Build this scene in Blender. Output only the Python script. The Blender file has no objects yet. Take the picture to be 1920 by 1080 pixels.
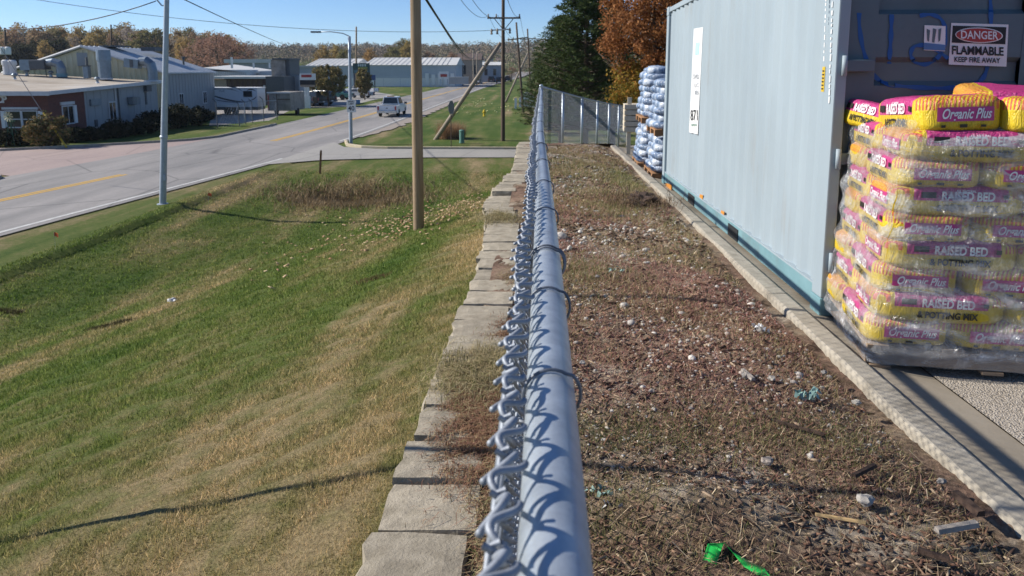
import bpy, bmesh, math, random
import numpy as np
from mathutils import Vector, Matrix
random.seed(7); rng = np.random.default_rng(11)
R = math.radians
scene = bpy.context.scene
col = scene.collection

# ------------------------------------------------------------------ camera
F, CX, CY, HY = 1387.0, 960.0, 360.0, 125.0          # photo pixels (1920 wide)
TH = math.atan((CY - HY) / F)
PH = R(2.117)
cd = bpy.data.cameras.new('camera'); cam = bpy.data.objects.new('camera', cd); col.objects.link(cam)
cam.location = (0, 0, 0); cam.rotation_euler = (math.pi / 2 - TH, 0, PH)
cd.sensor_width = 36; cd.lens = F / 1920 * 36; cd.shift_y = -(540 - CY) / 1920
cd.clip_start = 0.05; cd.clip_end = 6000
cd.dof.use_dof = True; cd.dof.focus_distance = 1.9; cd.dof.aperture_fstop = 13
scene.camera = cam

# ------------------------------------------------------------------ sky and sun
SUN = Vector((-1.89, 0.21, 1.23)).normalized()
w = bpy.data.worlds.new('World'); scene.world = w; w.use_nodes = True
nt = w.node_tree; bg = nt.nodes['Background']
sky = nt.nodes.new('ShaderNodeTexSky'); sky.sky_type = 'NISHITA'; sky.sun_disc = False
sky.sun_elevation = math.asin(SUN.z); sky.sun_rotation = math.atan2(SUN.x, SUN.y)
sky.air_density = 0.7; sky.dust_density = 0.0; sky.ozone_density = 7.0; sky.altitude = 0
nt.links.new(sky.outputs[0], bg.inputs[0]); bg.inputs[1].default_value = 0.098
sd = bpy.data.lights.new('sun', 'SUN'); sd.energy = 5.0; sd.angle = R(0.53); sd.color = (1, 0.94, 0.85)
so = bpy.data.objects.new('sun', sd); col.objects.link(so)
so.rotation_euler = (-SUN).to_track_quat('-Z', 'Y').to_euler()
vs = scene.view_settings; vs.view_transform = 'Standard'; vs.look = 'None'; vs.exposure = 0.47; vs.gamma = 1.0
vs.use_curve_mapping = False

# ------------------------------------------------------------------ pixels to places
def ray(px, py):
    x = (px - CX) / F; y = (CY - py) / F
    c, s = math.cos(TH), math.sin(TH)
    f = c + y * s; u = -s + y * c
    return Vector((x * math.cos(PH) - f * math.sin(PH), x * math.sin(PH) + f * math.cos(PH), u))
def onz(px, py, z=-4.7):
    r = ray(px, py); return r * (z / r.z)
def atY(px, py, Y):
    r = ray(px, py); return r * (Y / r.y)
SL = 0.01615                                          # fall of the terrace away from the camera
def T(x, y, h): return Vector((x, y, h - SL * y))

# ------------------------------------------------------------------ mesh builder
class MB:
    def __init__(s): s.v = []; s.f = []
    def add(s, vs, fs):
        o = len(s.v); s.v += [tuple(p) for p in vs]; s.f += [tuple(i + o for i in f) for f in fs]; return s
    def box(s, c, d, m=None, taper=1.0):
        hx, hy, hz = d[0] / 2, d[1] / 2, d[2] / 2
        vs = []
        for z in (-1, 1):
            k = taper if z > 0 else 1
            for x, y in ((-1, -1), (1, -1), (1, 1), (-1, 1)):
                p = Vector((x * hx * k, y * hy * k, z * hz))
                if m is not None: p = m @ p
                vs.append(p + Vector(c))
        return s.add(vs, [(3, 2, 1, 0), (4, 5, 6, 7), (0, 1, 5, 4), (1, 2, 6, 5), (2, 3, 7, 6), (3, 0, 4, 7)])
    def b2(s, a, b):                                  # box by two corners
        return s.box([(a[i] + b[i]) / 2 for i in range(3)], [abs(b[i] - a[i]) for i in range(3)])
    def tube(s, pts, r, n=8, cap=True):
        pts = [Vector(p) for p in pts]; N = len(pts)
        rr = r if hasattr(r, '__len__') else [r] * N
        up = None; vs = []
        for i, p in enumerate(pts):
            t = (pts[min(i + 1, N - 1)] - pts[max(i - 1, 0)])
            t = t.normalized() if t.length > 1e-9 else Vector((0, 0, 1))
            if up is None:
                up = Vector((0, 0, 1)) if abs(t.z) < 0.9 else Vector((1, 0, 0))
            a = t.cross(up)
            if a.length < 1e-5: a = t.cross(Vector((0.3, 1, 0.2)))
            a.normalize(); b = a.cross(t); up = b
            for k in range(n):
                q = 2 * math.pi * k / n
                vs.append(p + (a * math.cos(q) + b * math.sin(q)) * rr[i])
        fs = [(i * n + k, i * n + (k + 1) % n, (i + 1) * n + (k + 1) % n, (i + 1) * n + k) for i in range(N - 1) for k in range(n)]
        if cap: fs += [tuple(range(n))[::-1], tuple((N - 1) * n + k for k in range(n))]
        return s.add(vs, fs)
    def lathe(s, prof, n=16, c=(0, 0, 0), m=None):
        vs = []
        for r_, z in prof:
            for k in range(n):
                q = 2 * math.pi * k / n; p = Vector((r_ * math.cos(q), r_ * math.sin(q), z))
                if m is not None: p = m @ p
                vs.append(p + Vector(c))
        N = len(prof)
        fs = [(i * n + k, i * n + (k + 1) % n, (i + 1) * n + (k + 1) % n, (i + 1) * n + k) for i in range(N - 1) for k in range(n)]
        fs += [tuple(range(n))[::-1], tuple((N - 1) * n + k for k in range(n))]
        return s.add(vs, fs)
    def prism(s, poly, a, b, axis='x'):               # polygon in the other two axes, extruded a..b
        n = len(poly)
        def P(t, q):
            return {'x': (t, q[0], q[1]), 'y': (q[0], t, q[1]), 'z': (q[0], q[1], t)}[axis]
        vs = [P(a, q) for q in poly] + [P(b, q) for q in poly]
        fs = [tuple(range(n))[::-1], tuple(range(n, 2 * n))] + [(i, (i + 1) % n, n + (i + 1) % n, n + i) for i in range(n)]
        return s.add(vs, fs)
    def grid(s, fn, nu, nv):
        vs = [fn(i / nu, j / nv) for j in range(nv + 1) for i in range(nu + 1)]
        fs = [(j * (nu + 1) + i, j * (nu + 1) + i + 1, (j + 1) * (nu + 1) + i + 1, (j + 1) * (nu + 1) + i) for j in range(nv) for i in range(nu)]
        return s.add(vs, fs)
    def xf(s, m): s.v = [tuple(m @ Vector(p)) for p in s.v]; return s
    def build(s, name, mat, parent=None, smooth=False, bevel=0, label=None):
        me = bpy.data.meshes.new(name); me.from_pydata(s.v, [], s.f)
        bm = bmesh.new(); bm.from_mesh(me); bmesh.ops.recalc_face_normals(bm, faces=bm.faces)
        if bevel:
            bmesh.ops.bevel(bm, geom=list(bm.edges), offset=bevel, segments=2, profile=0.6, affect='EDGES', clamp_overlap=True)
        bm.to_mesh(me); bm.free()
        return link(name, me, mat, parent, smooth, label)
def link(name, me, mat, parent=None, smooth=False, label=None):
    if mat is not None: me.materials.append(mat)
    if smooth: me.polygons.foreach_set('use_smooth', [True] * len(me.polygons))
    o = bpy.data.objects.new(name, me); col.objects.link(o); o.parent = parent
    if label: o['label'] = label
    return o
def raw_mesh(name, V, n_per, faces=None):
    """V (N*n,3) with n vertices per face (3 or 4)"""
    V = np.asarray(V, dtype=np.float32).reshape(-1, 3); nf = len(V) // n_per
    me = bpy.data.meshes.new(name); me.vertices.add(len(V)); me.vertices.foreach_set('co', V.ravel())
    me.loops.add(len(V)); me.loops.foreach_set('vertex_index', np.arange(len(V), dtype=np.int32))
    me.polygons.add(nf); me.polygons.foreach_set('loop_start', np.arange(nf, dtype=np.int32) * n_per)
    me.update(calc_edges=True); return me
def ind_mesh(name, V, Fc):
    me = bpy.data.meshes.new(name); V = np.asarray(V, np.float32); Fc = np.asarray(Fc, np.int32); k = Fc.shape[1]
    me.vertices.add(len(V)); me.vertices.foreach_set('co', V.ravel())
    me.loops.add(Fc.size); me.loops.foreach_set('vertex_index', Fc.ravel())
    me.polygons.add(len(Fc)); me.polygons.foreach_set('loop_start', np.arange(len(Fc), dtype=np.int32) * k)
    me.update(calc_edges=True); return me
def thing(name, label, cat, loc=(0, 0, 0), rz=0, group=None):
    o = bpy.data.objects.new(name, None); col.objects.link(o); o.location = loc; o.rotation_euler = (0, 0, rz)
    o.empty_display_size = 0.1
    return tag(o, label, cat, group)
def tag(o, label, cat, group=None):
    o['label'] = label; o['category'] = cat
    if group: o['group'] = group
    return o
def struct(o): o['kind'] = 'structure'; return o
def stuff(o, label, cat=None):
    o['kind'] = 'stuff'
    o['label'] = label
    if cat: o['category'] = cat
    return o
def copy_tree(o, parent=None):
    c = o.copy(); col.objects.link(c); c.parent = parent
    for ch in o.children: copy_tree(ch, c)
    return c
_tc = {}
def text_geo(body, size, shear=0.0, bold=0.0, space=1.0):
    k = (body, size, shear, bold, space)
    if k not in _tc:
        cu = bpy.data.curves.new('txt', 'FONT'); cu.body = body; cu.size = size; cu.shear = shear; cu.offset = bold
        cu.align_x = 'CENTER'; cu.align_y = 'CENTER'; cu.space_character = space; cu.resolution_u = 3
        ob = bpy.data.objects.new('txt', cu); col.objects.link(ob)
        dg = bpy.context.evaluated_depsgraph_get(); me = ob.evaluated_get(dg).to_mesh()
        _tc[k] = ([tuple(v.co) for v in me.vertices], [tuple(p.vertices) for p in me.polygons])
        ob.evaluated_get(dg).to_mesh_clear(); bpy.data.objects.remove(ob); bpy.data.curves.remove(cu)
    return _tc[k]
def text(name, body, size, fn, mat, parent=None, shear=0.0, bold=0.0, space=1.0):
    vs, fs = text_geo(body, size, shear, bold, space)
    me = bpy.data.meshes.new(name); me.from_pydata([fn(v[0], v[1]) for v in vs], [], fs)
    return link(name, me, mat, parent)

# ------------------------------------------------------------------ materials
def base_mat(name):
    m = bpy.data.materials.new(name); m.use_nodes = True; nt = m.node_tree
    return m, nt, nt.nodes['Principled BSDF']
def noise(nt, vec, scale, detail=5, rough=0.6, dist=0.0):
    n = nt.nodes.new('ShaderNodeTexNoise'); n.inputs['Scale'].default_value = scale
    n.inputs['Detail'].default_value = detail; n.inputs['Roughness'].default_value = rough; n.inputs['Distortion'].default_value = dist
    if vec is not None: nt.links.new(vec, n.inputs['Vector'])
    return n.outputs['Fac']
def ramp(nt, fac, stops, interp='LINEAR'):
    r = nt.nodes.new('ShaderNodeValToRGB'); e = r.color_ramp.elements; r.color_ramp.interpolation = interp
    while len(e) < len(stops): e.new(0.5)
    for el, (p, c) in zip(e, stops):
        el.position = p; el.color = (*c, 1) if len(c) == 3 else c
    nt.links.new(fac, r.inputs[0]); return r.outputs[0]
def mix(nt, fac, a, b, mode='MIX'):
    m = nt.nodes.new('ShaderNodeMix'); m.data_type = 'RGBA'; m.blend_type = mode
    for s, v in ((m.inputs[0], fac), (m.inputs[6], a), (m.inputs[7], b)):
        if hasattr(v, 'is_linked'): nt.links.new(v, s)
        elif isinstance(v, (int, float)): s.default_value = v
        else: s.default_value = (*v, 1)
    return m.outputs[2]
def mth(nt, op, a, b=None, c=None):
    m = nt.nodes.new('ShaderNodeMath'); m.operation = op
    for i, v in enumerate((a, b, c)):
        if v is None: continue
        if hasattr(v, 'is_linked'): nt.links.new(v, m.inputs[i])
        else: m.inputs[i].default_value = v
    return m.outputs[0]
def pos(nt):
    return nt.nodes.new('ShaderNodeNewGeometry').outputs['Position']
def objco(nt):
    return nt.nodes.new('ShaderNodeTexCoord').outputs['Object']
def mapping(nt, vec, scale=(1, 1, 1), rot=(0, 0, 0)):
    m = nt.nodes.new('ShaderNodeMapping'); m.inputs['Scale'].default_value = scale; m.inputs['Rotation'].default_value = rot
    nt.links.new(vec, m.inputs[0]); return m.outputs[0]
def bump(nt, b, h, strength=0.4, dist=0.01):
    n = nt.nodes.new('ShaderNodeBump'); n.inputs['Strength'].default_value = strength; n.inputs['Distance'].default_value = dist
    nt.links.new(h, n.inputs['Height']); nt.links.new(n.outputs[0], b.inputs['Normal'])
def M(name, c1, c2=None, scale=6, rough=0.7, bmp=0.0, bscale=None, bdist=0.01, metal=0.0, stretch=(1, 1, 1), dirt=None, spec=0.4, world=False, rrand=0.0):
    m, nt, b = base_mat(name)
    c2 = c2 or tuple(x * 0.75 for x in c1)
    v = pos(nt) if world else objco(nt)
    vm = mapping(nt, v, stretch)
    n = noise(nt, vm, scale, 6, 0.65)
    c = ramp(nt, n, [(0.3, c2), (0.68, c1)])
    if dirt:
        n2 = noise(nt, v, scale * 0.35, 6, 0.7)
        c = mix(nt, ramp(nt, n2, [(0.52, (0, 0, 0)), (0.72, (0.75, 0.75, 0.75))]), c, dirt)
    if rrand:
        oi = nt.nodes.new('ShaderNodeObjectInfo').outputs['Random']
        k = mth(nt, 'MULTIPLY_ADD', oi, rrand, 1 - rrand / 2)
        h = nt.nodes.new('ShaderNodeHueSaturation'); nt.links.new(k, h.inputs['Value']); nt.links.new(c, h.inputs['Color']); c = h.outputs[0]
    nt.links.new(c, b.inputs['Base Color'])
    b.inputs['Roughness'].default_value = rough; b.inputs['Metallic'].default_value = metal; b.inputs['Specular IOR Level'].default_value = spec
    if bmp: bump(nt, b, noise(nt, vm, bscale or scale * 4, 6, 0.7), bmp, bdist)
    return m
def island_mat(name, cols, rough=0.8, spec=0.2, trans=0.0, objrand=0.0):
    m, nt, b = base_mat(name)
    r = nt.nodes.new('ShaderNodeNewGeometry').outputs['Random Per Island']
    n = len(cols)
    c = ramp(nt, r, [(i / max(1, n - 1), cc) for i, cc in enumerate(cols)])
    if objrand:
        oi = nt.nodes.new('ShaderNodeObjectInfo').outputs['Random']
        h = nt.nodes.new('ShaderNodeHueSaturation')
        nt.links.new(mth(nt, 'MULTIPLY_ADD', oi, objrand * 0.12, 0.5 - objrand * 0.06), h.inputs['Hue'])
        nt.links.new(mth(nt, 'MULTIPLY_ADD', oi, -objrand * 0.7, 1 + objrand * 0.3), h.inputs['Value'])
        nt.links.new(c, h.inputs['Color']); c = h.outputs[0]
    nt.links.new(c, b.inputs['Base Color']); b.inputs['Roughness'].default_value = rough; b.inputs['Specular IOR Level'].default_value = spec
    if trans:
        tr = nt.nodes.new('ShaderNodeBsdfTranslucent'); nt.links.new(c, tr.inputs[0])
        mx = nt.nodes.new('ShaderNodeMixShader'); mx.inputs[0].default_value = trans
        nt.links.new(b.outputs[0], mx.inputs[1]); nt.links.new(tr.outputs[0], mx.inputs[2])
        nt.links.new(mx.outputs[0], nt.nodes['Material Output'].inputs[0])
    return m
def glass_mat(name, c=(0.02, 0.025, 0.03)):
    m, nt, b = base_mat(name); b.inputs['Base Color'].default_value = (*c, 1); b.inputs['Roughness'].default_value = 0.08
    b.inputs['Specular IOR Level'].default_value = 0.6; return m

def lawn_color(nt):
    p = pos(nt)
    a = noise(nt, mapping(nt, p, (1.0, 0.085, 0.2), (0, 0, R(3))), 0.85, 4, 0.55, 0.25)   # mowing bands
    d = noise(nt, mapping(nt, p, (1, 0.45, 0.3)), 0.38, 5, 0.65)                          # dry patches
    e = noise(nt, p, 7.0, 4, 0.7)
    f = mth(nt, 'ADD', mth(nt, 'MULTIPLY', a, 0.55), mth(nt, 'MULTIPLY', d, 0.6))
    f = mth(nt, 'ADD', f, mth(nt, 'MULTIPLY_ADD', e, 0.3, -0.15))
    sep = nt.nodes.new('ShaderNodeSeparateXYZ'); nt.links.new(p, sep.inputs[0])
    bias = nt.nodes.new('ShaderNodeMapRange'); bias.inputs[1].default_value = -4.5; bias.inputs[2].default_value = -0.4
    bias.inputs[3].default_value = -0.03; bias.inputs[4].default_value = 0.035; nt.links.new(sep.outputs[0], bias.inputs[0])
    f = mth(nt, 'ADD', f, bias.outputs[0])
    by = nt.nodes.new('ShaderNodeMapRange'); by.inputs[1].default_value = 36; by.inputs[2].default_value = 46
    by.inputs[3].default_value = 0.0; by.inputs[4].default_value = -0.06; nt.links.new(sep.outputs[1], by.inputs[0])
    f = mth(nt, 'ADD', f, by.outputs[0])
    return ramp(nt, f, [(0.42, (0.072, 0.12, 0.024)), (0.53, (0.128, 0.16, 0.042)), (0.60, (0.20, 0.185, 0.078)), (0.68, (0.33, 0.255, 0.14))])
def lawn_mat():
    m, nt, b = base_mat('lawn'); c = lawn_color(nt)
    g = noise(nt, pos(nt), 45, 5, 0.8)
    c = mix(nt, 1.0, c, ramp(nt, g, [(0.3, (0.42, 0.42, 0.42)), (0.66, (1.15, 1.15, 1.15))]), 'MULTIPLY')
    nt.links.new(c, b.inputs['Base Color']); b.inputs['Roughness'].default_value = 0.95; b.inputs['Specular IOR Level'].default_value = 0.1
    bump(nt, b, g, 0.8, 0.03); return m
def blade_mat():
    m, nt, b = base_mat('grass_blades'); c = lawn_color(nt)
    r = nt.nodes.new('ShaderNodeNewGeometry').outputs['Random Per Island']
    c = mix(nt, 1.0, c, ramp(nt, r, [(0.0, (0.6, 0.7, 0.5)), (0.45, (1.2, 1.25, 1.1)), (0.8, (1.8, 1.75, 1.7)), (1.0, (2.9, 2.6, 2.5))]), 'MULTIPLY')
    nt.links.new(c, b.inputs['Base Color']); b.inputs['Roughness'].default_value = 0.7; b.inputs['Specular IOR Level'].default_value = 0.2
    tr = nt.nodes.new('ShaderNodeBsdfTranslucent'); nt.links.new(c, tr.inputs[0])
    mx = nt.nodes.new('ShaderNodeMixShader'); mx.inputs[0].default_value = 0.35
    nt.links.new(b.outputs[0], mx.inputs[1]); nt.links.new(tr.outputs[0], mx.inputs[2]); nt.links.new(mx.outputs[0], nt.nodes['Material Output'].inputs[0])
    return m
def dirt_mat():
    m, nt, b = base_mat('dirt'); p = pos(nt)
    a = noise(nt, p, 1.1, 6, 0.7, 0.5); d = noise(nt, p, 3.2, 6, 0.75); g = noise(nt, p, 60, 5, 0.8)
    c = ramp(nt, a, [(0.32, (0.12, 0.085, 0.06)), (0.42, (0.28, 0.185, 0.14)), (0.52, (0.36, 0.275, 0.195)), (0.62, (0.52, 0.46, 0.38))])
    c = mix(nt, ramp(nt, d, [(0.47, (0, 0, 0)), (0.62, (0.9, 0.9, 0.9))]), c, (0.055, 0.038, 0.028))
    c = mix(nt, 1.0, c, ramp(nt, g, [(0.25, (0.45, 0.45, 0.45)), (0.75, (1.35, 1.3, 1.25))]), 'MULTIPLY')
    nt.links.new(c, b.inputs['Base Color']); b.inputs['Roughness'].default_value = 0.95; b.inputs['Specular IOR Level'].default_value = 0.1
    bump(nt, b, g, 1.0, 0.02); return m
def aggregate_mat():
    m, nt, b = base_mat('exposed_aggregate'); p = pos(nt)
    v = nt.nodes.new('ShaderNodeTexVoronoi'); v.inputs['Scale'].default_value = 110; nt.links.new(p, v.inputs[0])
    c = ramp(nt, v.outputs['Distance'], [(0.1, (0.52, 0.47, 0.4)), (0.55, (0.38, 0.33, 0.27)), (0.85, (0.22, 0.19, 0.15))])
    bw = nt.nodes.new('ShaderNodeRGBToBW'); nt.links.new(v.outputs['Color'], bw.inputs[0])
    c = mix(nt, 0.4, c, bw.outputs[0], 'SOFT_LIGHT')
    c = mix(nt, ramp(nt, noise(nt, p, 1.5, 6, 0.7), [(0.45, (0, 0, 0)), (0.8, (0.5, 0.5, 0.5))]), c, (0.2, 0.17, 0.13))
    nt.links.new(c, b.inputs['Base Color']); b.inputs['Roughness'].default_value = 0.85
    inv = mth(nt, 'SUBTRACT', 1.0, v.outputs['Distance']); bump(nt, b, inv, 0.9, 0.008); return m
def road_mat(name, c1, c2, crack=0.35):
    m, nt, b = base_mat(name); p = pos(nt)
    a = noise(nt, mapping(nt, p, (1, 0.12, 1)), 0.7, 6, 0.6); g = noise(nt, p, 6, 6, 0.8)
    c = ramp(nt, a, [(0.3, c2), (0.7, c1)])
    c = mix(nt, 1.0, c, ramp(nt, g, [(0.3, (0.86, 0.86, 0.86)), (0.7, (1.1, 1.1, 1.1))]), 'MULTIPLY')
    v = nt.nodes.new('ShaderNodeTexVoronoi'); v.feature = 'DISTANCE_TO_EDGE'; v.inputs['Scale'].default_value = 0.22
    wv = mapping(nt, p, (1, 0.6, 1)); nt.links.new(wv, v.inputs[0])
    k = ramp(nt, v.outputs['Distance'], [(0.0, (crack, crack, crack)), (0.012, (0, 0, 0))])
    c = mix(nt, k, c, (0.05, 0.05, 0.05))
    nt.links.new(c, b.inputs['Base Color']); b.inputs['Roughness'].default_value = 0.85; return m

MT = {}
MT['lawn'] = lawn_mat(); MT['blade'] = blade_mat(); MT['dirt'] = dirt_mat(); MT['agg'] = aggregate_mat()
MT['asphalt'] = road_mat('asphalt', (0.30, 0.28, 0.265), (0.165, 0.16, 0.155), 0.6)
MT['pink'] = road_mat('pink_concrete', (0.36, 0.275, 0.245), (0.28, 0.215, 0.2))
MT['drive'] = road_mat('drive_concrete', (0.34, 0.32, 0.29), (0.27, 0.26, 0.24))
MT['kerb'] = M('kerb_concrete', (0.42, 0.38, 0.31), (0.28, 0.25, 0.2), 9, 0.9, 0.5, 60, 0.006, dirt=(0.16, 0.14, 0.11), world=True)
MT['block'] = M('wall_block', (0.40, 0.35, 0.27), (0.25, 0.215, 0.16), 14, 0.95, 0.9, 90, 0.006, dirt=(0.17, 0.145, 0.1), world=True, rrand=0.25)
MT['galv'] = M('galvanised_steel', (0.47, 0.52, 0.57), (0.31, 0.35, 0.40), 34, 0.42, 0.12, 120, 0.003, metal=0.5, dirt=(0.27, 0.30, 0.33), spec=0.5, world=True)
MT['wire'] = M('fence_wire', (0.34, 0.37, 0.41), (0.20, 0.22, 0.26), 60, 0.55, 0.2, 200, 0.002, metal=0.3, world=True)
MT['tie'] = M('tie_wire', (0.22, 0.24, 0.28), (0.12, 0.13, 0.15), 40, 0.5, metal=0.6, world=True)
MT['white'] = M('white_paint', (0.78, 0.78, 0.77), (0.66, 0.66, 0.64), 5, 0.5)
MT['black'] = M('black_paint', (0.02, 0.02, 0.022), None, 5, 0.6)
MT['yellow_line'] = M('yellow_road_paint', (0.60, 0.35, 0.045), (0.48, 0.29, 0.06), 3, 0.8, world=True)
MT['white_line'] = M('white_road_paint', (0.6, 0.6, 0.57), (0.42, 0.42, 0.4), 3, 0.8, world=True)
MT['pole_wood'] = M('pole_wood', (0.36, 0.26, 0.165), (0.2, 0.14, 0.085), 18, 0.9, 0.6, 40, 0.01, stretch=(1, 1, 0.05))
MT['pole_dark'] = M('pole_wood_dark', (0.13, 0.09, 0.065), (0.07, 0.05, 0.036), 18, 0.9, 0.5, 40, 0.01, stretch=(1, 1, 0.05))
MT['pole_grey'] = M('weathered_wood', (0.36, 0.30, 0.24), (0.24, 0.2, 0.15), 18, 0.9, 0.5, 40, 0.01, stretch=(1, 1, 0.05))
MT['lamp_steel'] = M('lamp_post_steel', (0.42, 0.47, 0.52), (0.34, 0.38, 0.43), 8, 0.5, metal=0.3)
MT['glass'] = glass_mat('window_glass'); MT['rubber'] = M('rubber', (0.015, 0.015, 0.015), None, 8, 0.85)
MT['chrome'] = M('bright_metal', (0.6, 0.6, 0.6), None, 8, 0.25, metal=0.9)

# ------------------------------------------------------------------ ground
def sstep(a, b, x): t = np.clip((x - a) / (b - a), 0, 1); return t * t * (3 - 2 * t)
def smax(a, b, k): return 0.5 * (a + b + np.sqrt((a - b) ** 2 + k * k))
def gz(X, Y, raw=False):
    X = np.asarray(X, float); Y = np.asarray(Y, float)
    bank = -1.31 + 0.27 * X - 0.117 * (np.maximum(Y, 2.6) - 2.5)
    fl = -5.22 + 0.125 * np.clip(-X - 8.9, 0, 4.0)
    fl = fl + (-4.70 - fl) * sstep(29, 36, Y)
    fl = np.where(X < -12.3, np.maximum(fl, -4.66), fl)
    zl = smax(bank, fl, 0.42) - 0.042
    zl = np.where(X < -12.7, np.minimum(zl, -4.716), zl)
    zl = zl - 0.75 * np.exp(-(((X + 7.6) / 1.5) ** 2 + ((Y - 29.6) / 1.2) ** 2)) - 0.02
    zl = np.where(Y > 37.3, np.minimum(zl, -4.716), zl)
    zr = smax(-1.74 - 0.105 * (Y - 16), np.full_like(Y, -4.72), 0.1)
    zr = np.where(Y < 16.2, -2.6, zr)
    k = sstep(-0.42, -0.36, X) * (Y < 16.2) + sstep(-0.6, 1.8, X) * (Y >= 16.2)
    z = zl * (1 - k) + zr * k
    # far hills
    D = np.hypot(X + 30, Y)
    hill = 33 * sstep(320, 900, Y) * (0.62 + 0.38 * np.sin(X * 0.004 + 1.2) * np.cos(Y * 0.002))
    hill = hill + 5 * np.sin(X * 0.013 + 0.7) * np.sin(Y * 0.011) * sstep(330, 600, Y)
    return z + hill
def axis(parts):
    out = []
    for a, b, s in parts: out += list(np.arange(a, b - 1e-6, s))
    return np.array(out + [parts[-1][1]])
xs = axis([(-3000, -200, 100), (-200, -40, 8), (-40, -16, 2), (-16, -0.6, 0.17), (-0.6, -0.3, 0.06), (-0.3, 6, 0.5), (6, 40, 4), (40, 200, 16), (200, 3000, 100)])
ys = axis([(-400, -10, 30), (-10, 0, 1), (0, 16, 0.17), (16, 16.4, 0.1), (16.4, 38, 0.22), (38, 60, 2), (60, 200, 10), (200, 1200, 25), (1200, 4000, 200)])
GX, GY = np.meshgrid(xs, ys)
GZ = gz(GX, GY)
near = (GX > -13) & (GX < -0.4) & (GY < 37) & (GY > 0)
GZ = GZ + near * (0.014 * np.sin(GX * 2.1 + np.sin(GY * 1.3)) * np.sin(GY * 1.7 + GX) + 0.012 * rng.standard_normal(GX.shape) * (GX < -0.7))
nx, ny = len(xs), len(ys)
idx = np.arange(nx * ny).reshape(ny, nx)
Fq = np.stack([idx[:-1, :-1], idx[:-1, 1:], idx[1:, 1:], idx[1:, :-1]], -1).reshape(-1, 4)
g = struct(link('ground', ind_mesh('ground', np.stack([GX, GY, GZ], -1).reshape(-1, 3), Fq), MT['lawn'], smooth=True))
g['label'] = 'mown grass ground sloping down from the retaining wall to the road'

# ------------------------------------------------------------------ road, side street, driveway
def interp_curve(pts, n):
    pts = np.array(pts, float); t = np.linspace(pts[0, 1], pts[-1, 1], n)
    return np.interp(t, pts[:, 1], pts[:, 0]), t
def smooth1(a, k=9):
    p = np.pad(a, k, mode='edge'); return np.convolve(p, np.ones(2 * k + 1) / (2 * k + 1), 'valid')
ED = [(-17.8, -30), (-16.6, 8), (-15.6, 20), (-14.8, 26), (-13.5, 34), (-12.6, 45), (-12.5, 66), (-12.7, 100), (-12.9, 166), (-11, 260), (-4, 420)]
Lx, Ly = interp_curve(ED, 300); Lx = smooth1(Lx, 6)
def strip(name, xo0, xo1, z, mat, y0=-99, y1=999, kind=True):
    ok = (Ly >= y0) & (Ly <= y1); x = Lx[ok]; y = Ly[ok]
    zz = np.where(y > 300, gz(x, y) + 0.4, -4.7)
    if not len(x): return
    w1 = xo1(y) if callable(xo1) else np.full(len(x), xo1)
    V = [(a + xo0, b, z + h) for a, b, h in zip(x, y, zz)] + [(a + e, b, z + h) for a, b, h, e in zip(x, y, zz, w1)]
    n = len(x); f = [(i, i + 1, n + i + 1, n + i) for i in range(n - 1)]
    mb = MB().add(V, f); return mb.build(name, mat)
struct(strip('road', -9.0, 0.35, 0.0, MT['asphalt'])); 
struct(strip('road_edge_line', -0.12, 0.03, 0.005, MT['white_line'], -30, 38.0))
struct(strip('road_edge_line', -0.12, 0.03, 0.005, MT['white_line'], 45.5, 300))
for o in (-4.5, -4.25):
    struct(strip('road_centre_line', o - 0.08, o + 0.08, 0.005, MT['yellow_line'], -30, 32.5))
    struct(strip('road_centre_line', o - 0.08, o + 0.08, 0.005, MT['yellow_line'], 46.5, 300))
struct(strip('road_edge_line', -8.55, -8.43, 0.005, MT['white_line'], -30, 28.5))
struct(strip('gravel_shoulder', 0.36, lambda y: 0.38 + 1.3 * sstep(46, 60, y) * (1 - sstep(100, 130, y)) * (.8 + .2 * np.sin(y * 1.7)) , -0.008, M('shoulder_gravel', (0.33, 0.29, 0.25), (0.24, 0.2, 0.17), 4, 0.95, 0.5, world=True), 49, 130))
# side street on the far side
mb = MB().add([(-21.0, 29.4, -4.706), (-23.2, 31.2, -4.706), (-27, 33.2, -4.706), (-60, 33.8, -4.706), (-60, 40.3, -4.706), (-27.9, 42.3, -4.706), (-25.4, 44.2, -4.706), (-21.0, 49, -4.706)], [tuple(range(8))])
struct(mb.build('side_street', MT['pink']))
mb = MB().add([(-13.4, 35.2, -4.694), (-11.0, 37.2, -4.694), (-6, 38.4, -4.694), (24, 39.6, -4.694), (24, 42.4, -4.694), (-9.5, 42.4, -4.694), (-11.6, 43.4, -4.694), (-12.9, 46, -4.694)], [tuple(range(8))])
struct(mb.build('driveway', MT['drive']))
def kerb(name, pts, w=0.16, h=0.13, mat=None):
    pts = [Vector(p) for p in pts]; mb = MB(); n = len(pts); prof = [(-w / 2, -0.1), (-w / 2, h - .02), (-w / 2 + .02, h), (w / 2 - .02, h), (w / 2, h - .02), (w / 2, -0.1)]
    vs = []
    for i, p in enumerate(pts):
        t = (pts[min(i + 1, n - 1)] - pts[max(i - 1, 0)]).normalized(); a = Vector((t.y, -t.x, 0)).normalized()
        vs += [p + a * q[0] + Vector((0, 0, q[1])) for q in prof]
    k = len(prof); fs = [(i * k + j, i * k + j + 1, (i + 1) * k + j + 1, (i + 1) * k + j) for i in range(n - 1) for j in range(k - 1)]
    fs += [tuple(range(k)), tuple((n - 1) * k + j for j in range(k))]
    return struct(mb.add(vs, fs).build(name, mat or MT['kerb']))
kerb('street_kerb', [(-60, 40.4, -4.7), (-30.5, 40.6, -4.7), (-27.9, 42.4, -4.7), (-25.4, 44.3, -4.7), (-22.6, 46.8, -4.7), (-21.7, 49, -4.7), (-21.6, 60, -4.7)])
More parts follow.
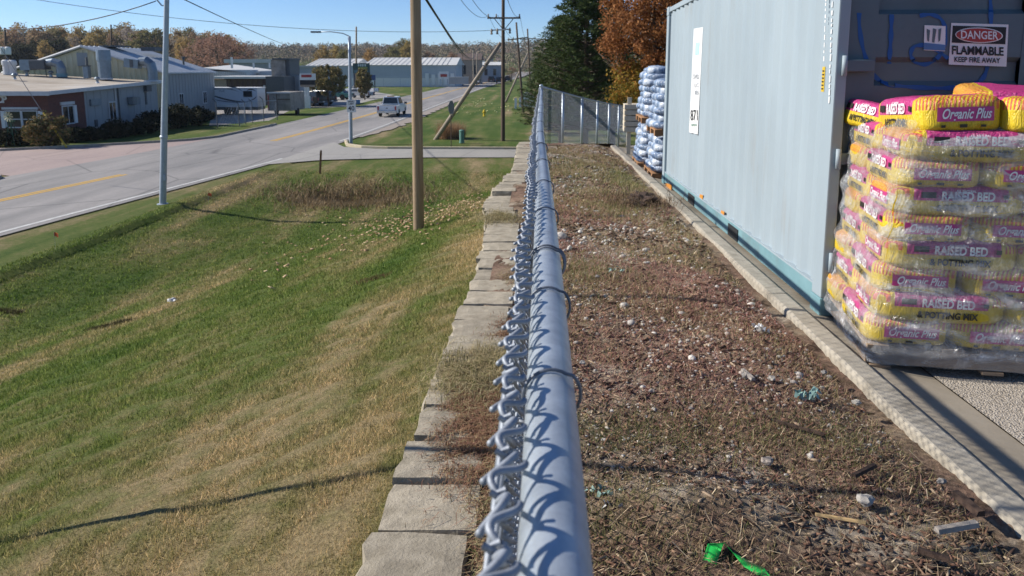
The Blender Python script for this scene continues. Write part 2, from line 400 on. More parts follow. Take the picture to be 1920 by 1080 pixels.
kerb('street_kerb', [(-60, 33.7, -4.7), (-28, 33.1, -4.7), (-24.6, 32.0, -4.7), (-23.0, 30.4, -4.7), (-22.6, 28, -4.7), (-23.4, 24, -4.7)])
kerb('driveway_kerb', [(-12.3, 46.5, -4.7), (-11.6, 44.2, -4.7), (-10.4, 43.0, -4.7), (-8.8, 42.55, -4.7), (20, 42.55, -4.7)], mat=M('pale_kerb', (0.5, 0.44, 0.34), (0.4, 0.33, 0.2), 2, 0.9, world=True))

# ------------------------------------------------------------------ terrace: dirt strip, kerb, gutter, yard
tx = np.linspace(-0.34, 1.57, 78); tyv = 0.6 * (16.2 / 0.6) ** np.linspace(0, 1, 330)
TX, TY = np.meshgrid(tx, tyv)
def dirt_h(x, y):
    return -1.405 - 0.068 * sstep(1.15, 1.52, x) + 0.018 * np.sin(x * 5.1 + np.sin(y * 2.3) * 1.3) * np.sin(y * 3.1 + 1) + 0.02 * np.sin(y * 1.1 + x * 2) * np.sin(x * 2.4) + 0.05 * np.exp(-(((x - 0.55) / 0.3) ** 2 + ((y - 2.25) / 0.14) ** 2)) - SL * y
TZ = dirt_h(TX, TY) + rng.standard_normal(TX.shape) * 0.004
nx, ny = len(tx), len(tyv); idx = np.arange(nx * ny).reshape(ny, nx)
Fq = np.stack([idx[:-1, :-1], idx[:-1, 1:], idx[1:, 1:], idx[1:, :-1]], -1).reshape(-1, 4)
o = struct(link('dirt_strip', ind_mesh('dirt_strip', np.stack([TX, TY, TZ], -1).reshape(-1, 3), Fq), MT['dirt'], smooth=True))
o['label'] = 'mulch-strewn dirt strip between the fence and the kerb'
# earth bank under the strip end
struct(MB().add([(-0.4, 16.2, -1.66), (1.6, 16.2, -1.66), (2.2, 17.4, -2.1), (-0.6, 17.6, -3.0)], [(0, 1, 2, 3)]).build('dirt_bank', MT['dirt']))
# kerb in cast lengths, its upper edge knocked and uneven
kr = struct(bpy.data.objects.new('kerb', None)); col.objects.link(kr); kr['label'] = 'cast concrete kerb along the edge of the dirt strip'
for i in range(6):
    a, b = -0.8 + i * 2.85, -0.8 + (i + 1) * 2.85 - 0.008
    n = 70; mb = MB(); prof = [(1.555, -1.62), (1.556, -1.452), (1.561, -1.438), (1.572, -1.432), (1.672, -1.436), (1.686, -1.443), (1.695, -1.458), (1.702, -1.62)]
    vs = []
    for j in range(n + 1):
        y = a + (b - a) * j / n
        for q, (x, h) in enumerate(prof):
            e = 0.002 * math.sin(y * 5 + q) + random.uniform(-.0015, .0015)
            e2 = (0.003 * math.sin(y * 7 + i) + random.uniform(-.001, .001)) if q in (1, 2, 3) else random.uniform(-.0015, .0015)
            vs.append(T(x + e * (q < 4), y, h + e2))
    k = len(prof); fs = [(j * k + q, j * k + q + 1, (j + 1) * k + q + 1, (j + 1) * k + q) for j in range(n) for q in range(k - 1)]
    fs += [tuple(range(k)), tuple(n * k + q for q in range(k))]
    mb.add(vs, fs).build('kerb_length', MT['kerb'], kr, smooth=False)
def sheet(name, x0, x1, y0, y1, h, mat, n=24, h1=None):
    return struct(MB().grid(lambda u, v: T(x0 + (x1 - x0) * u, y0 + (y1 - y0) * v, h + ((h1 if h1 is not None else h) - h) * u), 4, n).build(name, mat))
sheet('gutter', 1.69, 2.03, -2, 16.3, -1.468, M('gutter_concrete', (0.36, 0.31, 0.24), (0.26, 0.22, 0.165), 3.5, 0.9, 0.35, 70, 0.004, dirt=(0.2, 0.165, 0.115), world=True), h1=-1.514)
sheet('yard_pavement', 2.03, 45, -6, 17, -1.508, MT['agg'])
struct(MB().b2((1.55, -2, -2.9), (45, 16.9, -1.83)).build('yard_base', MT['dirt']))

# ------------------------------------------------------------------ retaining wall of split-faced blocks
def block_mesh(w, d, h, seed):
    r = random.Random(seed); mb = MB()
    nx_, ny_, nz_ = 5, 4, 3; vs = {}
    V = []; Fc = []
    def vid(i, j, k):
        key = (i, j, k)
        if key not in vs:
            x = -w / 2 + w * i / nx_; y = -d / 2 + d * j / ny_; z = -h + h * k / nz_
            if i == 0: x += r.uniform(-0.016, 0.012)          # the rough face looks to the lawn
            else: x += r.uniform(-.002, .002)
            ins = ((j in (0, ny_)) + (k == nz_) + (i in (0, nx_)))
            if ins >= 2:
                y += 0.007 * (1 if j == 0 else -1 if j == ny_ else 0); z -= 0.006 * (k == nz_); x += 0.006 * (1 if i == 0 else -1 if i == nx_ else 0)
            y += r.uniform(-.002, .002); z += r.uniform(-.0025, .002)
            vs[key] = len(V); V.append((x, y, z))
        return vs[key]
    for a in range(nx_):
        for b in range(ny_):
            Fc.append((vid(a, b, nz_), vid(a + 1, b, nz_), vid(a + 1, b + 1, nz_), vid(a, b + 1, nz_)))
    for b in range(ny_):
        for c in range(nz_):
            Fc.append((vid(0, b, c), vid(0, b, c + 1), vid(0, b + 1, c + 1), vid(0, b + 1, c)))
            Fc.append((vid(nx_, b, c), vid(nx_, b + 1, c), vid(nx_, b + 1, c + 1), vid(nx_, b, c + 1)))
    for a in range(nx_):
        for c in range(nz_):
            Fc.append((vid(a, 0, c), vid(a + 1, 0, c), vid(a + 1, 0, c + 1), vid(a, 0, c + 1)))
            Fc.append((vid(a, ny_, c), vid(a, ny_, c + 1), vid(a + 1, ny_, c + 1), vid(a + 1, ny_, c)))
    me = bpy.data.meshes.new('block'); me.from_pydata(V, [], Fc); me.materials.append(MT['block']); return me
caps = [block_mesh(0.31, 0.276, 0.10, i) for i in range(7)]
low = [block_mesh(0.29, 0.392, 0.195, 50 + i) for i in range(5)]
wall = thing('retaining_wall', 'tan concrete block retaining wall between the sloping lawn and the fence', 'wall', (-0.33, 1.2, -1.6))
wo = wall.location.copy()
def wall_x(y):
    return -0.335 - 0.13 * math.exp(-((y - 8.6) / 1.1) ** 2) - 0.02 * math.sin(y * 0.9) + (0.05 if y > 11 else 0)
y = 1.22; i = 0
while y < 16.2:
    o = bpy.data.objects.new('cap_block', caps[i % 7]); col.objects.link(o); o.parent = wall
    yy = y + 0.142
    p = Vector((wall_x(yy) + random.uniform(-.012, .012), yy, -1.385 - SL * yy + random.uniform(-.008, .006) - (0.05 if 8 < yy < 9.2 else 0)))
    o.location = p - wo; o.rotation_euler = (R(random.uniform(-1.2, 1.2)), R(random.uniform(-1, 1)), R(random.uniform(-2.2, 2.2)))
    y += 0.289 + random.choice((0, 0, 0.004, 0.012)); i += 1
for c in range(7):
    y = 1.0 + (c % 2) * 0.2
    while y < 16.3:
        zt = -1.49 - SL * y - c * 0.2
        if zt > float(gz(-0.55, y)) - 0.08:
            o = bpy.data.objects.new('wall_block', low[(c * 3 + int(y * 7)) % 5]); col.objects.link(o); o.parent = wall
            o.location = Vector((wall_x(y) + 0.015 + 0.012 * c * -1 + random.uniform(-.008, .008), y, zt)) - wo
        y += 0.4

# ------------------------------------------------------------------ chain-link fence along the wall
RT = -0.278                                            # rail axis below the eye
def rail_pt(y):
    return Vector((0.008 + 0.005 * math.sin(y * 1.1) + 0.02 * sm01((y - 6) / 6) , y, RT - SL * y + 0.012 * math.sin(y * 0.8 + 2) + 0.045 * sm01((y - 3) / 9)))
def sm01(t): t = max(0, min(1, t)); return t * t * (3 - 2 * t)
fence = thing('chain_link_fence', 'galvanised chain-link fence running along the block wall, seen along its top rail', 'fence', (0, 0.1, -1.4))
fo = fence.location.copy(); FM = Matrix.Translation(-fo)
yend = 15.9
path = [rail_pt(y) for y in np.concatenate([np.arange(0.12, 4, 0.15), np.arange(4, yend + .01, 0.35)])] + [rail_pt(yend)]
MB().tube(path, 0.0212, 28).xf(FM).build('top_rail', MT['galv'], fence, smooth=True)
for y in (1.75, 4.7, 7.6, 10.5, 13.4):
    p = rail_pt(y); b = Vector((p.x + 0.005, y, dirt_h(0.0, y) - 0.06))
    MB().tube([b, p + Vector((0, 0, -0.012))], 0.024, 16).xf(FM).build('post', MT['galv'], fence, smooth=True)
p = rail_pt(yend) + Vector((0.01, 0.06, 0.05)); b = Vector((p.x, p.y, dirt_h(0.0, 15.9) - 0.1))
corner = MB().tube([b, p], 0.036, 16).xf(FM).build('corner_post', MT['galv'], fence, smooth=True)
MB().lathe([(0.04, 0), (0.042, 0.03), (0.03, 0.05), (0.0, 0.06)], 14, p).xf(FM).build('post_cap', MT['galv'], corner, smooth=True)
# one sleeve joint on the rail
q = [rail_pt(y) for y in (6.1, 6.25)]
MB().tube(q, 0.0235, 20).xf(FM).build('rail_sleeve', MT['galv'], fence, smooth=True)
def tie(y, n=1, sw=0.0, r=0.0016):
    c = rail_pt(y); mb = MB()
    for k in range(n):
        pts = []
        for j in range(26):
            a = R(-62 + j * 292 / 25)                  # from the mesh over the rail and round under it
            rr = 0.0238 + 0.004 * (j in (0, 25)) + 0.0025 * (j > 16) + 0.002 * k
            pts.append(c + Vector((-rr * math.cos(a), 0.006 * k + sw * (j / 25 - .4), rr * math.sin(a))))
        pts = [pts[0] + Vector((-0.014, 0, 0.004))] + pts
        mb.tube(pts, r, 6)
    mb.xf(FM).build('wire_tie', MT['tie'], fence, smooth=True)
for y, n, sw in ((0.60, 1, 0.012), (0.865, 1, -0.008), (1.09, 2, -0.02), (1.46, 1, 0.012), (1.9, 1, 0), (2.45, 1, 0.01), (3.1, 2, -0.01), (3.8, 1, 0), (4.6, 1, 0.01), (5.5, 1, 0), (6.6, 1, 0), (8.2, 1, 0), (10, 1, 0), (12, 1, 0)):
    tie(y, n, sw)
def net(name, parent, m, P, n_w, p, ztop, zbot, r, sides, amp, knuck):
    """woven wires: P(s) -> base point; each wire is one zigzag going down"""
    V = []; Fc = []; off = 0
    ang = [2 * math.pi * k / sides for k in range(sides)]
    for k in range(n_w):
        s0 = k * p; z0 = ztop(s0); nz = int((z0 - zbot(s0)) / p)
        pts = []
        for j in range(nz + 1):
            right = (j + k) % 2
            s = s0 + (p * 1.06 if right else -p * 0.06)
            c, nrm = P(s)
            d = amp * (1 if right else -1)
            pts.append((c[0] + nrm[0] * d, c[1] + nrm[1] * d, z0 - j * p))
            if knuck:                                   # round the turn of the wire
                pts.append((c[0] - nrm[0] * d * .2, c[1] - nrm[1] * d * .2, z0 - j * p - p * 0.12))
        pts = np.array(pts)
        t = np.gradient(pts, axis=0); t /= np.linalg.norm(t, axis=1)[:, None] + 1e-9
        a = np.cross(t, np.array([1.0, 0.02, 0.03])); a /= np.linalg.norm(a, axis=1)[:, None] + 1e-9
        b = np.cross(a, t)
        ring = np.concatenate([(pts + (a * math.cos(q) + b * math.sin(q)) * r)[:, None] for q in ang], 1)
        V.append(ring.reshape(-1, 3)); N = len(pts)
        i0 = np.arange(N - 1)[:, None] * sides + np.arange(sides)[None]
        i1 = np.arange(N - 1)[:, None] * sides + (np.arange(sides)[None] + 1) % sides
        Fc.append(np.stack([i0, i1, i1 + sides, i0 + sides], -1).reshape(-1, 4) + off); off += N * sides
    me = ind_mesh(name, np.concatenate(V) - np.array(m), np.concatenate(Fc))
    return link(name, me, MT['wire'], parent, smooth=True)
def P_near(s0):
    def f(s):
        y = s0 + s; c = rail_pt(y); wob = 0.005 * math.sin(y * 4.3) + 0.004 * math.sin(y * 9.7 + 1)
        return (c.x - 0.031 - abs(wob), c.y), (1, 0)
    return f
ZT = lambda s0: (lambda s: rail_pt(s0 + s).z + 0.034 + 0.004 * math.sin((s0 + s) * 5))
ZB = lambda s0: (lambda s: -1.40 - SL * (s0 + s))
PT = 0.0245
net('chain_mesh', fence, fo, P_near(0.14), int(3.4 / PT), PT, ZT(0.14), ZB(0.14), 0.0020, 6, 0.0045, True)
net('chain_mesh', fence, fo, P_near(0.14 + int(3.4 / PT) * PT), int(12.3 / 0.035), 0.035, ZT(0.14 + int(3.4 / PT) * PT), ZB(3.5), 0.0021, 4, 0.006, False)
# knuckled top edge: every pair of wires is hooked and twisted together
def knuckle_mesh(n, sides):
    kn = MB()
    for s in (-1, 1):
        pts = []
        for j in range(n * 2):
            a = j / (n * 2 - 1); q = a * math.pi * 1.5
            pts.append(Vector((s * 0.0085 * math.sin(q) - 0.003 * s + 0.002, s * (PT * (0.95 - 1.35 * a)), 0.006 * math.sin(q) + 0.004 - 0.012 * (1 - a))))
        kn.tube(pts, 0.0024, sides)
    me = bpy.data.meshes.new('knuckle'); me.from_pydata(kn.v, [], kn.f); me.materials.append(MT['wire'])
    me.polygons.foreach_set('use_smooth', [True] * len(me.polygons)); return me
kn_near, kn_far = knuckle_mesh(7, 7), knuckle_mesh(4, 4)
k = 0
while True:
    y = 0.14 + (2 * k + 1) * PT
    if y > 15.7: break
    far = y > 3.5; f, _ = P_near(0)(y)
    o = bpy.data.objects.new('knuckle', kn_far if far else kn_near); col.objects.link(o); o.parent = fence
    o.location = Vector((f[0], y, ZT(0)(y))) - fo; o.rotation_euler = (0, R(random.uniform(-14, 14)), R(random.uniform(-10, 10)))
    k += 2 if far else 1
# bottom part of the fence beyond the corner, turning away to the right
A = Vector((0.06, 16.05, -0.43)); Bp = Vector((2.95, 25.0, -1.32))
f2 = thing('chain_link_fence', 'chain-link fence with grey posts turning away downhill at the end of the dirt strip', 'fence', (A.x, A.y, A.z - 1.25))
f2o = f2.location.copy(); FM2 = Matrix.Translation(-f2o)
def bp(t): return A + (Bp - A) * t + Vector((0, 0, -0.05 * math.sin(t * math.pi)))
MB().tube([bp(t) for t in np.linspace(0, 1, 14)], 0.021, 10).xf(FM2).build('top_rail', MT['galv'], f2, smooth=True)
for t in (0.17, 0.36, 0.54, 0.70, 0.85, 1.0):
    q = bp(t); MB().tube([q + Vector((0, 0, -1.5)), q + Vector((0, 0, 0.02))], 0.032, 10).xf(FM2).build('post', MT['galv'], f2, smooth=True)
ln = (Bp - A).xy.length; dr = (Bp - A).xy / ln; nr = Vector((dr.y, -dr.x))
def P2(s): q = bp(min(1, max(0, s / ln))); return (q.x - nr.x * .028, q.y - nr.y * .028), (nr.x, nr.y)
net('chain_mesh', f2, f2o, P2, int(ln / 0.045), 0.045, lambda s: bp(s / ln).z + 0.01, lambda s: bp(s / ln).z - 1.25, 0.0032, 3, 0.006, False)

# ------------------------------------------------------------------ shipping container
MT['cside'] = M('container_paint', (0.305, 0.365, 0.40), (0.255, 0.31, 0.345), 1.3, 0.6, 0.06, 30, dirt=(0.27, 0.32, 0.345), stretch=(1, 1, 0.35))
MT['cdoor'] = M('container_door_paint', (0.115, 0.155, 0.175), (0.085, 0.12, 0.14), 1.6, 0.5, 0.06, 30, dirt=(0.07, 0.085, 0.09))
MT['cteal'] = M('container_rail_teal', (0.17, 0.30, 0.33), (0.12, 0.23, 0.26), 2.5, 0.6, 0.1, 30, dirt=(0.14, 0.12, 0.1))
MT['gasket'] = M('door_gasket', (0.02, 0.02, 0.022), None, 9, 0.8)
MT['orange'] = M('orange_reflector', (0.62, 0.27, 0.04), (0.5, 0.2, 0.04), 9, 0.5)
MT['yellow_plate'] = M('yellow_plate', (0.62, 0.42, 0.03), (0.5, 0.33, 0.03), 9, 0.5)
MT['blue_spray'] = M('blue_spray_paint', (0.012, 0.085, 0.30), (0.02, 0.10, 0.28), 14, 0.6)
MT['red'] = M('sign_red', (0.42, 0.035, 0.03), (0.3, 0.05, 0.05), 8, 0.5)
nt = MT['cside'].node_tree; b_ = nt.nodes['Principled BSDF']; src = b_.inputs['Base Color'].links[0].from_socket; oc_ = objco(nt)
st_ = mth(nt, 'MULTIPLY', noise(nt, mapping(nt, oc_, (9, 9, .28)), 1.0, 5, .6), noise(nt, oc_, .9, 4, .6))
nt.links.new(mix(nt, ramp(nt, st_, [(.35, (0, 0, 0)), (.5, (.38, .38, .38))]), src, (0.22, 0.18, 0.14)), b_.inputs['Base Color'])
CL, CN, CLEN, CH, CW = 1.78, 4.56, 6.12, 2.47, 2.44
cont = thing('shipping_container', 'pale blue-grey steel shipping container standing along the kerb', 'container', T(CL, CN, -1.482))
cont.rotation_euler = (-math.atan(SL), 0, 0)
MB().b2((0.012, 0.10, 0.02), (0.05, CLEN - 0.1, 0.165)).build('bottom_rail', MT['cteal'], cont, bevel=.004)
MB().b2((0.006, 0.10, CH - 0.075), (0.05, CLEN - 0.1, CH - 0.012)).build('top_rail', MT['cside'], cont, bevel=.006)
MB().b2((0.008, 0.11, 0.1652), (0.06, CLEN - 0.11, 0.178)).build('sill_lip', MT['cside'], cont)
# corrugated side: trapezoid waves
n = 0; prof = []; y = 0.16
while y < CLEN - 0.30:
    prof += [(0.018, y), (0.018, y + 0.072), (0.042, y + 0.14), (0.042, y + 0.21)]; y += 0.278
prof += [(0.018, y), (0.018, CLEN - 0.14)]
mb = MB(); vs = [(x, yy, 0.17) for x, yy in prof] + [(x, yy, CH - 0.076) for x, yy in prof]; k = len(prof)
mb.add(vs, [(i, i + 1, k + i + 1, k + i) for i in range(k - 1)]).build('side_panel', MT['cside'], cont)
MB().b2((CW - 0.05, 0.14, 0.1), (CW - 0.02, CLEN - 0.1, CH - 0.02)).build('side_panel', MT['cside'], cont)
MB().b2((0.06, 0.14, CH - 0.035), (CW - 0.06, CLEN - 0.1, CH - 0.01)).build('roof', MT['cside'], cont)
MB().b2((0.06, 0.14, 0.08), (CW - 0.06, CLEN - 0.1, 0.15)).build('floor', MT['cdoor'], cont)
MB().b2((0.1, CLEN - 0.06, 0.1), (CW - 0.1, CLEN - 0.03, CH - 0.03)).build('end_panel', MT['cside'], cont)
for yy in (0.0, CLEN - 0.16):
    for xx in (0.0, CW - 0.07):
        MB().b2((xx, yy, 0.115), (xx + 0.07, yy + 0.158, CH - 0.12)).build('corner_post', MT['cside'], cont, bevel=.008)
        for zz in (-0.004, CH - 0.118):
            xa = -0.004 if xx == 0 else CW - 0.158
            MB().b2((xa, yy - 0.004, zz), (xa + 0.162, yy + 0.166, zz + 0.118)).build('corner_casting', MT['cteal'] if zz < 1 else MT['cside'], cont, bevel=.01)
MB().b2((0.16, 0.03, 0.0), (CW - 0.16, 0.12, 0.10)).build('door_sill', MT['cteal'], cont, bevel=.006)
MB().b2((0.16, 0.03, CH - 0.1), (CW - 0.16, 0.12, CH - 0.015)).build('door_header', MT['cside'], cont, bevel=.006)
# fork pocket: dark slot in the bottom rail
for yy in (2.0, 3.9):
    MB().b2((0.004, yy, 0.03), (0.02, yy + 0.34, 0.14)).build('fork_pocket', MT['black'], cont)
# doors with horizontal pressed grooves
DY = 0.055
def zc(px, py): q = atY(px, py, CN + DY); return q.z + 1.51 + SL * CN
grooves = []
zg = 0.155
for a in (0.42, 0.87, 1.32, 1.77):
    pass
z_hi = zc(1700, 125); z_lo = zc(1700, 160)
pitch = zc(1700, 25) - z_lo
gr = [(z_lo + i * pitch, z_hi + i * pitch) for i in range(-3, 3) if 0.2 < z_lo + i * pitch and z_hi + i * pitch < CH - .12]
for di, (xa, xb) in enumerate(((0.085, 1.205), (1.215, 2.355))):
    door = MB()
    pr = [(DY, 0.12)]
    for a, b in gr: pr += [(DY, a - 0.03), (DY + 0.036, a), (DY + 0.036, b), (DY, b + 0.03)]
    pr += [(DY, CH - 0.12)]
    xl, xr = xa + 0.17, xb - 0.09
    n = len(pr)
    vs = [(xl, y, z) for y, z in pr] + [(xr, y, z) for y, z in pr]
    door.add(vs, [(i, i + 1, n + i + 1, n + i) for i in range(n - 1)])
    for a, b in gr:
        for x, s in ((xl, 1), (xr, -1)):
            door.add([(x, DY, a - .03), (x, DY + .036, a), (x, DY + .036, b), (x, DY, b + .03)], [(0, 1, 2, 3)])
    door.b2((xa, DY - 0.004, 0.115), (xl, DY + 0.05, CH - 0.115)); door.b2((xr, DY - 0.004, 0.115), (xb, DY + 0.05, CH - 0.115))
    door.b2((xl, DY + 0.045, 0.115), (xr, DY + 0.05, CH - 0.115))
    D = door.build('door', MT['cdoor'], cont)
    MB().b2((xa - 0.014 if di == 0 else xb, DY + 0.0, 0.12), (xa if di == 0 else xb + .014, DY + 0.045, CH - .12)).build('gasket', MT['gasket'], D)
    for x in (xl + 0.36, xr - 0.12) if di else ():
        MB().tube([(x, DY - 0.03, 0.1), (x, DY - 0.03, CH - 0.1)], 0.017, 10).build('locking_bar', MT['galv'], D, smooth=True)
    if di == 0:
        MB().b2((xb - 0.012, DY - 0.02, 0.12), (xb + 0.012, DY - 0.006, CH - .12)).build('door_edge_strip', MT['cside'], D)
        for zz in (0.35, 1.0, zc(1570, 132), 2.2):
            h = MB().b2((0.035, -0.02, zz - 0.035), (xl - 0.03, DY - 0.006, zz + 0.035)).build('hinge', MT['cdoor'], D, bevel=.005)
            MB().tube([(0.045, -0.02, zz - 0.06), (0.045, -0.02, zz + 0.06)], 0.016, 10).build('hinge_pin', MT['cside'], h, smooth=True)
        DOOR = D
CM = Matrix.Translation(cont.location) @ cont.rotation_euler.to_matrix().to_4x4(); CI = CM.inverted()
def door_pt(px, py, off=0.008, groove=False):                       # photo pixel to a spot on the door
    r = ray(px, py); o0 = CI @ Vector((0, 0, 0)); d = (CI.to_3x3() @ r); t = (DY - off - o0.y) / d.y
    q = o0 + d * t
    if groove and any(a - .012 < q.z < b + .012 for a, b in gr): q = o0 + d * ((DY + 0.036 - off - o0.y) / d.y)
    return q
def door_quad(name, pts, mat, off, parent):
    v = [door_pt(*p, off) for p in pts]; v2 = [q + Vector((0, 0.003, 0)) for q in v]; n = len(v)
    return MB().add(v + v2, [tuple(range(n)), tuple(range(n, 2 * n))[::-1]] + [(i, (i + 1) % n, n + (i + 1) % n, n + i) for i in range(n)]).build(name, mat, parent)
sg = door_quad('danger_sign', [(1784, 43), (1891, 46), (1887, 125), (1779, 121)], MT['white'], 0.008, DOOR)
sg['label'] = 'white warning placard reading danger flammable keep fire away'
door_quad('sign_band', [(1787, 48), (1887, 51), (1885, 83), (1785, 80)], MT['black'], 0.0115, sg)
def ell(cx, cy, rx, ry, n=28): return [(cx + rx * math.cos(2 * math.pi * i / n), cy + ry * math.sin(2 * math.pi * i / n) + 0.03 * rx * math.cos(2 * math.pi * i / n)) for i in range(n)]
door_quad('sign_oval_rim', ell(1836, 66, 44.5, 14.5), MT['white'], 0.0145, sg)
door_quad('sign_oval', ell(1836, 66, 42.5, 12.8), MT['red'], 0.0175, sg)
def door_text(body, cx, cy, size_px, mat, off, parent, width_px, bold=0.0):
    vs, fs = text_geo(body, 1.0, 0, bold, 1.0)
    w = max(v[0] for v in vs) - min(v[0] for v in vs); sx = width_px / w
    V = [door_pt(cx + v[0] * sx, cy - v[1] * size_px + 0.03 * v[0] * sx, off) for v in vs]
    me = bpy.data.meshes.new('lettering'); me.from_pydata(V, [], fs); return link('lettering', me, mat, parent)
door_text('DANGER', 1836, 66.5, 21, MT['white'], 0.0215, sg, 70, 0.02)
door_text('FLAMMABLE', 1833, 96, 22, MT['black'], 0.0125, sg, 97, 0.03)
door_text('KEEP FIRE AWAY', 1832, 113, 13.5, MT['black'], 0.0125, sg, 86, 0.02)
st = door_quad('sticker', [(1734, 47), (1773, 49), (1772, 96), (1732, 94)], MT['white'], 0.008, DOOR); st['label'] = 'small scuffed white sticker with dark scratches'
door_quad('sticker_stain', [(1733, 80), (1772, 84), (1772, 95), (1732, 93)], M('blue_overspray', (0.10, 0.22, 0.42), None, 9, 0.7), 0.0115, st)
for pts in ([(1738, 54), (1744, 57), (1742, 78), (1739, 76)], [(1750, 53), (1756, 55), (1752, 80), (1748, 79)], [(1760, 55), (1765, 53), (1763, 76), (1760, 78)]):
    door_quad('scratch', pts, MT['cdoor'], 0.0118, st)
def spray(pts, wpx):
    """a sprayed stroke: a thin ribbon on the door following the photo's line"""
    P = []
    pts = np.array(pts, float); t = np.linspace(0, len(pts) - 1, len(pts) * 10)
    xsx = np.interp(t, range(len(pts)), pts[:, 0]); ysx = np.interp(t, range(len(pts)), pts[:, 1])
    xsx = smooth1(xsx, 4); ysx = smooth1(ysx, 4)
    n = len(xsx); V = []
    for i in range(n):
        a = np.array([xsx[min(i + 1, n - 1)] - xsx[max(i - 1, 0)], ysx[min(i + 1, n - 1)] - ysx[max(i - 1, 0)]]); a /= np.linalg.norm(a) + 1e-9
        ww = wpx * (0.85 + 0.2 * math.sin(i * 0.5)) / 2
        V += [door_pt(xsx[i] - a[1] * ww, ysx[i] + a[0] * ww, 0.006, True), door_pt(xsx[i] + a[1] * ww, ysx[i] - a[0] * ww, 0.006, True)]
    o = MB().add(V, [(2 * i, 2 * i + 1, 2 * i + 3, 2 * i + 2) for i in range(n - 1)]).build('spray_stroke', MT['blue_spray'], DOOR)
    o['label'] = 'blue spray-painted stroke across the door'
spray([(1622, -40), (1613, 0), (1610, 40), (1616, 85), (1627, 120), (1640, 145), (1662, 158), (1700, 163), (1760, 166), (1800, 164), (1830, 157), (1845, 146), (1852, 125), (1856, 90), (1858, 50), (1858, 10), (1852, -40)], 9)
spray([(1672, 24), (1671, 60), (1669, 95), (1667, 122)], 9)
spray([(1722, 30), (1745, 26), (1765, 34), (1774, 55), (1772, 85), (1760, 108), (1738, 122), (1715, 118), (1706, 102), (1713, 86), (1735, 84), (1755, 92), (1780, 112), (1800, 120)], 8)
# marks on the long side
def side_pt(px, py, off=0.004):
    r = ray(px, py); o0 = CI @ Vector((0, 0, 0)); d = (CI.to_3x3() @ r); t = (0.018 - off - o0.x) / d.x
    return o0 + d * t
def side_quad(name, pts, mat, off=0.004, parent=None):
    v = [side_pt(*p, off) for p in pts]; v2 = [q + Vector((0.003, 0, 0)) for q in v]; n = len(v)
    return MB().add(v + v2, [tuple(range(n)), tuple(range(n, 2 * n))[::-1]] + [(i, (i + 1) % n, n + (i + 1) % n, n + i) for i in range(n)]).build(name, mat, parent or cont)
pl = side_quad('placard', [(1301, 54), (1318, 51), (1308, 252), (1292, 248)], MT['white']); pl['label'] = 'tall white number placard on the container side'
def side_text(body, cx, cy, hpx, wpx, mat, off, parent):
    vs, fs = text_geo(body, 1.0, 0, 0.01, 1.0); w = max(v[0] for v in vs) - min(v[0] for v in vs)
    V = [side_pt(cx + v[0] * wpx / w, cy - v[1] * hpx, off) for v in vs]
    me = bpy.data.meshes.new('lettering'); me.from_pydata(V, [], fs); return link('lettering', me, mat, parent)
MT['green_ink'] = M('green_ink', (0.03, 0.2, 0.12), None, 8, 0.6); MT['grey_ink'] = M('grey_ink', (0.35, 0.38, 0.42), None, 8, 0.6); MT['cyan_ink'] = M('cyan_ink', (0.45, 0.7, 0.78), None, 8, 0.6)
side_text('871', 1302, 217, 28, 13, MT['black'], 0.0085, pl); side_text('VVV', 1301, 235, 7, 11, MT['green_ink'], 0.0085, pl)
side_text('SVD', 1305, 144, 12, 11, MT['grey_ink'], 0.0085, pl); side_text('LC', 1306, 160, 11, 8, MT['grey_ink'], 0.0085, pl); side_text('IB', 1306, 174, 11, 7, MT['grey_ink'], 0.0085, pl)
side_quad('placard_tint', [(1304, 80), (1311, 79), (1310, 102), (1303, 103)], MT['cyan_ink'], 0.0082, pl)
def post_quad(name, y0, y1, z0, z1, mat, parent, off=0.004):
    return MB().b2((-off, y0, z0), (-off + 0.003, y1, z1)).build(name, mat, parent)
q0, q1 = side_pt(1541, 172, .018), side_pt(1549, 125, .018)
yp = post_quad('yellow_plate', q1.y, q0.y, q0.z, q1.z, MT['yellow_plate'], cont, .006); yp['label'] = 'small yellow safety plate by the container door'
for zz in np.linspace(q0.z + .015, q1.z - .03, 6): post_quad('plate_print', q1.y + .01, q0.y - .01, zz, zz + .008, MT['black'], yp, .009)
for px_, ya, yb in ((1549, -60, 112), (1561, -60, 182)):
    yy = float(ya)
    while yy < yb:
        L_ = random.uniform(4, 13); a = side_pt(px_ - 0.035 * yy, yy + L_, .02); b = side_pt(px_ - 0.035 * yy, yy, .02)
        post_quad('flaking_letter', a.y - .012 * random.uniform(.4, 1.2), a.y + .006, a.z, b.z, MT['white'], cont, .0055); yy += L_ + random.uniform(2, 7)
side_quad('orange_patch', [(1248, 343), (1259, 346), (1258, 365), (1247, 358)], MT['orange'], 0.02)
side_quad('orange_decal', [(1312, 364), (1318, 366), (1317, 374), (1311, 372)], MT['orange'], 0.006)
side_quad('orange_decal', [(1352, 394), (1358, 397), (1357, 404), (1351, 401)], MT['orange'], 0.006)

